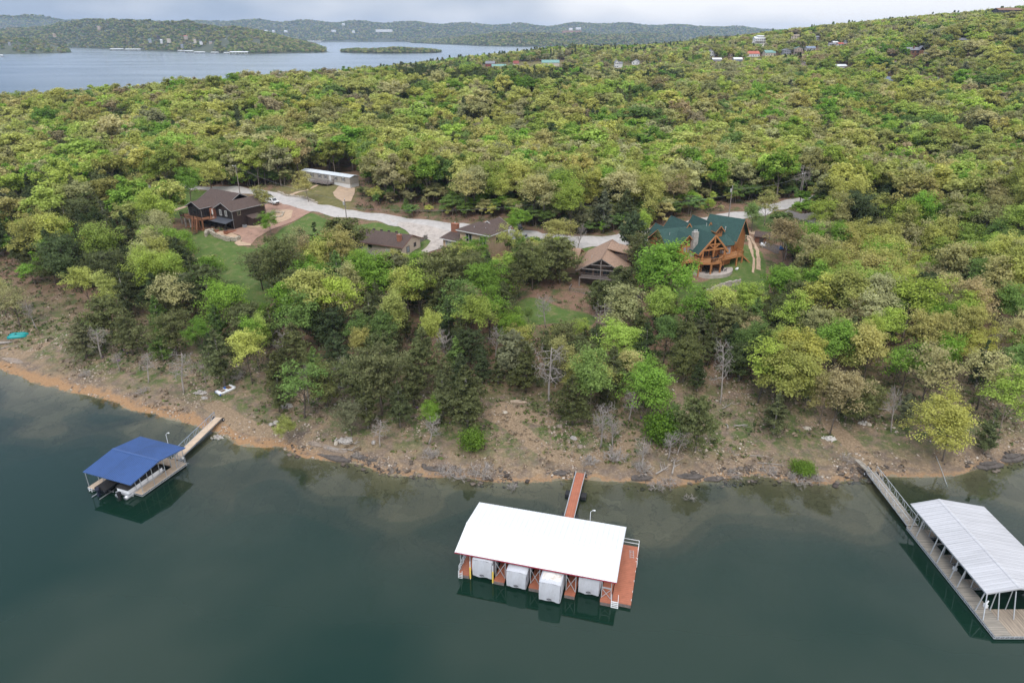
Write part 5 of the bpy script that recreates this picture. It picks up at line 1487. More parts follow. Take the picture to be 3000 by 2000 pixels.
# gangway to the white dock
def gangway(name, a, b, width, za, zb_, m_deck, label, style, wheels=True, floats_at=None, m_rail=None, n=8, rail_sides=(-1,1), hh=1.0):
    a, b = Vector((a[0],a[1],0)), Vector((b[0],b[1],0))
    d = b-a; L_ = d.length; yaw = math.atan2(d.y, d.x)-math.pi/2
    e = empty(name, (a.x, a.y, 0), yaw); tag(e, label, 'gangway', 'gangways from shore to the docks')
    hw = width/2
    mb = MB(); mb.extrude([(-hw,0,za-.12),(hw,0,za-.12),(hw,0,za),(-hw,0,za)], (0,L_,zb_-za)); mb.build('deck', m_deck, e)
    for s in rail_sides:
        mb = MB()
        if style == 'truss': truss_rail(mb, (s*(hw+.05),0,za-.05), (s*(hw+.05),L_,zb_-.05), hh, n)
        else:
            mb.bar((s*(hw+.05),0,za+.02),(s*(hw+.05),L_,zb_+.02),.07,.22)
            for i in range(4):
                f = i/3.0; mb.bar((s*(hw+.07),L_*f,za+(zb_-za)*f-.1),(s*(hw+.07),L_*f,za+(zb_-za)*f+.32),.06)
            mb.bar((s*(hw+.07),0,za+.3),(s*(hw+.07),L_,zb_+.3),.045)
        mb.build('side_rail', m_rail or M_GALV, e)
    for s in (-1,1):
        mb = MB(); mb.bar((s*(hw-.1),0,za-.22),(s*(hw-.1),L_,zb_-.22),.09,.18); mb.build('beam', m_rail or M_GALV, e)
    if wheels:
        for s in (-1,1): wheel(e, (s*(hw+.25),L_-.15,zb_-.25), .3, .2, 'x')
    if floats_at:
        for f, hx in floats_at:
            for s in (-1,1):
                mb = MB(); x0, x1 = sorted((s*(hw+.08), s*(hw+hx))); mb.box(x0,x1,L_*f-.55,L_*f+.55,-.2,.42); mb.build('float', M_FLOAT, e)
    return e
gangway("gangway", (7.45,71.75), (9.75,80.9), 1.18, .62, 1.15, M_REDDECK, 'red-brown gangway leading from the bank to the white-roofed dock', 'low', True, [(.58,.85),(.06,.5)])

# ---- blue-roofed dock
BD_O, BD_YAW = (-53.25, 81.26), math.radians(-20.5)
bd = empty("covered_dock", (*BD_O, 0), BD_YAW)
tag(bd, 'small two slip boat dock with a bright blue metal roof', 'boat dock', 'covered boat docks')
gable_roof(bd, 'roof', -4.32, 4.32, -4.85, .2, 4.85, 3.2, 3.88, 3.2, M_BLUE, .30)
def bdw(x, y): return toworld(BD_O, BD_YAW, x, y)
mb = MB(); deck_box(mb, 2.62, 3.9, -3.3, 3.3); mb.build('finger', M_TANDECK, bd)
mb = MB(); deck_box(mb, -4.5, -3.35, -4.7, 3.3); mb.build('finger', M_TANDECK, bd)
mb = MB(); deck_box(mb, -.35, .25, -2.6, 3.3); mb.build('finger', M_TANDECK, bd)
mb = MB(); deck_box(mb, -4.5, 3.9, 3.31, 4.75); mb.build('walkway', M_TANDECK, bd)
mb = MB()
for x0, x1, y0, y1 in ((2.62,3.9,-3.3,4.75),(-4.5,-3.35,-4.7,4.75)):
    for z_ in (.2,.44): mb.bar((x1+.03,y0,z_),(x1+.03,y1,z_),.06); mb.bar((x0-.03,y0,z_),(x0-.03,y1,z_),.06); mb.bar((x0,y0-.03,z_),(x1,y0-.03,z_),.06)
    for y in np.arange(y0+.2, y1, .55): mb.bar((x1+.03,y,.2),(x1+.03,y+.27,.44),.04); mb.bar((x1+.03,y+.27,.44),(x1+.03,y+.55,.2),.04)
mb.build('edge_truss', M_GALV, bd)
floats(bd, [(2.62,3.9,-3.2,4.7),(-4.5,-3.35,-4.6,4.7),(-.35,.25,-2.5,3.3),(-4.4,3.8,3.3,4.7)], .3)
mb = MB()
for x in (2.72, 3.82, -3.45, -4.3):
    for y in (-3.0,-1.0,1.1,3.1,4.55):
        mb.bar((x,y,.5),(x,y,3.14+.68*(1-abs(y-.2)/5)), .07)
for x in (-.3,.2):
    for y in (-2.4,.4,3.2): mb.bar((x,y,.5),(x,y,3.14+.68*(1-abs(y-.2)/5)), .07)
for y, z_ in ((-4.7,3.05),(4.7,3.05),(.2,3.7)): mb.bar((-4.2,y,z_),(4.2,y,z_),.07,.12)
for x in (-4.2,-2.1,0,2.1,4.2): mb.bar((x,-4.75,3.08),(x,.2,3.74),.06,.1); mb.bar((x,4.75,3.08),(x,.2,3.74),.06,.1)
mb.bar((-4.3,-4.6,.5),(-4.3,-4.6,3.1),.07)
mb.build('frame', M_GALV, bd)
rail(bd, 'railing', [(2.0,4.72,.5),(3.87,4.72,.5),(3.87,3.4,.5)], 1.0, .05, 2, M_GALV, 1.0)
ladder(bd, (-3.9,-4.75,.6), (-3.9,-4.95,-.5), (.5,0,0), 4, M_PIPE)
mb = MB(); mb.tube([(2.45,-3.6,-.1),(2.45,-3.5,1.0)],.075,8); mb.build('guide_post', M_PIPE, bd)
mb = MB(); mb.tube([(-.05,-2.9,-.1),(-.05,-2.8,.95)],.075,8); mb.build('guide_post', M_PIPE, bd)
dock_lamp(bd, (.9,4.95,.5), 4.1, (.3,.25))
mb = MB(); mb.box(3.78,4.02,4.2,4.4,1.5,1.75); mb.build('lamp_head', M_LAMP, bd)
# pontoon boat under black cover
x_, y_ = bdw(1.45, -4.5)
pb = empty("pontoon_boat", (x_, y_, 0), BD_YAW); tag(pb, 'pontoon boat with white side panels and a black cover in the blue dock', 'boat')
mb = MB()
for x in (-.78,.78): mb.tube([(x,-.1,.3),(x,5.9,.3),(x,6.8,.62)], [.31,.31,.08], 12)
mb.build('pontoon', M_ALU, pb, True)
mb = MB(); mb.box(-1.12,1.12,.1,6.5,.62,.74); mb.build('deck', M_ALU, pb)
mb = MB()
for x in (-1.1,1.06): mb.box(x,x+.05,.5,6.2,.75,1.42)
mb.box(-1.08,1.08,6.2,6.26,.75,1.4); mb.box(-1.08,1.08,.45,.5,.75,1.4); mb.build('side_panel', M_BOATW, pb)
mb = MB()
prof = [(-1.14,1.36),(-1.12,1.5),(-.6,1.82),(0,1.95),(.6,1.82),(1.12,1.5),(1.14,1.36)]
rings = []
for y, s in ((.3,.55),(.7,.9),(2.2,1.0),(4.2,1.02),(5.8,.85),(6.35,.4)):
    rings.append([(px*(1 if y not in (.3,6.35) else .97), y, 1.36+(pz-1.36)*s) for px, pz in prof])
vs = [p for r_ in rings for p in r_]; k = len(prof)
mb.add(vs, [(i*k+j, i*k+j+1, (i+1)*k+j+1, (i+1)*k+j) for i in range(len(rings)-1) for j in range(k-1)]+[tuple(range(k)), tuple(range((len(rings)-1)*k, len(rings)*k))])
mb.build('boat_cover', M_COVER, pb, True)
mb = MB(); mb.box(-.2,.2,-.45,0,.75,1.2); mb.box(-.14,.14,-.4,-.12,-.3,.75); mb.build('outboard_motor', M_BLACK, pb)
x_, y_ = bdw(-1.85, -4.9)
mb_ = empty("motor_boat", (x_, y_, 0), BD_YAW); tag(mb_, 'low dark bass boat with a black outboard motor under the blue roof', 'boat')
def hull(mb, L_, W_, H_, z0=0., nsec=9, bow=.8):
    rings = []
    for i in range(nsec):
        f = i/(nsec-1); y = L_*f
        wv = W_/2*(1-max(0, (f-.45)/.55)**2.2*bow*1.2)
        wv = max(.04, wv)
        k0 = z0+H_*.35*max(0,(f-.55)/.45)**2
        rings.append([(-wv,y,z0+H_*(1+.12*f)),(-wv*.94,y,z0+H_*.45+k0*.3),(-wv*.5,y,z0+.12*H_+(k0-z0)),(0,y,k0),(wv*.5,y,z0+.12*H_+(k0-z0)),(wv*.94,y,z0+H_*.45+k0*.3),(wv,y,z0+H_*(1+.12*f))])
    k = 7; vs = [p for r_ in rings for p in r_]
    fs = [(i*k+j, i*k+j+1, (i+1)*k+j+1, (i+1)*k+j) for i in range(nsec-1) for j in range(k-1)]
    fs += [tuple(range(k))]; mb.add(vs, fs); return rings
mb = MB(); rg = hull(mb, 5.6, 2.1, .75, .25); mb.build('hull', mat('dark_gelcoat', (.025,.027,.035), .25), mb_, True)
mb = MB(); vs = []
for r_ in rg: vs += [(r_[0][0]*.96, r_[0][1], r_[0][2]-.02),(0, r_[0][1], r_[0][2]+.28*(1-abs(r_[0][1]/5.6-.45))),(r_[6][0]*.96, r_[0][1], r_[6][2]-.02)]
mb.add(vs, [(i*3+j, i*3+j+1, i*3+j+4, i*3+j+3) for i in range(len(rg)-1) for j in range(2)]+[(0,1,2)]); mb.build('boat_cover', M_COVER, mb_, True)
mb = MB(); mb.tube([(0,-.35,1.1),(0,-.2,1.55)],[.3,.2],8); mb.box(-.12,.12,-.45,-.15,-.2,1.1); mb.box(-.2,.2,-.5,-.1,.2,.3); mb.build('outboard_motor', mat('navy_motor', (.02,.025,.045), .35), mb_)
mb = MB()
for z_ in (.16,): 
    for y in (1.0,3.6): mb.bar((-1.2,y,z_),(1.2,y,z_),.12)
for x in (-.7,.7): mb.bar((x,-.9,.12),(x,4.5,.12),.1)
mb.build('boat_lift', M_ALU, mb_)
gangway("gangway", bdw(1.75,4.8), (-47.75,96.3), 1.15, .62, 1.2, M_TANDECK, 'tan gangway with blue-grey lattice railing up to the sandy bank', 'truss', True, None, mat('blue_grey_steel', (.30,.36,.44), .5, .2), 10, (-1,))

# ---- grey-roofed dock at the right edge
rd = empty("covered_dock", (55.7, 63.5, 0), 0)
tag(rd, 'large weathered dock with a pale zinc roof and grey plank walkways', 'boat dock', 'covered boat docks')
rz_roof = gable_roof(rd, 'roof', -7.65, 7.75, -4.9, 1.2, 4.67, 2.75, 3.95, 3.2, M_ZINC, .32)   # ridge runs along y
rz_roof.rotation_euler = (0, 0, math.pi/2)
mb = MB(); deck_box(mb, -5.05, -3.3, -10.85, 6.6); mb.build('walkway', M_GREYDECK2, rd)
mb = MB(); deck_box(mb, -3.29, 6.2, -10.85, -7.2); mb.build('end_platform', M_GREYDECK, rd)
for y0, y1 in ((-3.9,-2.7),(.1,1.4),(4.7,6.0)):
    mb = MB(); deck_box(mb, -3.29, 4.6, y0, y1); mb.build('finger', M_GREYDECK, rd)
mb = MB(); deck_box(mb, 4.61, 6.2, -7.2, 6.6); mb.build('walkway', M_GREYDECK2, rd)
floats(rd, [(-5.0,-3.4,-10.7,6.5),(-3.3,6.2,-10.7,-7.3),(-3.3,4.6,-3.8,-2.8),(-3.3,4.6,.2,1.3),(-3.3,4.6,4.8,5.9),(4.7,6.1,-7.2,6.5)], .12)
mb = MB()
for z_ in (.18,.44): mb.bar((-5.1,-10.9,z_),(-5.1,6.6,z_),.06); mb.bar((-5.1,-10.9,z_),(6.2,-10.9,z_),.06)
for y in np.arange(-10.9, 6.5, .5): mb.bar((-5.1,y,.18),(-5.1,y+.25,.44),.04); mb.bar((-5.1,y+.25,.44),(-5.1,y+.5,.18),.04)
for x in np.arange(-5.1, 6.1, .5): mb.bar((x,-10.9,.18),(x+.25,-10.9,.44),.04); mb.bar((x+.25,-10.9,.44),(x+.5,-10.9,.18),.04)
for ya, yb in ((-3.95,-2.65),(.05,1.45),(4.65,6.05)):
    for y in (ya,yb):
        for z_ in (.18,.44): mb.bar((-3.3,y,z_),(4.6,y,z_),.05)
        for x in np.arange(-3.3, 4.5, .5): mb.bar((x,y,.18),(x+.25,y,.44),.035); mb.bar((x+.25,y,.44),(x+.5,y,.18),.035)
mb.build('edge_truss', M_GALV, rd)
mb = MB()
for y in (-8.7,-7.35,-3.95,-2.55,.05,1.5,4.65,6.0):
    yy = max(y, -7.6) if y > -8 else y
    mb.bar((-4.95,y,.5),(-4.6,max(min(y,7.4),-7.65),3.16),.09)
    mb.bar((-3.35,y,.5),(-3.35,max(min(y,7.4),-7.65),3.45),.08)
    mb.bar((4.7,y,.5),(4.7,max(min(y,7.4),-7.65),2.72),.09)
for x in (-1.6,.6,2.7): mb.bar((x,-8.6,.5),(x+.05,-7.6,3.5),.09); mb.bar((x,-7.25,.5),(x,-7.25,3.5),.07)
for x, z_ in ((-4.6,3.06),(4.8,2.62),(-1.2,3.78)): mb.bar((x,-7.6,z_),(x,7.5,z_),.08,.14)
for y in np.linspace(-7.6,7.6,9): mb.bar((-4.6,y,3.06),(-1.2,y,3.8),.07,.1); mb.bar((4.8,y,2.64),(-1.2,y,3.8),.07,.1)
mb.build('frame', M_GALV, rd)
rail(rd, 'railing', [(-3.4,6.55,.5),(-1.0,6.55,.5)], 1.0, .05, 2, M_GALV, .8)
for y in (-6.9,-1.2): 
    mb = MB(); mb.box(-3.75,-3.45,y-.2,y+.2,.55,.95); mb.tube([(-3.6,y,.95),(-3.3,y+.2,1.25)],.08,6); mb.build('hoist_motor', M_PIPE, rd)
bo = empty("fishing_boat", (54.0, 66.35, 0), -math.pi/2); tag(bo, 'small grey fishing boat on a lift between the weathered fingers', 'boat')
mb = MB(); hull(mb, 4.6, 1.9, .7, .3); mb.build('hull', M_BOATW, bo, True)
mb = MB(); mb.box(-.7,.7,.3,3.6,.72,.8); mb.build('deck', mat('boat_carpet', (.20,.22,.26), .9), bo)
for y in (1.1,2.4):
    mb = MB(); mb.box(-.3,.3,y-.25,y+.25,.8,1.05); mb.box(-.3,.3,y-.28,y-.18,1.05,1.45); mb.build('seat', M_BLACK, bo)
mb = MB(); mb.box(-.18,.18,-.35,.0,.8,1.35); mb.box(-.1,.1,-.3,-.05,-.1,.8); mb.build('outboard_motor', M_BLACK, bo)
gangway("gangway", (51.4,70.15), (51.35,81.4), 1.25, .58, 1.0, M_GREYDECK2, 'weathered plank gangway with lattice railings on both sides', 'truss', True, None, M_GALV, 11)
pl = empty("gangplank", (51.0, 81.5, 1.0), 0); tag(pl, 'loose grey planks bridging the gangway end and the stony bank', 'plank')
mb = MB(); mb.extrude([(-.25,-.3,.02),(.35,-.3,.02),(.35,-.3,.08),(-.25,-.3,.08)], (-.8,2.6,.45)); mb.build('plank', M_GREYDECK2, pl)
mb = MB(); mb.bar((.45,-.3,.05),(-.3,2.3,.5),.1,.05); mb.build('plank', M_GREYDECK2, pl)
# ---- pedal boats on the bank
def pedal_boat(x, y, yaw, label, m_hull, m_in, flipped):
    e = empty("pedal_boat", (x, y, hz(x, y)+.02), yaw); tag(e, label, 'pedal boat', 'pedal boats on the bank')
    if flipped:
        for s in (-1,1):
            mb = MB(); rings = []
            for f in np.linspace(0,1,8):
                yy = -1.25+2.5*f; ww = .36*(1-.75*max(0,(f-.7)/.3)**2); hh = .48*(1-.55*max(0,(f-.65)/.35)**2)*(1-.3*max(0,(.12-f)/.12))
                rings.append([(s*.42-ww,yy,0),(s*.42-ww*.85,yy,hh*.8),(s*.42,yy,hh),(s*.42+ww*.85,yy,hh*.8),(s*.42+ww,yy,0)])
            vs = [p for r_ in rings for p in r_]
            mb.add(vs, [(i*5+j, i*5+j+1, i*5+j+6, i*5+j+5) for i in range(7) for j in range(4)]+[(0,1,2,3,4),(35,36,37,38,39)])
            mb.build('hull', m_hull, e, True)
        mb = MB(); mb.box(-.3,.3,-1.0,.9,.04,.24); mb.build('deck', m_hull, e)
        mb = MB(); mb.tube([(-.1,-.3,.3),(.1,-.3,.3)],.16,10); mb.build('paddle_wheel', M_BLACK, e)
    else:
        mb = MB(); rings = []
        for f in np.linspace(0,1,9):
            yy = -1.2+2.4*f; ww = .68*(1-.22*abs(2*f-1)**4)
            rings.append([(-ww*.9,yy,0),(-ww,yy,.32),(-ww*.9,yy,.42),(ww*.9,yy,.42),(ww,yy,.32),(ww*.9,yy,0)])
        vs = [p for r_ in rings for p in r_]
        mb.add(vs, [(i*6+j, i*6+(j+1)%6, i*6+6+(j+1)%6, i*6+6+j) for i in range(8) for j in range(6)]+[(0,1,2,3,4,5),tuple(range(48,54))])
        mb.build('hull', m_hull, e, True)
        for x0, y0 in ((-.5,-.85),(.08,-.85)):
            mb = MB(); mb.box(x0,x0+.44,y0,y0+.62,.425,.44); mb.build('footwell', mat('brown_footwell', (.16,.09,.04), .7), e)
        mb = MB(); mb.box(-.48,.48,.1,.75,.425,.445); mb.build('footwell', MATS['brown_footwell'], e)
        mb = MB(); mb.box(-.3,.0,-.1,.1,.42,.6); mb.build('seat', m_in, e)
        mb = MB(); mb.box(-.5,.5,.8,.95,.42,.55); mb.build('seat', m_hull, e)
        mb = MB(); mb.box(-.66,.66,-1.19,-1.1,.02,.28); mb.build('blue_stern', m_in, e)
    return e
x_, y_, _ = hit(54, 985); o = pedal_boat(x_, y_, math.radians(-75), 'teal pedal boat lying upside down on the bank', M_TEAL, M_BLACK, True); o.scale = (1.35,1.35,1.3)
x_, y_, _ = hit(662, 1146); o = pedal_boat(x_, y_, math.radians(-38), 'white pedal boat with a blue seat on the grassy bank', M_BOATW, M_BLUEP, False); o.scale = (1.3,1.3,1.2)
# ------------------------------------------------------------------ houses
M_SHB = mat('brown_shingle', (.085,.058,.048), .92, var=.3, scale=2.2, wave=('Z', 2.2, .2))
M_SHG = mat('green_shingle', (.030,.072,.062), .9, var=.3, scale=2.4, wave=('Z', 2.0, .22))
M_SHT = mat('tan_shingle', (.30,.195,.135), .92, var=.35, scale=2.0, wave=('Z', 2.2, .22))
M_SHD = mat('grey_shingle', (.13,.115,.105), .92, var=.3, scale=2.2)
M_CHAR = mat('charcoal_siding', (.022,.017,.016), .75, var=.25, scale=2, wave=('Z', 1.6, .35))
M_CHARS = mat('dark_brown_siding', (.040,.024,.019), .8, var=.25, scale=2, wave=('Z', 1.6, .3))
M_CREAM = mat('cream_siding', (.52,.43,.35), .8, var=.12, scale=2, wave=('Z', 1.6, .15))
M_STUCCO = mat('tan_stucco', (.46,.34,.225), .9, var=.14, scale=1.2, bump=.2, bscale=14)
M_LOG = mat('orange_log_siding', (.40,.165,.055), .6, var=.28, scale=1.8, wave=('Z', 1.35, .4))
M_TIMBER = mat('orange_timber', (.42,.185,.07), .6, var=.25, scale=3)
M_ODECK = mat('orange_deck_boards', (.46,.235,.105), .65, var=.22, scale=2, wave=('X', 1.5, .25))
M_CEDW = mat('weathered_cedar', (.13,.09,.07), .85, var=.35, scale=2.5, wave=('X', 1.2, .3))
M_GREYW = mat('grey_deck_wood', (.22,.19,.175), .85, var=.35, scale=2.5)
M_BRDECK = mat('redwood_deck', (.25,.11,.055), .75, var=.25, scale=2)
M_BRICK = mat('red_brick', (.30,.125,.075), .9, var=.35, scale=7, wave=('Z', 2.5, .3))
M_STONE = mat('grey_stone', (.36,.33,.30), .9, var=.5, scale=3.2, bump=.8, bscale=3)
M_PSTONE = mat('pale_stacked_stone', (.42,.37,.30), .95, var=.5, scale=2.6, bump=.9, bscale=3)
M_GLASS = mat('window_glass', (.020,.025,.030), .08, spec=.7, var=.2, scale=.4)
M_GLASSB = mat('window_glass_blinds', (.30,.33,.36), .2, spec=.6, var=.2, scale=1, wave=('Z', 3, .3))
M_TRIMW = mat('white_trim', (.66,.65,.63), .6, var=.06)
M_TRIMB = mat('dark_trim', (.05,.04,.035), .6, var=.1)
M_PORCH = mat('dark_porch_metal', (.075,.08,.095), .45, var=.15, scale=1, wave=('X', .9, .2))
M_DKMETAL = mat('black_railing', (.012,.012,.014), .5)
M_TUBE = mat('pipe_metal', (.55,.55,.54), .4, .4)
M_VINYL = mat('beige_vinyl', (.36,.33,.29), .8, var=.1, scale=1, wave=('Z', 2, .15))
M_SKIRT = mat('white_skirting', (.62,.62,.61), .8, var=.1, scale=1, wave=('X', 1.2, .1))
M_MHROOF = mat('grey_white_metal_roof', (.52,.55,.57), .5, var=.15, scale=.8)

def house(name, x, y, z, yaw_deg, label, cat='house', group=None):
    e = empty(name, (x, y, z), math.radians(yaw_deg)); return tag(e, label, cat, group)
def window(par, c, w, h, face, m_fr=None, m_gl=None, mull=1, name='window'):
    """c = centre on the wall plane; face in '-y','+y','+x','-x' or yaw angle (radians, outward)"""
    an = {'-y': -math.pi/2, '+y': math.pi/2, '+x': 0.0, '-x': math.pi}.get(face, face)
    n = Vector((math.cos(an), math.sin(an), 0)); t = Vector((-math.sin(an), math.cos(an), 0)); up = Vector((0,0,1)); c = Vector(c)
    mb = MB(); q = c+n*.035
    for s in (-1,1):
        mb.bar(q+t*s*w/2-up*h/2, q+t*s*w/2+up*h/2, .09, .09); mb.bar(q+up*s*h/2-t*(w/2+.045), q+up*s*h/2+t*(w/2+.045), .09, .09)
    for k in range(1, mull+1): 
        p = q+t*(-w/2+w*k/(mull+1)); mb.bar(p-up*(h/2-.05), p+up*(h/2-.05), .06, .06)
    o = mb.build(name, m_fr or M_TRIMW, par)
    g = MB(); g.poly([c+n*.02+t*a*w/2+up*b*h/2 for a, b in ((-1,-1),(1,-1),(1,1),(-1,1))]); g.build('pane', m_gl or M_GLASS, o)
    return o
def gable_walls(mb, x0, x1, y0, y1, z0, ze, zr, axis='x', ridge=None):
    """closed gabled block; axis = ridge direction"""
    if axis == 'x':
        r = (y0+y1)/2 if ridge is None else ridge
        mb.extrude([(x0,y0,z0),(x0,y1,z0),(x0,y1,ze),(x0,r,zr),(x0,y0,ze)], (x1-x0,0,0))
    else:
        r = (x0+x1)/2 if ridge is None else ridge
        mb.extrude([(x0,y0,z0),(x1,y0,z0),(x1,y0,ze),(r,y0,zr),(x0,y0,ze)], (0,y1-y0,0))
def gable_cover(mb, x0, x1, y0, y1, ze, zr, axis='x', o=.45, og=.4, th=.18, ridge=None, fasc=None):
    """two roof slabs with eave overhang o and gable overhang og, set just clear of the walls"""
    if axis == 'x':
        r = (y0+y1)/2 if ridge is None else ridge
        s0, s1 = (zr-ze)/(r-y0), (zr-ze)/(y1-r); up = th+.03
        A = [(x0-og,y0-o,ze-o*s0+up),(x1+og,y0-o,ze-o*s0+up),(x1+og,r,zr+up),(x0-og,r,zr+up)]
        B = [(x0-og,r,zr+up),(x1+og,r,zr+up),(x1+og,y1+o,ze-o*s1+up),(x0-og,y1+o,ze-o*s1+up)]
    else:
        r = (x0+x1)/2 if ridge is None else ridge
        s0, s1 = (zr-ze)/(r-x0), (zr-ze)/(x1-r); up = th+.03
        A = [(x0-o,y0-og,ze-o*s0+up),(r,y0-og,zr+up),(r,y1+og,zr+up),(x0-o,y1+og,ze-o*s0+up)]
        B = [(r,y0-og,zr+up),(x1+o,y0-og,ze-o*s1+up),(x1+o,y1+og,ze-o*s1+up),(r,y1+og,zr+up)]
    mb.slab(A, th); mb.slab(B, th)
    if fasc is not None:
        for S_ in (A, B):
            for k in range(4):
                p, q = Vector(S_[k]), Vector(S_[(k+1)%4])
                if abs(p.z-zr-up) < 1e-4 and abs(q.z-zr-up) < 1e-4: continue
                c_ = (Vector(S_[0])+Vector(S_[2]))/2; m_ = (p+q)/2; out_ = (m_-c_); out_.z = 0; out_.normalize()
                d_ = (q-p).normalized()*.0
                fasc.bar(p+out_*.02-Vector((0,0,.1)), q+out_*.02-Vector((0,0,.1)), .035, .2)
def chimney(par, x, y, z0, z1, w, d, m, cap=True):
    mb = MB(); mb.box(x-w/2,x+w/2,y-d/2,y+d/2,z0,z1); mb.box(x-w/2-.07,x+w/2+.07,y-d/2-.07,y+d/2+.07,z1+.002,z1+.14)
    o = mb.build('chimney', m, par)
    if cap:
        c = MB(); c.tube([(x,y,z1+.14),(x,y,z1+.5)],.12,8); c.build('flue', M_TUBE, o)
    return o
def vent(par, x, y, z, h=.5, r=.06):
    mb = MB(); mb.tube([(x,y,z-.3),(x,y,z+h)], r, 6); return mb.build('vent_pipe', M_TUBE, par)
def stairs(par, a, b, width, n, m):
    """a top, b bottom"""
    a, b = Vector(a), Vector(b); d = b-a; h = Vector((d.x,d.y,0)).normalized(); t = Vector((-h.y,h.x,0))*width/2
    mb = MB()
    mb.bar(a-t, b-t, .08, .28); mb.bar(a+t, b+t, .08, .28)
    for i in range(n):
        q = a.lerp(b, (i+.5)/n); mb.bar(q-t*.95, q+t*.95, .28, .05)
    return mb.build('stairs', m, par)
def baluster_rail(par, pts, h, m, sp=.35, w=.06, name='railing', top=.12):
    mb = MB()
    for a, b in zip(pts[:-1], pts[1:]):
        a, b = Vector(a), Vector(b); L_ = (b-a).length; k = max(1, round(L_/sp))
        up = Vector((0,0,h))
        mb.bar(a+up, b+up, top, .06); mb.bar(a+up*.15, b+up*.15, .06, .05)
        for i in range(k+1):
            q = a.lerp(b, i/k); big = i in (0,k)
            mb.bar(q, q+up*(1.05 if big else .97), .11 if big else w*.8)
    return mb.build(name, m, par)

# ---- black house ------------------------------------------------------------
hs = house("black_house", -77.3, 186.3, 8.4, -32, 'black two storey house with brown shingle roofs and wrap deck')
mb = MB(); gable_walls(mb, -6.9, 0, 0, 11, 0, 5.3, 7.0, 'y')
mb.build('wall', M_CHARS, hs)
mb = MB(); gable_walls(mb, -15.0, -9.3, -3.0, 4, 2.8, 5.5, 6.9, 'y'); mb.box(-15,-9.3,-.8,4,0,2.78); mb.build('wall', M_CHAR, hs)
mb = MB(); gable_walls(mb, -17.0, -6.95, 1.2, 12.3, 0, 5.4, 8.2, 'x'); mb.build('wall', M_CHAR, hs)
mb = MB(); mb.box(-6.92,.02,-.04,-.005,2.6,5.2); mb.build('front_siding', M_CHAR, hs)
fa = MB()
mb = MB(); gable_cover(mb, -6.9, 0, 0, 11, 5.3, 7.0, 'y', .5, .6, fasc=fa); mb.build('roof', M_SHB, hs)
mb = MB(); gable_cover(mb, -15.0, -9.3, -3.0, 5.5, 5.5, 6.9, 'y', .45, .7, fasc=fa); mb.build('roof', M_SHB, hs)
mb = MB(); gable_cover(mb, -17.0, -5.0, 1.2, 12.3, 5.4, 8.2, 'x', .6, .5, fasc=fa); mb.build('roof', M_SHB, hs)
mb = MB(); mb.slab([(-9.4,-.3,5.35),(-6.6,-.3,5.35),(-6.6,4,6.6),(-9.4,4,6.6)],.15); mb.build('roof', M_SHB, hs)
fa.build('fascia', mat('pale_grey_trim', (.30,.29,.29), .6), hs)
for x in (-4.9,-2.6): window(hs, (x,-.045,4.2), .8, 1.5, '-y', M_TRIMW)
window(hs, (0,2.2,4.3), 1.0, 1.3, '+x', mat('tan_trim', (.35,.28,.2), .6))
for x in (-13.6,-12.1,-10.7): window(hs, (x,-3.0,4.2), 1.0, 1.6, '-y', M_TRIMB)
window(hs, (-9.3,-1.6,3.9), 1.5, 2.0, '+x', M_TRIMB)
for x in (-5.8,-3.9,-1.8): window(hs, (x,0,1.3), 1.4, 1.9, '-y', M_TRIMB)
for x in (-14,-12.2,-10.4): window(hs, (x,-.8,1.3), 1.3, 1.9, '-y', M_TRIMB)
mb = MB(); mb.box(-8.9,-7.1,-.7,.3,2.8,5.0); o = mb.build('fireplace', M_BRICK, hs)
mb = MB(); mb.box(-8.4,-7.6,-.73,-.705,3.0,3.7); mb.build('firebox', M_BLACK, o)
# deck, stairs, porch
mb = MB(); mb.box(-17.6,-15.05,-4.4,6,2.55,2.75); mb.box(-15.05,-7.0,-4.9,-3.05,2.55,2.75); mb.box(-9.25,-6.0,-3.04,.9,2.55,2.75); mb.build('deck', M_BRDECK, hs)
baluster_rail(hs, [(-17.5,5.8,2.75),(-17.5,-4.3,2.75),(-15,-4.8,2.75),(-10.6,-4.8,2.75)], 1.0, M_DKMETAL, .3, .04)
baluster_rail(hs, [(-9.2,-4.8,2.75),(-6.9,-4.8,2.75),(-6.1,-2.9,2.75)], 1.0, M_DKMETAL, .3, .04)
for x, y in ((-17.4,-4.2),(-15,-4.7),(-12.8,-4.7),(-10.6,-4.7),(-8.8,-4.7),(-7.1,-4.7),(-17.4,0),(-17.4,4)):
    mb = MB(); mb.box(x-.16,x+.16,y-.16,y+.16,-1.2,2.54); mb.build('deck_post', M_STONE if x < -10.7 else M_BRDECK, hs)
stairs(hs, (-10,-4.9,2.7), (-7.4,-7.4,-.3), 1.3, 11, M_BRDECK)
baluster_rail(hs, [(-10.4,-5.3,2.5),(-7.8,-7.8,-.3)], 1.0, M_BRDECK, .5, .05)
baluster_rail(hs, [(-9.5,-4.5,2.5),(-6.9,-7.0,-.3)], 1.0, M_BRDECK, .5, .05)
mb = MB(); mb.slab([(-6.9,-3.0,2.35),(.6,-3.0,2.35),(.6,-.06,2.85),(-6.9,-.06,2.85)],.1); mb.build('porch_roof', M_PORCH, hs)
for x in (-6.7,-4.4,-2.0,.4):
    mb = MB(); mb.box(x-.07,x+.07,-2.9,-2.76,-.3,2.24); mb.build('porch_post', M_DKMETAL, hs)
mb = MB(); mb.box(-7,1.0,-3.3,-.01,-.5,.06); mb.box(-15,-7.1,-4.8,-.9,-.9,-.1); mb.build('patio', M_BRICK, hs)
mb = MB(); mb.box(.01,2.6,4.6,8.0,0,2.6); mb.build('lean_to', M_CHARS, hs)
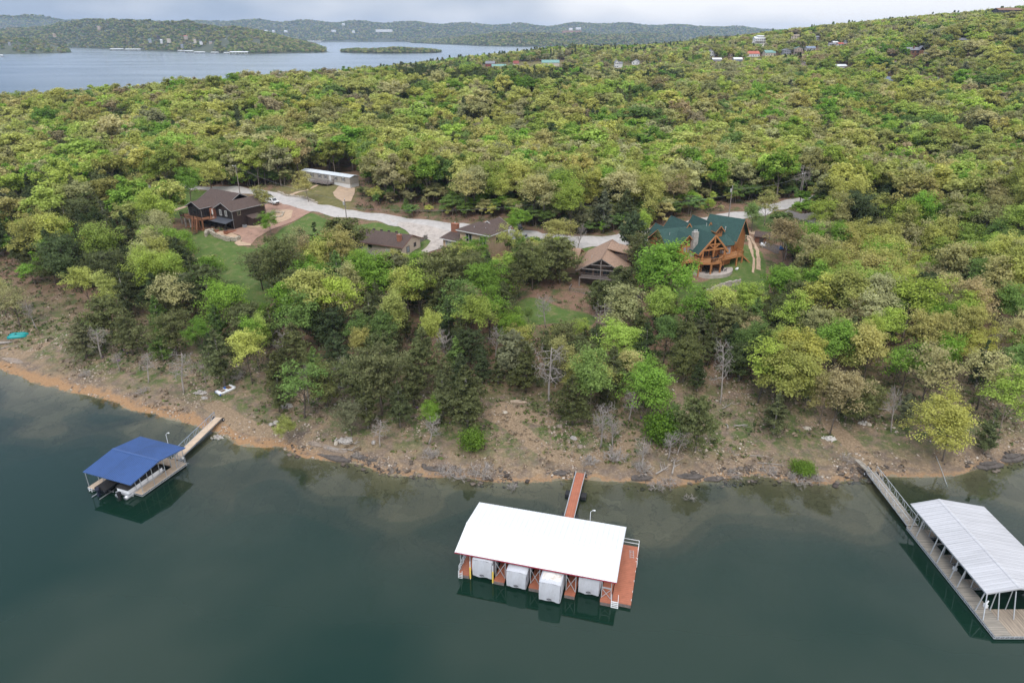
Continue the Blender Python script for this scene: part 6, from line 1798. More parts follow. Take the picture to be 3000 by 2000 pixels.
mb = MB(); mb.slab([(-.0+.02,4.3,3.15),(2.95,4.3,2.55),(2.95,8.3,2.55),(.02,8.3,3.15)],.12); mb.build('roof', M_SHB, hs)
mb = MB(); mb.bar((.06,-.06,.1),(.06,-.06,5.2),.09); mb.bar((-15.05,-3.06,2.8),(-15.05,-3.06,5.4),.09); mb.bar((-9.25,-3.06,2.8),(-9.25,-3.06,5.4),.09); mb.build('downspout', mat('pale_grey_trim', (.3,.29,.29)), hs)
def in_house(h_, x, y, z):
    c, s = math.cos(h_.rotation_euler.z), math.sin(h_.rotation_euler.z)
    return (h_.location.x+x*c-y*s, h_.location.y+x*s+y*c, h_.location.z+z)
ac = empty("air_conditioner", in_house(hs, 1.0, 2.7, .0), math.radians(-32)); tag(ac, 'square grey air conditioner unit outside the dark side wall', 'air conditioner')
mb = MB(); mb.box(-.45,.45,-.45,.45,.05,.95)
for i in range(8): mb.box(-.46,.46,-.46,.46,.12+i*.1,.15+i*.1)
mb.build('casing', mat('grey_casing', (.25,.26,.28), .6), ac); mb = MB(); mb.tube([(0,0,.951),(0,0,1.0)],.36,14); mb.build('fan_grille', M_BLACK, ac)
um = empty("patio_umbrella", in_house(hs, -6.9, -1.2, 2.76), 0); tag(um, 'closed white patio umbrella on the deck of the black house', 'umbrella')
mb = MB(); mb.tube([(0,0,0),(0,0,2.5)],.03,6); mb.tube([(0,0,0),(0,0,.1)],.28,10); mb.build('pole', M_TUBE, um)
mb = MB(); mb.tube([(0,0,.8),(0,0,1.2),(0,0,2.1),(0,0,2.45)],[.17,.2,.13,.03],8); mb.build('canopy', M_TRIMW, um, True)
for i, (x, y) in enumerate(((.8,-3.4),(-2.4,-3.9))):
    pl_ = empty("brick_planter", in_house(hs, x, y, -.2), math.radians(-32)); tag(pl_, ('square brick planter at the east corner of the black porch','square brick planter in front of the dark porch roof')[i], 'planter')
    mb = MB(); mb.box(-.45,.45,-.45,.45,0,.75); mb.box(-.5,.5,-.5,.5,.752,.85); mb.build('box', M_BRICK, pl_)
    mb = MB(); mb.box(-.4,.4,-.4,.4,.853,.87); mb.build('soil', M_TRIMB, pl_)
for x, y, lab in ((-5.2,-2.3,'dark patio table under the porch roof of the black house'),(-1.2,-2.0,'dark grill table at the far end of the black porch')):
    t_ = empty("patio_table", in_house(hs, x, y, .06), .4); tag(t_, lab, 'table')
    mb = MB(); mb.tube([(0,0,.7),(0,0,.75)],.6,12); mb.build('table_top', M_DKMETAL, t_)
    for a in range(4):
        mb = MB(); mb.bar((.4*math.cos(a*1.57),.4*math.sin(a*1.57),0),(.35*math.cos(a*1.57),.35*math.sin(a*1.57),.7),.06); mb.build('leg', M_DKMETAL, t_)

# ---- stone walls of the yard -------------------------------------------------
def stone_wall(name, pts, h, label, m=None, th=.5, cat='wall'):
    e = empty(name, (pts[0][0], pts[0][1], hz(pts[0][0], pts[0][1])), 0); tag(e, label, cat)
    mb = MB(); r = random.Random(int(pts[0][0]*10))
    for (xa, ya), (xb, yb) in zip(pts[:-1], pts[1:]):
        L_ = math.hypot(xb-xa, yb-ya); n = max(1, int(L_/.55)); ux, uy = (xb-xa)/L_, (yb-ya)/L_
        for i in range(n):
            f = (i+.5)/n; cx, cy = xa+(xb-xa)*f, ya+(yb-ya)*f; zz = hz(cx, cy)
            zc = -.3
            while zc < h:
                hh = r.uniform(.18,.34); l = L_/n*r.uniform(.42,.56); w_ = th*.5*r.uniform(.8,1.2); dz = r.uniform(-.04,.04); k = r.uniform(-.12,.12)
                q = []
                for sx, sy in ((-1,-1),(1,-1),(1,1),(-1,1)):
                    px, py = l*sx*r.uniform(.85,1.05), w_*sy*r.uniform(.8,1.1)
                    q.append((cx+px*ux-py*uy+k*ux-e.location.x, cy+px*uy+py*ux+k*uy-e.location.y))
                b0 = zz+zc+dz-e.location.z; b1 = b0+hh*.97
                vs = [(x,y,b0) for x,y in q]+[(x,y,b1+r.uniform(-.03,.03)) for x,y in q]
                mb.add(vs, [(3,2,1,0),(4,5,6,7),(0,1,5,4),(1,2,6,5),(2,3,7,6),(3,0,4,7)])
                zc += hh
    o = mb.build('masonry', m or M_PSTONE, e); return e
WP = lambda fn, pts: [(lambda q: (q.x, q.y))(P(*(fn(x, y)+(z,)))) for x, y, z in pts]
stone_wall("stone_wall", WP(z4, [(750,830,7.3),(790,800,7.5),(850,840,7.1),(960,870,6.8),(1060,868,6.9),(1090,850,7)]), .9, 'curved dry stone wall below the pale sand path')
stone_wall("stone_wall", WP(z4, [(750,815,7.6),(760,790,7.8),(830,790,7.7)]), .8, 'short end of stacked stone at the lawn corner')
stone_wall("stone_wall", WP(z4, [(1465,400,11),(1560,430,10.8),(1680,455,10.6),(1780,480,10.3),(1850,495,10.2)]), .45, 'low rough stone edging along the gravel road')
stone_wall("stone_wall", WP(z4, [(1370,610,9.2),(1440,600,9.3),(1520,605,9.2),(1500,630,9),(1400,640,8.9)]), .35, 'low stone ring around the garden bed by the drive')
stone_wall("concrete_wall", [hit(*z6(x, y))[:2] for x, y in ((1560,1128),(1700,1082),(1850,1030),(1950,1003),(2030,985))], 1.0, 'long pale retaining wall at the foot of the log house lawn', M_CONC, .35)
stone_wall("concrete_wall", WP(z5, [(765,450,7.4),(840,410,7.8),(890,378,8.3)]), 1.0, 'curved grey retaining wall beside the brown roofed house', mat('dark_concrete', (.20,.18,.165), .9, var=.3), .3)

# ---- small brown-roofed house -----------------------------------------------
hs = house("cream_house", -32.3, 172.4, 7.0, -24, 'low cream house with a brown shingle roof and brick chimney')
mb = MB(); gable_walls(mb, -7.2, 7.2, -4.3, 4.3, -3.0, 2.6, 4.4, 'x'); mb.build('wall', M_CREAM, hs)
mb = MB(); mb.box(-11.2,-7.21,-2.6,2.6,-1,2.1); mb.build('wall', M_CREAM, hs)
fa = MB(); mb = MB(); gable_cover(mb, -7.2, 7.2, -4.3, 4.3, 2.6, 4.4, 'x', .7, .6, fasc=fa); mb.build('roof', M_SHB, hs)
mb = MB(); gable_cover(mb, -11.2, -7.7, -2.6, 2.6, 2.1, 3.2, 'x', .5, .4, fasc=fa); mb.build('roof', M_SHB, hs)
fa.build('fascia', mat('redwood_trim', (.20,.10,.075), .7), hs)
chimney(hs, 5.4, -2.6, -2, 4.9, 1.0, .9, M_BRICK)
for x in (-4.5,-2.2,.1,2.4):
    mb = MB(); mb.box(x-.25,x+.25,.5,1.0,4.3,4.75); mb.build('roof_vent', M_TRIMB, hs)
window(hs, (-5.6,-4.3,1.5), 2.0, 1.3, '-y', M_TRIMB, M_GLASSB); window(hs, (-2.5,-4.3,1.6), 1.0, .8, '-y', M_TRIMB); window(hs, (2.8,-4.3,.4), 1.2, 1.9, '-y', M_TRIMW, M_GLASSB); window(hs, (7.2,-1.8,1.2), 1.3, 1.5, '+x', M_TRIMB, M_GLASSB); window(hs, (7.2,1.6,1.6), 1.0, 1.0, '+x', M_TRIMB)
mb = MB(); mb.box(3.5,8.8,-7,-4.31,-.25,-.08); mb.build('deck', M_GREYW, hs)
baluster_rail(hs, [(3.6,-6.9,-.08),(8.7,-6.9,-.08),(8.7,-4.5,-.08)], 1.0, M_TRIMB, .4)
for x in (3.7,6.1,8.6):
    mb = MB(); mb.box(x-.08,x+.08,-6.95,-6.8,-4,-.26); mb.build('deck_post', M_GREYW, hs)
stairs(hs, (8.8,-5.5,-.1), (11,-6.6,-2.5), 1.1, 8, M_TRIMB)

# ---- tan two-storey house ---------------------------------------------------
hs = house("tan_house", -5.6, 163.0, 7.4, -35, 'tan stucco two storey house with brown hipped roof and brick chimney')
mb = MB(); mb.box(-9.2,0,0,7.4,-2,5.7); mb.box(-9.0,-2.5,7.41,11.5,-1,4.9); mb.build('wall', M_STUCCO, hs)
mb = MB(); mb.box(-14.2,-9.21,-.8,7.5,-2,3.0); mb.build('wall', M_STUCCO, hs)
mb = MB()
o_ = .75; ze, zr = 5.75, 7.45
a, b, c, d = (-9.2-o_,-o_,ze), (o_,-o_,ze), (o_,7.4+o_,ze), (-9.2-o_,7.4+o_,ze)
r0, r1 = (-5.9,3.7,zr), (-3.3,3.7,zr)
for pl_ in ([a,b,r1,r0],[b,c,r1],[c,d,r0,r1],[d,a,r0]): mb.slab([Vector(q)+Vector((0,0,.18)) for q in pl_], .16)
mb.build('roof', M_SHB, hs)
fa = MB(); mb = MB(); gable_cover(mb, -9.0, -2.5, 7.6, 11.5, 5.2, 6.9, 'y', .6, .7, fasc=fa); mb.build('roof', M_SHB, hs)
mb = MB()
mb.slab([(-14.9,-1.5,3.1),(-8.4,-1.5,3.1),(-9.25,3.4,4.9),(-13.2,3.4,4.9)],.16); mb.slab([(-14.9,-1.5,3.1),(-13.2,3.4,4.9),(-13.2,4.0,4.9),(-14.9,8.2,3.1)],.16); mb.slab([(-13.2,3.4,4.9),(-9.25,3.4,4.9),(-9.25,8.2,3.1),(-14.9,8.2,3.1)],.16)
mb.build('roof', M_SHB, hs)
for k in range(2):
    p = ((-9.95,-.75),(.75,-.75)) if k == 0 else ((.75,-.75),(.75,8.15))
    fa.bar((*p[0],ze+.0),(*p[1],ze+.0),.06,.22)
fa.bar((-14.9,-1.52,2.98),(-8.4,-1.52,2.98),.05,.2)
fa.build('gutter', M_TRIMW, hs)
chimney(hs, -12.6, 2.3, 2, 6.3, 1.9, 1.1, M_BRICK)
window(hs, (-6.3,0,4.2), 2.0, 1.8, '-y', M_TRIMB, M_GLASS, 1); window(hs, (-1.9,0,4.1), 2.0, 1.8, '-y', M_TRIMB, M_GLASS, 1); window(hs, (-1.6,0,1.3), 1.1, 1.1, '-y', M_TRIMB)
for x in (-6.9,-1.3):
    mb = MB()
    for s in (-.5,0,.5): mb.bar((x-.0+ (0.6 if x<-5 else -.6)+s*1.9,-.06,3.35),(x+(0.6 if x<-5 else -.6)+s*1.9,-.06,5.0),.1,.05)
    mb.build('window_casing', M_TRIMW, hs)
window(hs, (-12.4,-.8,1.9), 1.9, 1.2, '-y', M_TRIMW, M_GLASSB); window(hs, (0,3.5,3.9), 1.2, 1.3, '+x', M_TRIMB)
vent(hs, -5.5, 1.2, 6.5); vent(hs, -2.2, 1.6, 6.6)

# ---- small tan-roofed garage right of it, half hidden
hs = house("tan_garage", 12.6, 157.5, 7.8, -20, 'low tan roofed garage half hidden by golden trees', 'garage')
mb = MB(); gable_walls(mb, -3.6, 3.6, -3, 3, -2, 2.4, 3.9, 'x'); mb.build('wall', M_STUCCO, hs)
mb = MB(); gable_cover(mb, -3.6, 3.6, -3, 3, 2.4, 3.9, 'x', .5, .5); mb.build('roof', M_SHT, hs)
mb = MB(); mb.box(-1.3,1.3,-3.04,-3.005,-.2,2.0); mb.build('garage_door', M_TRIMW, hs)

# ---- shingled cabin ---------------------------------------------------------
hs = house("wooden_cabin", 19.9, 145.8, 5.9, -16, 'weathered wooden cabin with broad tan shingle roof and dark balcony')
mb = MB(); gable_walls(mb, -4.9, 4.9, 1.6, 14.6, -1, 3.7, 6.5, 'y'); mb.build('wall', M_CEDW, hs)
fa = MB(); mb = MB(); gable_cover(mb, -4.9, 4.9, 1.6, 14.6, 3.7, 6.5, 'y', .9, 1.7, .2, fasc=fa); ro = mb.build('roof', M_SHT, hs)
mb = MB(); mb.bar((0,0,6.75),(0,14.9,6.75),.35,.06); mb.build('ridge_cap', mat('dark_ridge_shingle', (.20,.13,.09), .9), ro)
mb = MB(); mb.slab([(.1,7.5,6.95),(5.9,7.5,5.9),(5.9,13.6,5.9),(.1,13.6,6.95)],.2); mb.build('dormer_roof', M_SHT, hs)
mb = MB(); mb.box(.6,5.3,7.7,13.4,4.3,5.7); mb.build('dormer_wall', M_CEDW, hs)
fa.build('bargeboard', M_GREYW, hs)
vent(hs, -3, 5.0, 5.2, .6); vent(hs, 2.3, 12.3, 6.8, .4)
mb = MB(); mb.box(-4.8,4.8,-.6,1.59,2.0,2.2); mb.build('balcony', M_GREYW, hs)
baluster_rail(hs, [(-4.7,1.4,2.2),(-4.7,-.5,2.2),(0,-.5,2.2),(4.7,-.5,2.2),(4.7,1.4,2.2)], 1.0, M_CEDW, .3)
for x in (-4.7,0,4.7):
    mb = MB(); mb.box(x-.1,x+.1,-.6,-.4,-1.5,1.99 if x else 6.0); mb.build('post', M_GREYW, hs)
mb = MB(); mb.bar((-4.2,-.2,4.1),(4.2,-.2,4.1),.18,.2); mb.bar((-2.2,-.2,5.2),(2.2,-.2,5.2),.15,.18); mb.bar((0,-.25,4.1),(0,-.25,6.3),.15); mb.build('gable_truss', M_GREYW, hs)
for x in (-3,-1,1,3): window(hs, (x,1.6,3.0), 1.5, 1.9, '-y', M_TRIMB)
window(hs, (-1.5,1.6,5.0), 1.2, 1.1, '-y', M_TRIMB); window(hs, (1.5,1.6,5.0), 1.2, 1.1, '-y', M_TRIMB)
mb = MB(); mb.box(-6.5,2.5,-3.6,-.61,-.75,-.55); mb.build('lower_deck', M_GREYW, hs)
baluster_rail(hs, [(-6.4,-.8,-.55),(-6.4,-3.5,-.55),(2.4,-3.5,-.55)], .95, M_GREYW, .4)
stairs(hs, (6.6,-.5,1.5), (9.4,-3.5,-.9), 1.1, 9, M_GREYW)

# ---- log lodge --------------------------------------------------------------
LY = 20.0
hs = house("log_lodge", 46.5, 153.5, 8.0, LY, 'large orange log lodge with dark green roofs, timber prow and long deck')
def tilt(mb_, yaw, cx, cy):
    c, s = math.cos(yaw), math.sin(yaw)
    mb_.v = [(cx+x*c-y*s, cy+x*s+y*c, z) for x, y, z in mb_.v]; return mb_
fa = MB()
mb = MB(); gable_walls(mb, -9.9, 6.0, 3.4, 11.0, -1, 5.2, 8.2, 'x', 7.0); mb.build('wall', M_LOG, hs)
mb = MB(); gable_cover(mb, -9.9, 6.0, 3.4, 11.0, 5.2, 8.2, 'x', .6, .7, ridge=7.0, fasc=fa); mb.build('roof', M_SHG, hs)
# prow with open timber gable
mb = MB(); gable_walls(mb, -3.9, 2.0, .2, 7.0, -1, 4.9, 8.0, 'y'); mb.build('wall', M_LOG, hs)
mb = MB(); gable_cover(mb, -3.9, 2.0, -1.4, 7.2, 4.9, 8.2, 'y', .9, .8, .22, fasc=fa); mb.build('roof', M_SHG, hs)
mb = MB()
for x in (-3.9,-.95,2.0): mb.bar((x,-2.0,2.7),(x,-2.0,5.2 if x != -.95 else 8.0),.3)
mb.bar((-3.9,-2.0,5.1),(2.0,-2.0,5.1),.26,.34); mb.bar((-2.6,-2.0,6.3),(.7,-2.0,6.3),.2,.26)
mb.bar((-.95,-2.0,5.3),(-2.5,-2.0,6.4),.22); mb.bar((-.95,-2.0,5.3),(.6,-2.0,6.4),.22)
mb.bar((-4.9,-2.18,4.3),(-.95,-2.18,8.35),.14,.34); mb.bar((3.0,-2.18,4.3),(-.95,-2.18,8.35),.14,.34)
mb.build('timber_truss', M_TIMBER, hs)
for x, w_, z_, h_ in ((-3.0,1.5,3.9,2.1),(-1.4,1.3,3.9,2.1),(.3,1.7,3.9,2.1),(-1.9,1.4,5.9,1.3),(-.0,1.4,5.9,1.3)): window(hs, (x,.2,z_), w_, h_, '-y', M_TIMBER)
# left dormer wing
mb = MB(); gable_walls(mb, -6.9, -4.0, 2.2, 7.0, -1, 6.2, 7.7, 'y'); mb.build('wall', M_LOG, hs)
mb = MB(); gable_cover(mb, -6.9, -4.0, 2.2, 7.0, 6.2, 7.7, 'y', .5, .6, fasc=fa); mb.build('roof', M_SHG, hs)
for x in (-5.95,-4.95):
    window(hs, (x,2.2,6.1), .75, 1.5, '-y', M_TIMBER); window(hs, (x,2.2,4.3), .75, 1.3, '-y', M_TIMBER, M_GLASSB)
# back gables
for x0, x1, zr, y1 in ((-9.0,-5.2,8.0,13.5),(-4.6,.2,9.2,14.5),(2.0,5.5,9.0,14.0)):
    mb = MB(); gable_walls(mb, x0, x1, 7.2, y1, -1, 5.6, zr-.2, 'y'); mb.build('wall', M_LOG, hs)
    mb = MB(); gable_cover(mb, x0, x1, 7.2, y1, 5.6, zr-.2, 'y', .5, .5, fasc=fa); mb.build('roof', M_SHG, hs)
# front small dormer on the right of the prow
mb = MB(); gable_walls(mb, 3.6, 5.4, 4.1, 8, 4.5, 7.5, 8.5, 'y'); mb.build('wall', M_LOG, hs)
mb = MB(); gable_cover(mb, 3.6, 5.4, 4.1, 8.4, 7.5, 8.5, 'y', .4, .5, fasc=fa); mb.build('roof', M_SHG, hs)
window(hs, (4.2,4.1,7.3), .6, 1.1, '-y', M_TIMBER); window(hs, (4.85,4.1,7.3), .6, 1.1, '-y', M_TIMBER)
# octagon turret
mb = MB(); oc = [(4.5+2.05*math.cos(math.pi/8+k*math.pi/4), 1.7+2.05*math.sin(math.pi/8+k*math.pi/4)) for k in range(8)]
mb.extrude([(x,y,-1) for x, y in oc], (0,0,6.2)); mb.build('turret', M_LOG, hs)
mb = MB(); vs = [(4.5+2.6*math.cos(math.pi/8+k*math.pi/4), 1.7+2.6*math.sin(math.pi/8+k*math.pi/4), 5.15) for k in range(8)]
for k in range(8): mb.slab([vs[k], vs[(k+1)%8], (4.5,1.7,7.3)], .12)
mb.build('turret_roof', M_SHG, hs)
for k in (4,5,6,7):
    an = k*math.pi/4
    window(hs, (4.5+1.9*math.cos(an), 1.7+1.9*math.sin(an), 3.9), 1.15, 1.9, an, M_TIMBER, M_GLASSB if k > 4 else M_GLASS)
# garage wing set at an angle
gy = math.radians(-58)   # relative to the house
gx, gyy = 8.2, 6.4
mb = MB(); gable_walls(mb, -3.9, 3.6, -3.3, 3.5, -.6, 5.9, 9.75, 'x'); tilt(mb, gy, gx, gyy).build('wall', M_LOG, hs)
f2 = MB(); mb = MB(); gable_cover(mb, -3.9, 3.6, -3.3, 3.5, 5.9, 9.75, 'x', .7, .8, .2, fasc=f2); tilt(mb, gy, gx, gyy).build('roof', M_SHG, hs)
tilt(f2, gy, gx, gyy); fa.add(f2.v, f2.f)
fa.build('bargeboard', M_TIMBER, hs)
ch = MB(); ch.box(-4.55,-3.3,1.1,2.15,-1,8.6); ch.box(-4.7,-3.15,1.0,2.25,-1,3.5); o = ch.build('chimney', M_STONE, hs)
for x in (-4.3,-3.95,-3.55): 
    mb = MB(); mb.tube([(x,1.6,8.6),(x,1.6,9.05)],.13,8); mb.build('flue', M_TUBE, o)
vent(hs, -8.2, 5.6, 7.2, .6); vent(hs, 6.4, 4.4, 7.6, .6, .12); vent(hs, 2.5, 6.6, 8.4, .5)
# deck
dk = [(-8.6,3.3),(-8.6,-1.5),(-5.6,-1.3),(-5.3,-3.2),(-2.8,-4.3),(-.2,-4.2),(1.2,-2.6),(6.2,-1.6),(8.0,-1.2),(8.4,1.8),(7.2,3.3)]
mb = MB(); mb.extrude([(x,y,2.5) for x, y in dk], (0,0,.2)); mb.build('deck', M_ODECK, hs)
mb = MB()
for (xa,ya), (xb,yb) in zip(dk[:-1], dk[1:]): mb.bar((xa,ya,2.5),(xb,yb,2.5),.1,.36)
mb.build('rim_board', M_TIMBER, hs)
baluster_rail(hs, [(x,y,2.7) for x, y in dk], 1.0, M_TIMBER, .22, .06)
for i, (x, y) in enumerate(dk[1:10]):
    mb = MB(); zz = hz(*in_house(hs, x, y, 0)[:2])-8.0
    mb.box(x-.14,x+.14,y+.02,y+.3,zz-.4,2.49); mb.build('deck_post', M_TIMBER, hs)
for x, y in ((-3.9,-2.0),(2.0,-2.0),(-.95,-2.0)):
    mb = MB(); mb.box(x-.13,x+.13,y-.13,y+.13,-1,2.49); mb.build('deck_post', M_TIMBER, hs)
stairs(hs, (8.2,-.2,2.6), (10.6,-1.0,.2), 1.2, 9, M_TIMBER)
mb = MB(); pat = [(-7,2)]+[( -.5+6.2*math.cos(a), 1.2+6.6*math.sin(a)) for a in np.linspace(math.pi*1.02, math.pi*1.93, 14)]+[(5.5,1.0)]
mb.extrude([(x,y,-.9) for x, y in pat], (0,0,.95)); mb.build('patio', M_CONC, hs)
mb = MB(); mb.box(-5.0,-3.0,.19-.06,.195,0,2.1); mb.box(-1.6,.2,.19-.06,.195,0,2.1); mb.build('patio_door', M_GLASS, hs)
for x, y, z_, lab in ((-.4,-2.6,2.71,'dark round table on the lodge deck under the timber gable'),(-2.6,-2.9,.06,'patio table below the lodge deck on the stone chimney side'),(1.0,-3.0,.06,'patio table below the lodge deck near its curved edge')):
    t_ = empty("patio_table", in_house(hs, x, y, z_), .3); tag(t_, lab, 'table')
    mb = MB(); mb.tube([(0,0,.7),(0,0,.75)],.6,12); mb.build('table_top', M_DKMETAL, t_)
    for a in range(4):
        mb = MB(); mb.bar((.4*math.cos(a*1.57),.4*math.sin(a*1.57),0),(.3*math.cos(a*1.57),.3*math.sin(a*1.57),.7),.06); mb.build('leg', M_DKMETAL, t_)
    for a in range(4):
        ch_ = empty("patio_chair", in_house(hs, x+.95*math.cos(a*1.57+.7), y+.95*math.sin(a*1.57+.7), z_), math.radians(LY)+a*1.57+.7+math.pi/2)
        tag(ch_, ('dark metal chair around the round table on the lodge deck','dark patio chair under the lodge deck by the stone chimney','dark patio chair under the lodge deck by its curved edge')[(-.4,-2.6,1.0).index(x)], 'chair', 'chairs round patio table '+('on the deck','by the chimney','by the curved edge')[(-.4,-2.6,1.0).index(x)])
        mb = MB(); mb.box(-.24,.24,-.24,.24,.42,.47); mb.build('seat', M_DKMETAL, ch_)
        mb = MB(); mb.box(-.24,.24,-.26,-.21,.48,.92); mb.build('backrest', M_DKMETAL, ch_)
        mb = MB()
        for sx in (-.2,.2):
            for sy in (-.2,.2): mb.bar((sx,sy,0),(sx,sy,.42),.035)
        mb.build('leg_frame', M_DKMETAL, ch_)
gr_ = empty("grill", in_house(hs, -2.2, -3.9, 2.71), .4); tag(gr_, 'black covered grill standing against the lodge railing', 'grill')
mb = MB(); mb.box(-.55,.55,-.25,.25,.5,.95); mb.tube([(-.5,0,.95),(.5,0,.95)],.24,10); mb.build('body', M_BLACK, gr_); mb = MB(); mb.box(-.5,.5,-.22,.22,0,.49); mb.build('cart', M_DKMETAL, gr_)
for i, (x, y) in enumerate(((5.6,-2.6),(6.0,-2.4))):
    st_ = empty("white_stone", in_house(hs, x, y, hz(*in_house(hs, x, y, 0)[:2])-8.0), i); tag(st_, ('smooth white boulder under the deck end','smooth white boulder between the other one and the lodge stairs')[i], 'boulder')
    MB().ball((0,0,.15),.42,.3,.26).build('boulder_body', M_TRIMW, st_, True)

# ---- grey-roofed house hidden by trees on the right
hs = house("hidden_house", 83, 182, 9.6, 24, 'grey roofed house with pale trim half hidden behind budding trees')
fa = MB()
mb = MB(); gable_walls(mb, -9, -2, -6, 5, -1, 2.7, 4.4, 'y'); gable_walls(mb, 5, 12, -4, 5, -1, 2.7, 4.4, 'y'); gable_walls(mb, -1.98, 4.98, -2, 5.02, -1, 2.7, 4.3, 'x'); mb.build('wall', M_CHARS, hs)
mb = MB(); gable_cover(mb, -9, -2, -6, 5, 2.7, 4.4, 'y', .6, .8, fasc=fa); gable_cover(mb, 5, 12, -4, 5, 2.7, 4.4, 'y', .6, .8, fasc=fa); gable_cover(mb, -2, 5, -2, 5, 2.7, 4.2, 'x', .5, 2.5, fasc=fa); mb.build('roof', M_SHD, hs)
fa.build('bargeboard', M_TRIMW, hs)
for x in (5.8,6.9,8.0): window(hs, (x,-4.0,1.4), .9, 2.0, '-y', M_TRIMW)
mb = MB(); mb.box(-2.1,-1.9,-6.7,-6.5,-3,2.6); mb.box(-9.1,-8.9,-6.7,-6.5,-3,2.6); mb.build('porch_post', M_TRIMW, hs)

# ---- mobile home ------------------------------------------------------------
hs = house("mobile_home", -61.9, 234.2, 11.9, -33, 'long pale mobile home with white skirting and wooden front deck', 'mobile home')
mb = MB(); mb.box(-11.6,11.6,-2,2,1.05,3.3); mb.build('wall', M_VINYL, hs)
mb = MB(); mb.box(-11.5,11.5,-1.95,1.95,-1.5,1.04); mb.build('skirting', M_SKIRT, hs)
mb = MB(); mb.slab([(-11.8,-2.2,3.32),(11.8,-2.2,3.32),(11.8,0,3.75),(-11.8,0,3.75)],.1); mb.slab([(-11.8,0,3.75),(11.8,0,3.75),(11.8,2.2,3.32),(-11.8,2.2,3.32)],.1); mb.build('roof', M_MHROOF, hs)
for x in (-10.2,-6.4,-2.6,.3,5.0,8.6):
    window(hs, (x,-2,2.35), .8, 1.1, '-y', M_TRIMW)
    for s in (-.62,.62):
        mb = MB(); mb.box(x+s-.14,x+s+.14,-2.05,-2.005,1.8,2.95); mb.build('shutter', M_TRIMB, hs)
mb = MB(); mb.box(2.0,2.9,-2.05,-2.005,1.1,3.0); mb.build('door', M_TRIMW, hs)
mb = MB(); mb.box(-4.6,4.2,-5.0,-2.06,.7,.9); mb.build('deck', M_GREYW, hs)
baluster_rail(hs, [(-4.5,-4.9,.9),(4.1,-4.9,.9),(4.1,-2.2,.9)], 1.0, M_CEDW, .3)
for x in (-4.4,-1.5,1.3,4.0):
    mb = MB(); mb.box(x-.08,x+.08,-4.95,-4.8,-1.5,.69); mb.build('deck_post', M_CEDW, hs)

# ---- shed, fence, tanks
hs = house("garden_shed", *P(*(z7(700,700)+(9,))).xy, 8.9, -25, 'small brown shed beside the log lodge track', 'shed')
mb = MB(); gable_walls(mb, -1.6, 1.6, 0, 3.2, -.6, 2.3, 3.1, 'x'); mb.build('wall', mat('red_brown_boards', (.17,.07,.04), .8, var=.3, scale=2, wave=('X',1.5,.3)), hs)
mb = MB(); gable_cover(mb, -1.6, 1.6, 0, 3.2, 2.3, 3.1, 'x', .4, .35); mb.build('roof', M_SHB, hs)
mb = MB(); mb.box(-.5,.5,-.05,-.005,0,1.9); mb.build('door', M_TRIMB, hs)
p0, p1 = P(*(z7(705,740)+(8.7,))), P(*(z7(910,800)+(8.3,)))
fe = empty("board_fence", p0, math.atan2(p1.y-p0.y, p1.x-p0.x)); tag(fe, 'grey board fence screening the tank beside the shed', 'fence')
L_ = math.hypot(p1.x-p0.x, p1.y-p0.y); mb = MB()
for i in range(int(L_/.2)): mb.box(i*.2,i*.2+.17,-.02,.02,-.4,1.75+.04*random.random())
mb.build('boards', M_GREYW, fe); mb = MB()
for z_ in (.5,1.4): mb.box(0,L_,.025,.08,z_,z_+.1)
mb.build('fence_rail', M_GREYW, fe)
def tank(x, y, z, yaw, r, L_, label):
    e = empty("propane_tank", (x, y, z), yaw); tag(e, label, 'propane tank')
    MB().tube([(-L_/2,0,r+.25),(-L_/2+.12,0,r+.25),(-L_/2+.3,0,r+.25),(L_/2-.3,0,r+.25),(L_/2-.12,0,r+.25),(L_/2,0,r+.25)],[r*.35,r*.8,r,r,r*.8,r*.35],14).build('vessel', M_BOATW, e, True)
    for s in (-.6,.6): MB().box(s-.1,s+.1,-r*.7,r*.7,-.2,.32).build('foot', M_CONC, e)
    MB().tube([(0,0,2*r+.23),(0,0,2*r+.42)],.14,8).build('dome', M_BOATW, e, True)
q = P(*(z7(745,752)+(8.5,))); tank(q.x, q.y, hz(q.x,q.y), math.radians(-28), .5, 2.6, 'white propane tank in front of the grey fence')
q = P(*(z7(1812,425)+(10.6,))); tank(q.x, q.y, hz(q.x,q.y)+.2, math.radians(10), .62, 3.4, 'large white propane tank beside the hidden grey roofed house')
def tarp(u, v, z, label, w_, d_, h_):
    q = P(u, v, z); e = empty("blue_tarp", (q.x, q.y, hz(q.x, q.y)-.1), .3); tag(e, label, 'tarp')
    mb = MB(); n = 7; r = random.Random(int(u)); g = [[(w_*(i/n-.5), d_*(j/n-.5), h_*math.sin(math.pi*i/n)**.6*math.sin(math.pi*j/n)**.6+r.uniform(0,.12)) for i in range(n+1)] for j in range(n+1)]
    mb.add([p for r_ in g for p in r_], [(j*(n+1)+i, j*(n+1)+i+1, (j+1)*(n+1)+i+1, (j+1)*(n+1)+i) for j in range(n) for i in range(n)])
    mb.build('sheet', mat('blue_tarp_sheet', (.06,.17,.42), .5, var=.2), e, True)
tarp(*z7(905,742), 8.4, 'blue tarp heaped behind the grey fence', 2.4, 1.6, .8); tarp(*z7(1548,235), 11.2, 'pale blue tarp over a load by the road', 4, 2, 1.0)

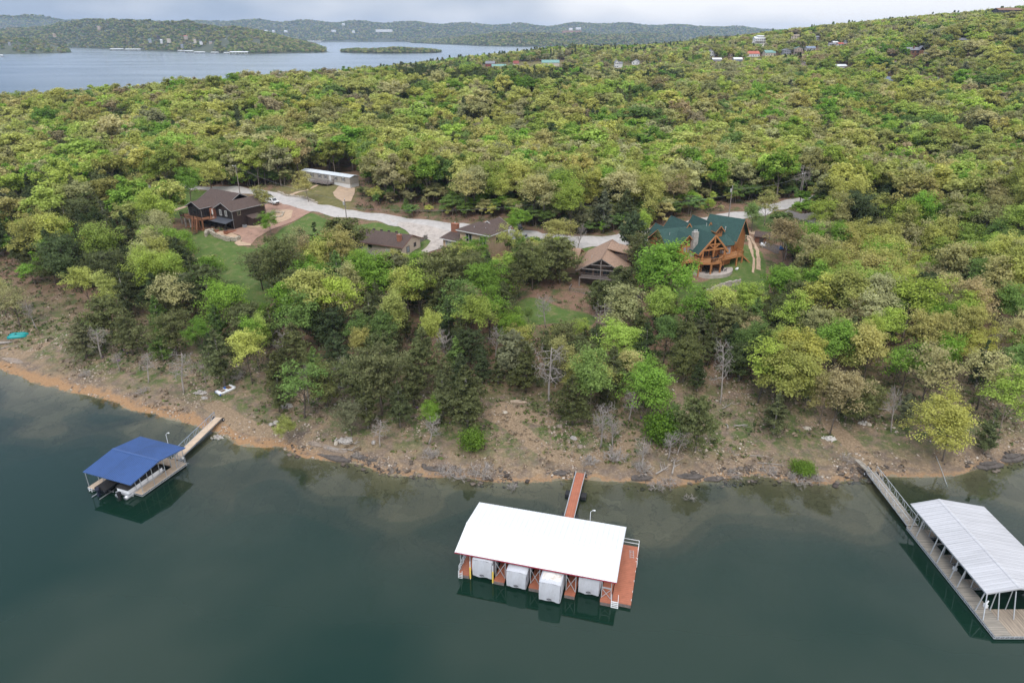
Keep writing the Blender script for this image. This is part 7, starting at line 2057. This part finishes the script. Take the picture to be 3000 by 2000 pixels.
# ---- vehicles ---------------------------------------------------------------
def suv(x, y, yaw, label, body, name='parked_car', L_=4.8, W_=1.9, H_=1.75, pickup=False):
    e = empty(name, (x, y, hz(x, y)+.12), yaw); tag(e, label, 'car')
    # side profile (front towards -y)
    if pickup: pr = [(-2.4,.45),(-2.45,.9),(-1.3,1.02),(-.75,1.70),(.55,1.72),(.85,1.08),(2.4,1.05),(2.42,.5)]
    else: pr = [(-2.4,.45),(-2.45,.88),(-1.25,1.02),(-.65,1.66),(1.9,1.72),(2.3,1.1),(2.36,.5)]
    mb = MB(); hw = W_/2; n = len(pr)
    rings = []
    for x_, k in ((-hw,.0),(-hw*.96,.06),(hw*.96,.06),(hw,.0)):
        rings.append([(x_*(.86 if zz > 1.2 else 1), yy, zz+ (k if zz > 1.2 else 0)) for yy, zz in pr])
    vs = [p for r_ in rings for p in r_]
    fs = [(i*n+j, i*n+(j+1)%n, (i+1)*n+(j+1)%n, (i+1)*n+j) for i in range(3) for j in range(n)]+[tuple(range(n)), tuple(range(3*n,4*n))]
    mb.add(vs, fs); mb.build('body', body, e)
    g = MB(); g.poly([(-hw*.74,-1.27,1.12),(hw*.74,-1.27,1.12),(hw*.72,-.74,1.68),(-hw*.72,-.74,1.68)]); g.v = [(a,b-.03,c+.03) for a,b,c in g.v]; g.build('windscreen', M_GLASS, e)
    for s in (-1,1):
        g = MB(); yb = .5 if pickup else 1.8
        g.poly([(s*(hw*.945),-1.0,1.14),(s*(hw*.945),yb,1.14),(s*(hw*.885),yb-.1,1.60),(s*(hw*.885),-.6,1.60)]); g.v = [(a+s*.035,b,c) for a,b,c in g.v]; g.build('side_window', M_GLASS, e)
        MB().box(s*hw*.72-.16,s*hw*.72+.16,-2.48,-2.43,.68,.85).build('headlight', M_LAMP, e)
        for yy in (-1.5,1.45): wheel(e, (s*(hw-.08),yy,.36), .36, .24, 'x')
    MB().box(-hw*.5,hw*.5,-2.5,-2.44,.5,.82).build('grille', M_BLACK, e)
    return e
M_CARW = mat('white_car_paint', (.68,.68,.67), .25, var=.03); M_CARK = mat('dark_car_paint', (.03,.035,.045), .25); M_CARS = mat('silver_car_paint', (.36,.37,.38), .3, .3)
q = P(*(z4(1410,490)+(10.7,))); suv(q.x, q.y, math.radians(52), 'white off-road car parked behind the budding tree', M_CARW)
q = P(*(z4(1370,445)+(11,))); suv(q.x-.5, q.y+.8, math.radians(52), 'dark pickup parked behind the white car', M_CARK, 'pickup_truck', pickup=True)
q = P(*(z5(1755,300)+(9.6,))); suv(q.x, q.y, math.radians(10), 'dark car parked beside the tan house under a green tree', M_CARK)
q = P(*(z5(1775,420)+(8.6,))); suv(q.x, q.y, math.radians(-40), 'silver car glimpsed between the tan house and golden trees', M_CARS)

# ---- utility poles and wires
def pole(u, v, z, h, label, can=True, arm=False):
    q = P(u, v, z); zz = hz(q.x, q.y); e = empty("utility_pole", (q.x, q.y, zz), 0); tag(e, label, 'utility pole', 'wooden poles along the gravel road')
    MB().tube([(0,0,-.5),(0,0,h)],[.16,.11],8).build('pole', M_GREYW, e)
    if can:
        MB().tube([(-.34,-.1,h-1.6),(-.34,-.1,h-.7)],.24,10).build('transformer', M_TUBE, e)
        MB().bar((0,0,h-1.15),(-.3,-.1,h-1.15),.08).build('bracket', M_TUBE, e)
    else:
        m_ = MB(); m_.tube([(0,0,h-.3),(-.7,-.3,h+.1)],.04,6); o = m_.build('lamp_arm', M_TUBE, e); MB().ball((-.75,-.32,h+.05),.16,.16,.12).build('lamp_head', M_LAMP, o, True)
    MB().tube([(0,0,h),(0,0,h+.18)],.06,6).build('insulator', M_PIPE, e)
    if arm: MB().bar((-.9,0,h-.3),(.9,0,h-.3),.1).build('crossarm', M_GREYW, e)
    return Vector((q.x, q.y, zz+h))
pA = pole(703, 566, 11, 9.0, 'wooden pole with a street lamp behind the black house', False)
pB = pole(1018, 668, 9.4, 9.3, 'wooden pole with a grey transformer by the green lawn')
pC = pole(1593, 668, 9.6, 8.3, 'slim wooden pole with a transformer above the tan house')
pD = pole(2134, 640, 10.8, 9.0, 'wooden pole rising behind the green lodge roof')
pE = pole(2340, 612, 11, 9.5, 'dark wooden pole at the east bend of the road', False)
def wire(a, b, sag, label, n=14):
    e = empty("overhead_wire", a, 0); tag(e, label, 'wire', None)
    pts = [a.lerp(b, i/n)-Vector((0,0,4*sag*(i/n)*(1-i/n)))-a for i in range(n+1)]
    MB().tube(pts, .022, 4).build('cable', mat('pale_cable', (.22,.22,.22), .6), e)
wire(pA-Vector((0,0,.4)), pB-Vector((0,0,.4)), 1.2, 'overhead wire from the lamp pole to the lawn pole')
wire(pB-Vector((0,0,2.2)), pC-Vector((0,0,1.9)), 1.5, 'overhead wire sagging above the brown and tan houses')
wire(pC-Vector((0,0,2.0)), pD-Vector((0,0,2.4)), 1.6, 'overhead wire sagging past the dark conical cedar')
wire(pD-Vector((0,0,.5)), pE-Vector((0,0,.5)), 1.2, 'overhead wire from the lodge pole to the east bend')
# ------------------------------------------------------------------ the stony bank: stones, ledges, driftwood, brush, tufts
RS = np.random.default_rng(321)
def bank_points(n, dlo, dhi, x0=-135, x1=110, power=1.0):
    x = RS.uniform(x0, x1, n); ys = np.interp(x, SHORE[:,0], SHORE[:,1]); d = dlo+(dhi-dlo)*RS.random(n)**power
    y = ys+d*1.05
    return x, y
def stones(name, n, dlo, dhi, smin, smax, m, label, power=1.3, clump=True, flat=.6, x0=-135, x1=110):
    x, y = bank_points(n*3, dlo, dhi, x0, x1, power=power)
    if clump:
        k = waves(W_MID, x*.8+9, y*.8)+.5*waves(W_FINE, x, y)
        ok = k > RS.uniform(-.6, 1.6, len(x)); x, y = x[ok][:n], y[ok][:n]
    else: x, y = x[:n], y[:n]
    n = len(x)
    z = height(x, y)
    s = smin*(smax/smin)**(RS.random(n)**1.8)
    cube = np.array([(-1,-1,-1),(1,-1,-1),(1,1,-1),(-1,1,-1),(-1,-1,1),(1,-1,1),(1,1,1),(-1,1,1)], float)
    V = cube[None]*RS.uniform(.55,1.1,(n,8,3))*np.stack([s, s*RS.uniform(.5,1,n), s*RS.uniform(.3,.8,n)*flat], 1)[:,None]*.5
    a = RS.uniform(0,6.28,n); c, s_ = np.cos(a)[:,None], np.sin(a)[:,None]
    X = V[:,:,0]*c-V[:,:,1]*s_; Y = V[:,:,0]*s_+V[:,:,1]*c
    tl = RS.normal(0,.22,(n,2)); Z = V[:,:,2]+X*tl[:,:1]+Y*tl[:,1:]
    P3 = np.stack([X+x[:,None], Y+y[:,None], Z+(z+s*.06)[:,None]], 2).reshape(-1,3)
    f = np.array([(3,2,1,0),(4,5,6,7),(0,1,5,4),(1,2,6,5),(2,3,7,6),(3,0,4,7)])
    F = (np.arange(n)*8)[:,None,None]+f[None]
    return tag(link(name, mesh_from(name, P3, F.reshape(-1,4)), m), label, 'stones', None, 'stuff')
def island_mat(name, cols, rough=.9):
    m = bpy.data.materials.new(name); m.use_nodes = True; t = m.node_tree; b = t.nodes['Principled BSDF']
    b.inputs['Roughness'].default_value = rough; b.inputs['Specular IOR Level'].default_value = .2
    g = N(t, 'ShaderNodeNewGeometry'); r = N(t, 'ShaderNodeValToRGB'); e = r.color_ramp.elements
    e[0].position, e[0].color = 0, (*cols[0],1); e[1].position, e[1].color = 1, (*cols[-1],1)
    for i, c in enumerate(cols[1:-1]):
        k = e.new((i+1)/(len(cols)-1)); k.color = (*c,1)
    t.links.new(g.outputs['Random Per Island'], r.inputs[0]); t.links.new(r.outputs[0], b.inputs['Base Color'])
    return m
M_STN = island_mat('shore_stone', [(.15,.12,.095),(.34,.27,.20),(.46,.39,.32),(.24,.15,.09),(.58,.52,.45)])
M_DSTN = island_mat('dark_waterline_rock', [(.055,.045,.04),(.12,.10,.085),(.19,.155,.125),(.09,.07,.055)])
stones("bank_stones", 15000, .3, 27, .08, .5, M_STN, 'loose pale and rusty stones covering the lake bank', 1.2)
stones("waterline_rocks", 900, -1.2, 2.2, .2, .9, M_DSTN, 'dark wet rocks along the waterline', 1.0, True, .8, -34, 110)
# tufts of grass and low weeds
def tufts(name, n, dlo, dhi, cols, label, sz=(.25,.6), thr=(-.2,1.2), kind='grass', sc=.7, x0=-135, x1=110):
    x, y = bank_points(n*3, dlo, dhi, x0, x1)
    k = waves(W_MID, x*sc+77, y*sc)
    ok = k > RS.uniform(*thr, len(x)); x, y = x[ok][:n], y[ok][:n]; n = len(x); z = height(x, y)
    per = 7
    C = np.repeat(np.stack([x, y, z], 1), per, 0); s = np.repeat(RS.uniform(*sz, n), per)
    C = C+RS.normal(size=C.shape)*np.array([.5,.5,.0])*s[:,None]*.8+np.array([0,0,.32])*s[:,None]
    Nn = RS.normal(size=C.shape)*np.array([1,1,.5])+np.array([0,0,.25])
    V, F = quads(C, Nn, s*RS.uniform(.6,1.2,len(s)), .5, RS)
    return tag(link(name, mesh_from(name, V, F), island_mat(name, cols)), label, kind, None, 'stuff')
tufts("grass_tufts", 2600, 3, 40, [(.05,.085,.025),(.10,.14,.04),(.15,.17,.055),(.20,.17,.08)], 'green grass tufts scattered over the bank')
tufts("dry_brush", 3000, 1.2, 40, [(.19,.15,.105),(.26,.20,.14),(.31,.25,.18),(.22,.16,.11)], 'dry brown and grey brush on the bank', (.2,.6), (-.7,1.0), 'brush', .55)
tufts("redbud_scrub", 60, 10, 24, [(.16,.08,.22),(.25,.13,.33),(.2,.1,.26)], 'sprigs of purple blossom on the bank', (.3,.5), (.7,1.2), 'blossom', .35, -80, 60)
# undergrowth under the trees
x, y = scatter(92, 240, 2.1, 55); z = height(x, y); d = shore_d(x, y)
ok = (d > 10) & clear_of(x, y) & (RS.random(len(x)) < .6); x, y, z = x[ok], y[ok], z[ok]; n = len(x); per = 9
C = np.repeat(np.stack([x, y, z+.3], 1), per, 0); s = np.repeat(RS.uniform(.35,1.0,n), per)
C += RS.normal(size=C.shape)*np.array([.6,.6,.22])*s[:,None]
V, F = quads(C, RS.normal(size=C.shape)+np.array([0,0,.5]), s*RS.uniform(.4,.8,len(s)), .7, RS)
tag(link("undergrowth", mesh_from("undergrowth", V, F), island_mat('undergrowth', [(.035,.05,.018),(.07,.10,.03),(.12,.10,.06),(.16,.12,.08),(.10,.14,.04)])), 'low brush and saplings on the forest floor', 'undergrowth', None, 'stuff')
# rock ledges at the water's edge
def heap(u, v, L_, D_, label, m, n=26):
    x_, y_, _ = hit(u, v); e = empty("rock_heap", (x_, y_, hz(x_, y_)), 0); tag(e, label, 'rock heap')
    mb = MB(); r = random.Random(int(u))
    mb.ball((0,0,0), L_*.42, D_*.42, .16, 9, 4)
    for k in range(n):
        a, f = r.uniform(0, 6.28), r.random()**.7; sz = r.uniform(.12,.34)*(1.25-f*.5)
        b = MB().ball((0,0,0), sz, sz*r.uniform(.6,.9), sz*r.uniform(.45,.8), 6, 4)
        ox, oy = math.cos(a)*f*L_/2, math.sin(a)*f*D_/2; oz = .4*(1-f)*r.random()+.05; rot = r.uniform(0, 3)
        mb.add([(p*math.cos(rot)-q_*math.sin(rot)*r.uniform(.85,1.1)+ox, p*math.sin(rot)+q_*math.cos(rot)+oy, h_*r.uniform(.8,1.1)+oz) for p, q_, h_ in b.v], b.f)
    mb.build('stones', m, e)
def ledge(u, v, L_, D_, h, yaw, label, m):
    q = P(u, v, .2); z = hz(q.x, q.y); e = empty("rock_ledge", (q.x, q.y, max(z, -.05)), math.radians(yaw)); tag(e, label, 'rock ledge')
    mb = MB(); r = random.Random(int(u*7+v))
    for k in range(3):
        pts = []
        n = 15
        for i in range(n):
            a = 2*math.pi*i/n; rr = (1-.18*k)*r.uniform(.78,1.1)
            pts.append((L_/2*rr*math.cos(a)+k*.1*L_*r.uniform(-.5,.5), D_/2*rr*math.sin(a)+k*D_*.12, -.35+h*k/3))
        mb.extrude(pts, (0,0,h/3+.3 if k == 0 else h/3*.97))
    mb.build('slab', m, e)
M_LEDGE = mat('ledge_rock', (.25,.20,.16), .92, var=.5, scale=1.6, bump=.7, bscale=3); M_LEDGED = mat('dark_ledge_rock', (.10,.085,.075), .9, var=.5, scale=1.6, bump=.7, bscale=3)
for a in [(980,1320,5.5,1.6,.4,-22,'long flat tan rock ledge beside a dead limb on the bank',M_LEDGE),(930,1308,3.5,1.2,.35,-20,'tan rock ledge west of the long flat one',M_LEDGE),(975,1338,6.5,1.4,.3,-20,'dark flat ledge just above the waterline between docks',M_LEDGED),(1075,1345,5,1.3,.35,-14,'dark ledge east of the long flat rock',M_LEDGED),(1270,1375,4,1.2,.4,-12,'dark low ledge close to the drowned brush',M_LEDGED),(1640,1388,2.2,1.1,.5,0,'grey angular slab beside the red-brown gangway',M_LEDGED),(1880,1400,3.5,1.2,.5,2,'dark broken ledge below the green shrub',M_LEDGED),(2020,1398,4,1.2,.6,0,'dark ledge under the fallen grey branches',M_LEDGED),(2090,1400,3,1.2,.5,4,'blocky dark ledge east of the fallen branches',M_LEDGED),
          (2900,1362,5,1.5,.7,14,'dark jagged ledge under the leaning pale trunk',M_LEDGED),(2970,1342,5,1.6,.8,16,'dark jagged ledge at the far end of the bank',M_LEDGED),(40,1062,6,1.6,.35,-24,'pale flat ledge under the driftwood log',M_LEDGE),(1520,1215,3.2,.9,.4,-8,'pale ledge beside the sandy bank track',mat('pale_ledge',(.44,.34,.25),.9,var=.3,scale=1.5))]: ledge(*a)
for a in [(1010,1290,3.0,1.8,'heap of grey rock under the small thin cedar',M_STONE),(840,1190,2.6,1.6,'grey rock outcrop below the dead cedars',M_STONE),(2430,1285,2.6,1.6,'white rock heap at the foot of the leaning trunk',mat('white_rock',(.50,.47,.43),.9,var=.3,scale=2)),(2530,1240,1.8,1.2,'small white rock heap beneath the dark cedar',MATS['white_rock']),(640,1282,2.2,1.4,'heap of grey stones beside the tan gangway',M_STONE),(1000,1130,2.4,1.6,'grey rock pile deep under the dark cedars',M_STONE),(590,1150,2.6,1.6,'broken grey rock below the dead cedars by the pedal boat',M_STONE)]: heap(*a)
for a in [(795,1245,'squarish pale boulder above the pale ledges'),(985,1300,'grey boulder on the bank near the small cedar'),(1480,1210,'orange boulder at the top of the sandy track'),(1680,1285,'reddish boulder in the green patch beside the sandy track'),(1700,1310,'two-toned pale boulder below the reddish one'),(2545,1245,'long pale boulder under the bank trees'),(1095,1298,'grey round boulder above the orange shore'),(810,1240,'white boulder beside the budding shrub'),(2365,1257,'white boulder between the leaning trunks'),(600,1168,'white boulder near the pedal boat'),(1640,1250,'small pale boulder beneath the dead grey trees')]:
    x_, y_, _ = hit(a[0], a[1]); e = empty("boulder", (x_, y_, hz(x_, y_)), a[0]); tag(e, a[2], 'boulder')
    mb = MB().ball((0,0,.12), RS.uniform(.4,.75), RS.uniform(.3,.5), RS.uniform(.25,.42), 7, 4); mb.v = [(p*RS.uniform(.85,1.12), q_*RS.uniform(.85,1.12), r_*RS.uniform(.85,1.1)) for p, q_, r_ in mb.v]
    mb.build('rock', [M_STONE, M_PSTONE, M_LEDGE][a[0] % 3], e)
# driftwood and fallen limbs
M_DRIFT = mat('driftwood', (.30,.27,.24), .9, var=.35, scale=4)
def log(u, v, L_, yaw, label, rad=.14, br=3):
    x_, y_, _ = hit(u, v); e = empty("fallen_log", (x_, y_, hz(x_, y_)+rad*.7), math.radians(yaw)); tag(e, label, 'log')
    r = random.Random(int(u+v)); mb = MB()
    mb.tube([(-L_/2,0,0),(-L_*.1,.1*r.uniform(-1,1),.06),(L_*.25,.15*r.uniform(-1,1),.1),(L_/2,.2*r.uniform(-1,1),.15)], [rad,rad*.9,rad*.7,rad*.35], 7)
    mb.build('stem', M_DRIFT, e, True)
    for k in range(br):
        f = r.uniform(-.2,.4)*L_; s = r.choice((-1,1)); l = r.uniform(.5,1.3)
        MB().tube([(f,0,.05),(f+l*.5,s*l*.6,.25),(f+l*.8,s*l,.5)], [rad*.45,rad*.3,.015], 5).build('branch', M_DRIFT, e, True)
for a in [(12,1007,3.2,5,'thick grey driftwood log on the sandy bank',.28,1),(15,1020,2.4,40,'broken driftwood stick below the thick grey log',.12,1),(1000,1318,4.5,-12,'pale driftwood limb lying over the flat ledges',.13,3),(1030,1300,2.5,10,'short driftwood limb above the flat ledges',.1,2),(1975,1365,4.2,70,'bleached fallen trunk leaning toward the water',.12,5),(1945,1375,3.6,40,'grey fallen tree with bare limbs under the green shrub',.12,6),(2170,1248,2.2,4,'pale knobbly log on the grassy bank',.14,1),(2130,1250,1.0,85,'short pale stump standing on the grassy bank',.14,0),(2200,1335,5,-5,'long thin driftwood pole above the waterline',.08,2),(2260,1360,4,-12,'tangle of thin driftwood under the lime shrub',.07,5),(2590,1200,2.2,-15,'pale log near the trunk cluster',.12,1),(2375,1175,1.6,5,'short weathered log in the grassy clearing',.14,0),(2130,1190,2.4,38,'grey branch lying in the grassy clearing',.07,3),(1085,1040,2.8,30,'pale forked dead limb among the dark cedars',.1,4)]: log(*a)
# bare brush bushes at the water's edge
def bush(u, v, h, w_, label, seed):
    x_, y_, _ = hit(u, v) if shore_d(*P(u, v, .2).xy) > .3 else (*P(u, v, 0).xy, 0)
    e = empty("bare_bush", (x_, y_, max(hz(x_, y_), -.35)-.05), seed); tag(e, label, 'bush')
    r = random.Random(seed)
    for part in range(2):
        S = Skel(seed*3+part)
        for i in range(6):
            a = i*1.05+part*.5+r.uniform(-.3,.3); S.limb(Vector((math.cos(a)*.12, math.sin(a)*.12, 0)), Vector((math.cos(a)*w_, math.sin(a)*w_, 1)), 1.0, .035, 1, 3, (4,4,4), bend=.5, up=.05, spread=.8, shrink=.55)
        zz = max(q[2] for q in S.mb.v); S.mb.v = [(p*h*.9, q_*h*.9, r_*h/zz) for p, q_, r_ in S.mb.v]
        S.mb.build('branches', M_DRIFT if part else BARK_P, e)
for i, a in enumerate([(1302,1392,1.5,1.0,'bare grey bush standing in the shallows, lower of a pair'),(1345,1400,1.7,1.2,'spreading bare bush in the shallows beside its twin'),(1410,1388,1.9,1.0,'dense bare bush on the waterline beside the white roof'),(1500,1428,1.0,1.0,'small twiggy bush half drowned before the gangway'),(1925,1428,1.3,1.3,'bare bush trailing in the water below the dark ledge'),(1960,1420,1.2,1.4,'tangled bare bush beside the trailing one'),(2020,1458,.9,.9,'little drowned bush alone in the water'),(2335,1412,1.6,1.4,'broad tangle of grey brush at the water under the lime shrub'),(2390,1408,1.3,1.3,'low grey brush beside the broad tangle'),(2150,1395,1.2,1.0,'thin bare bush on the dark ledges'),(1880,1380,1.8,.7,'upright bare bush behind the dark ledge'),(1800,1350,2.2,.7,'tall thin bare bush below the dead grey trees'),(1730,1360,1.6,.7,'sparse bare bush by the gangway path'),(1045,1340,1.0,.9,'low twig bush on the flat dark ledge'),(700,1110,1.6,.9,'bare bush above the pedal boat'),(2480,1350,1.2,1.0,'dry bush below the worn clay slope'),(2250,1385,1.4,1.3,'dry grey bush west of the lime shrub'),(250,1100,1.2,1.0,'low grey bush on the sandy bank'),(420,1150,1.2,1.1,'dry bush above the shore by the drowned ledges'),(1265,1340,1.7,1.0,'grey bush under the trailing willow scrub'),(860,1150,1.5,.9,'bare bush beside the grey outcrop')]): bush(*a, 40+i)
# white pipe running from the bank into the lake
e = empty("pipe", (0,0,0), 0); tag(e, 'grey pipe running down the bank into the water by the weathered dock', 'pipe')
pa, pb_, pc = P(2742,1338,.8), P(2757,1372,.45), P(2776,1425,-.1)
pa.z = hz(pa.x, pa.y)+.12; e.location = pa
MB().tube([(0,0,0), pb_-pa, pc-pa], .045, 6).build('conduit', M_GALV, e)
# ------------------------------------------------------------------ haze
hzb = MB().box(-9000, 9000, -120, 9500, -16, 175)
hm = bpy.data.materials.new("haze"); hm.use_nodes = True
ht = hm.node_tree; ht.nodes.clear()
ho = N(ht, 'ShaderNodeOutputMaterial'); hp = N(ht, 'ShaderNodeVolumePrincipled')
hp.inputs['Color'].default_value = (.55,.72,1,1); hp.inputs['Density'].default_value = 6.5e-5; hp.inputs['Anisotropy'].default_value = 0.0
ht.links.new(hp.outputs[0], ho.inputs['Volume'])
tag(hzb.build("haze", hm), 'thin bluish haze over the far lake', None, None, 'stuff')
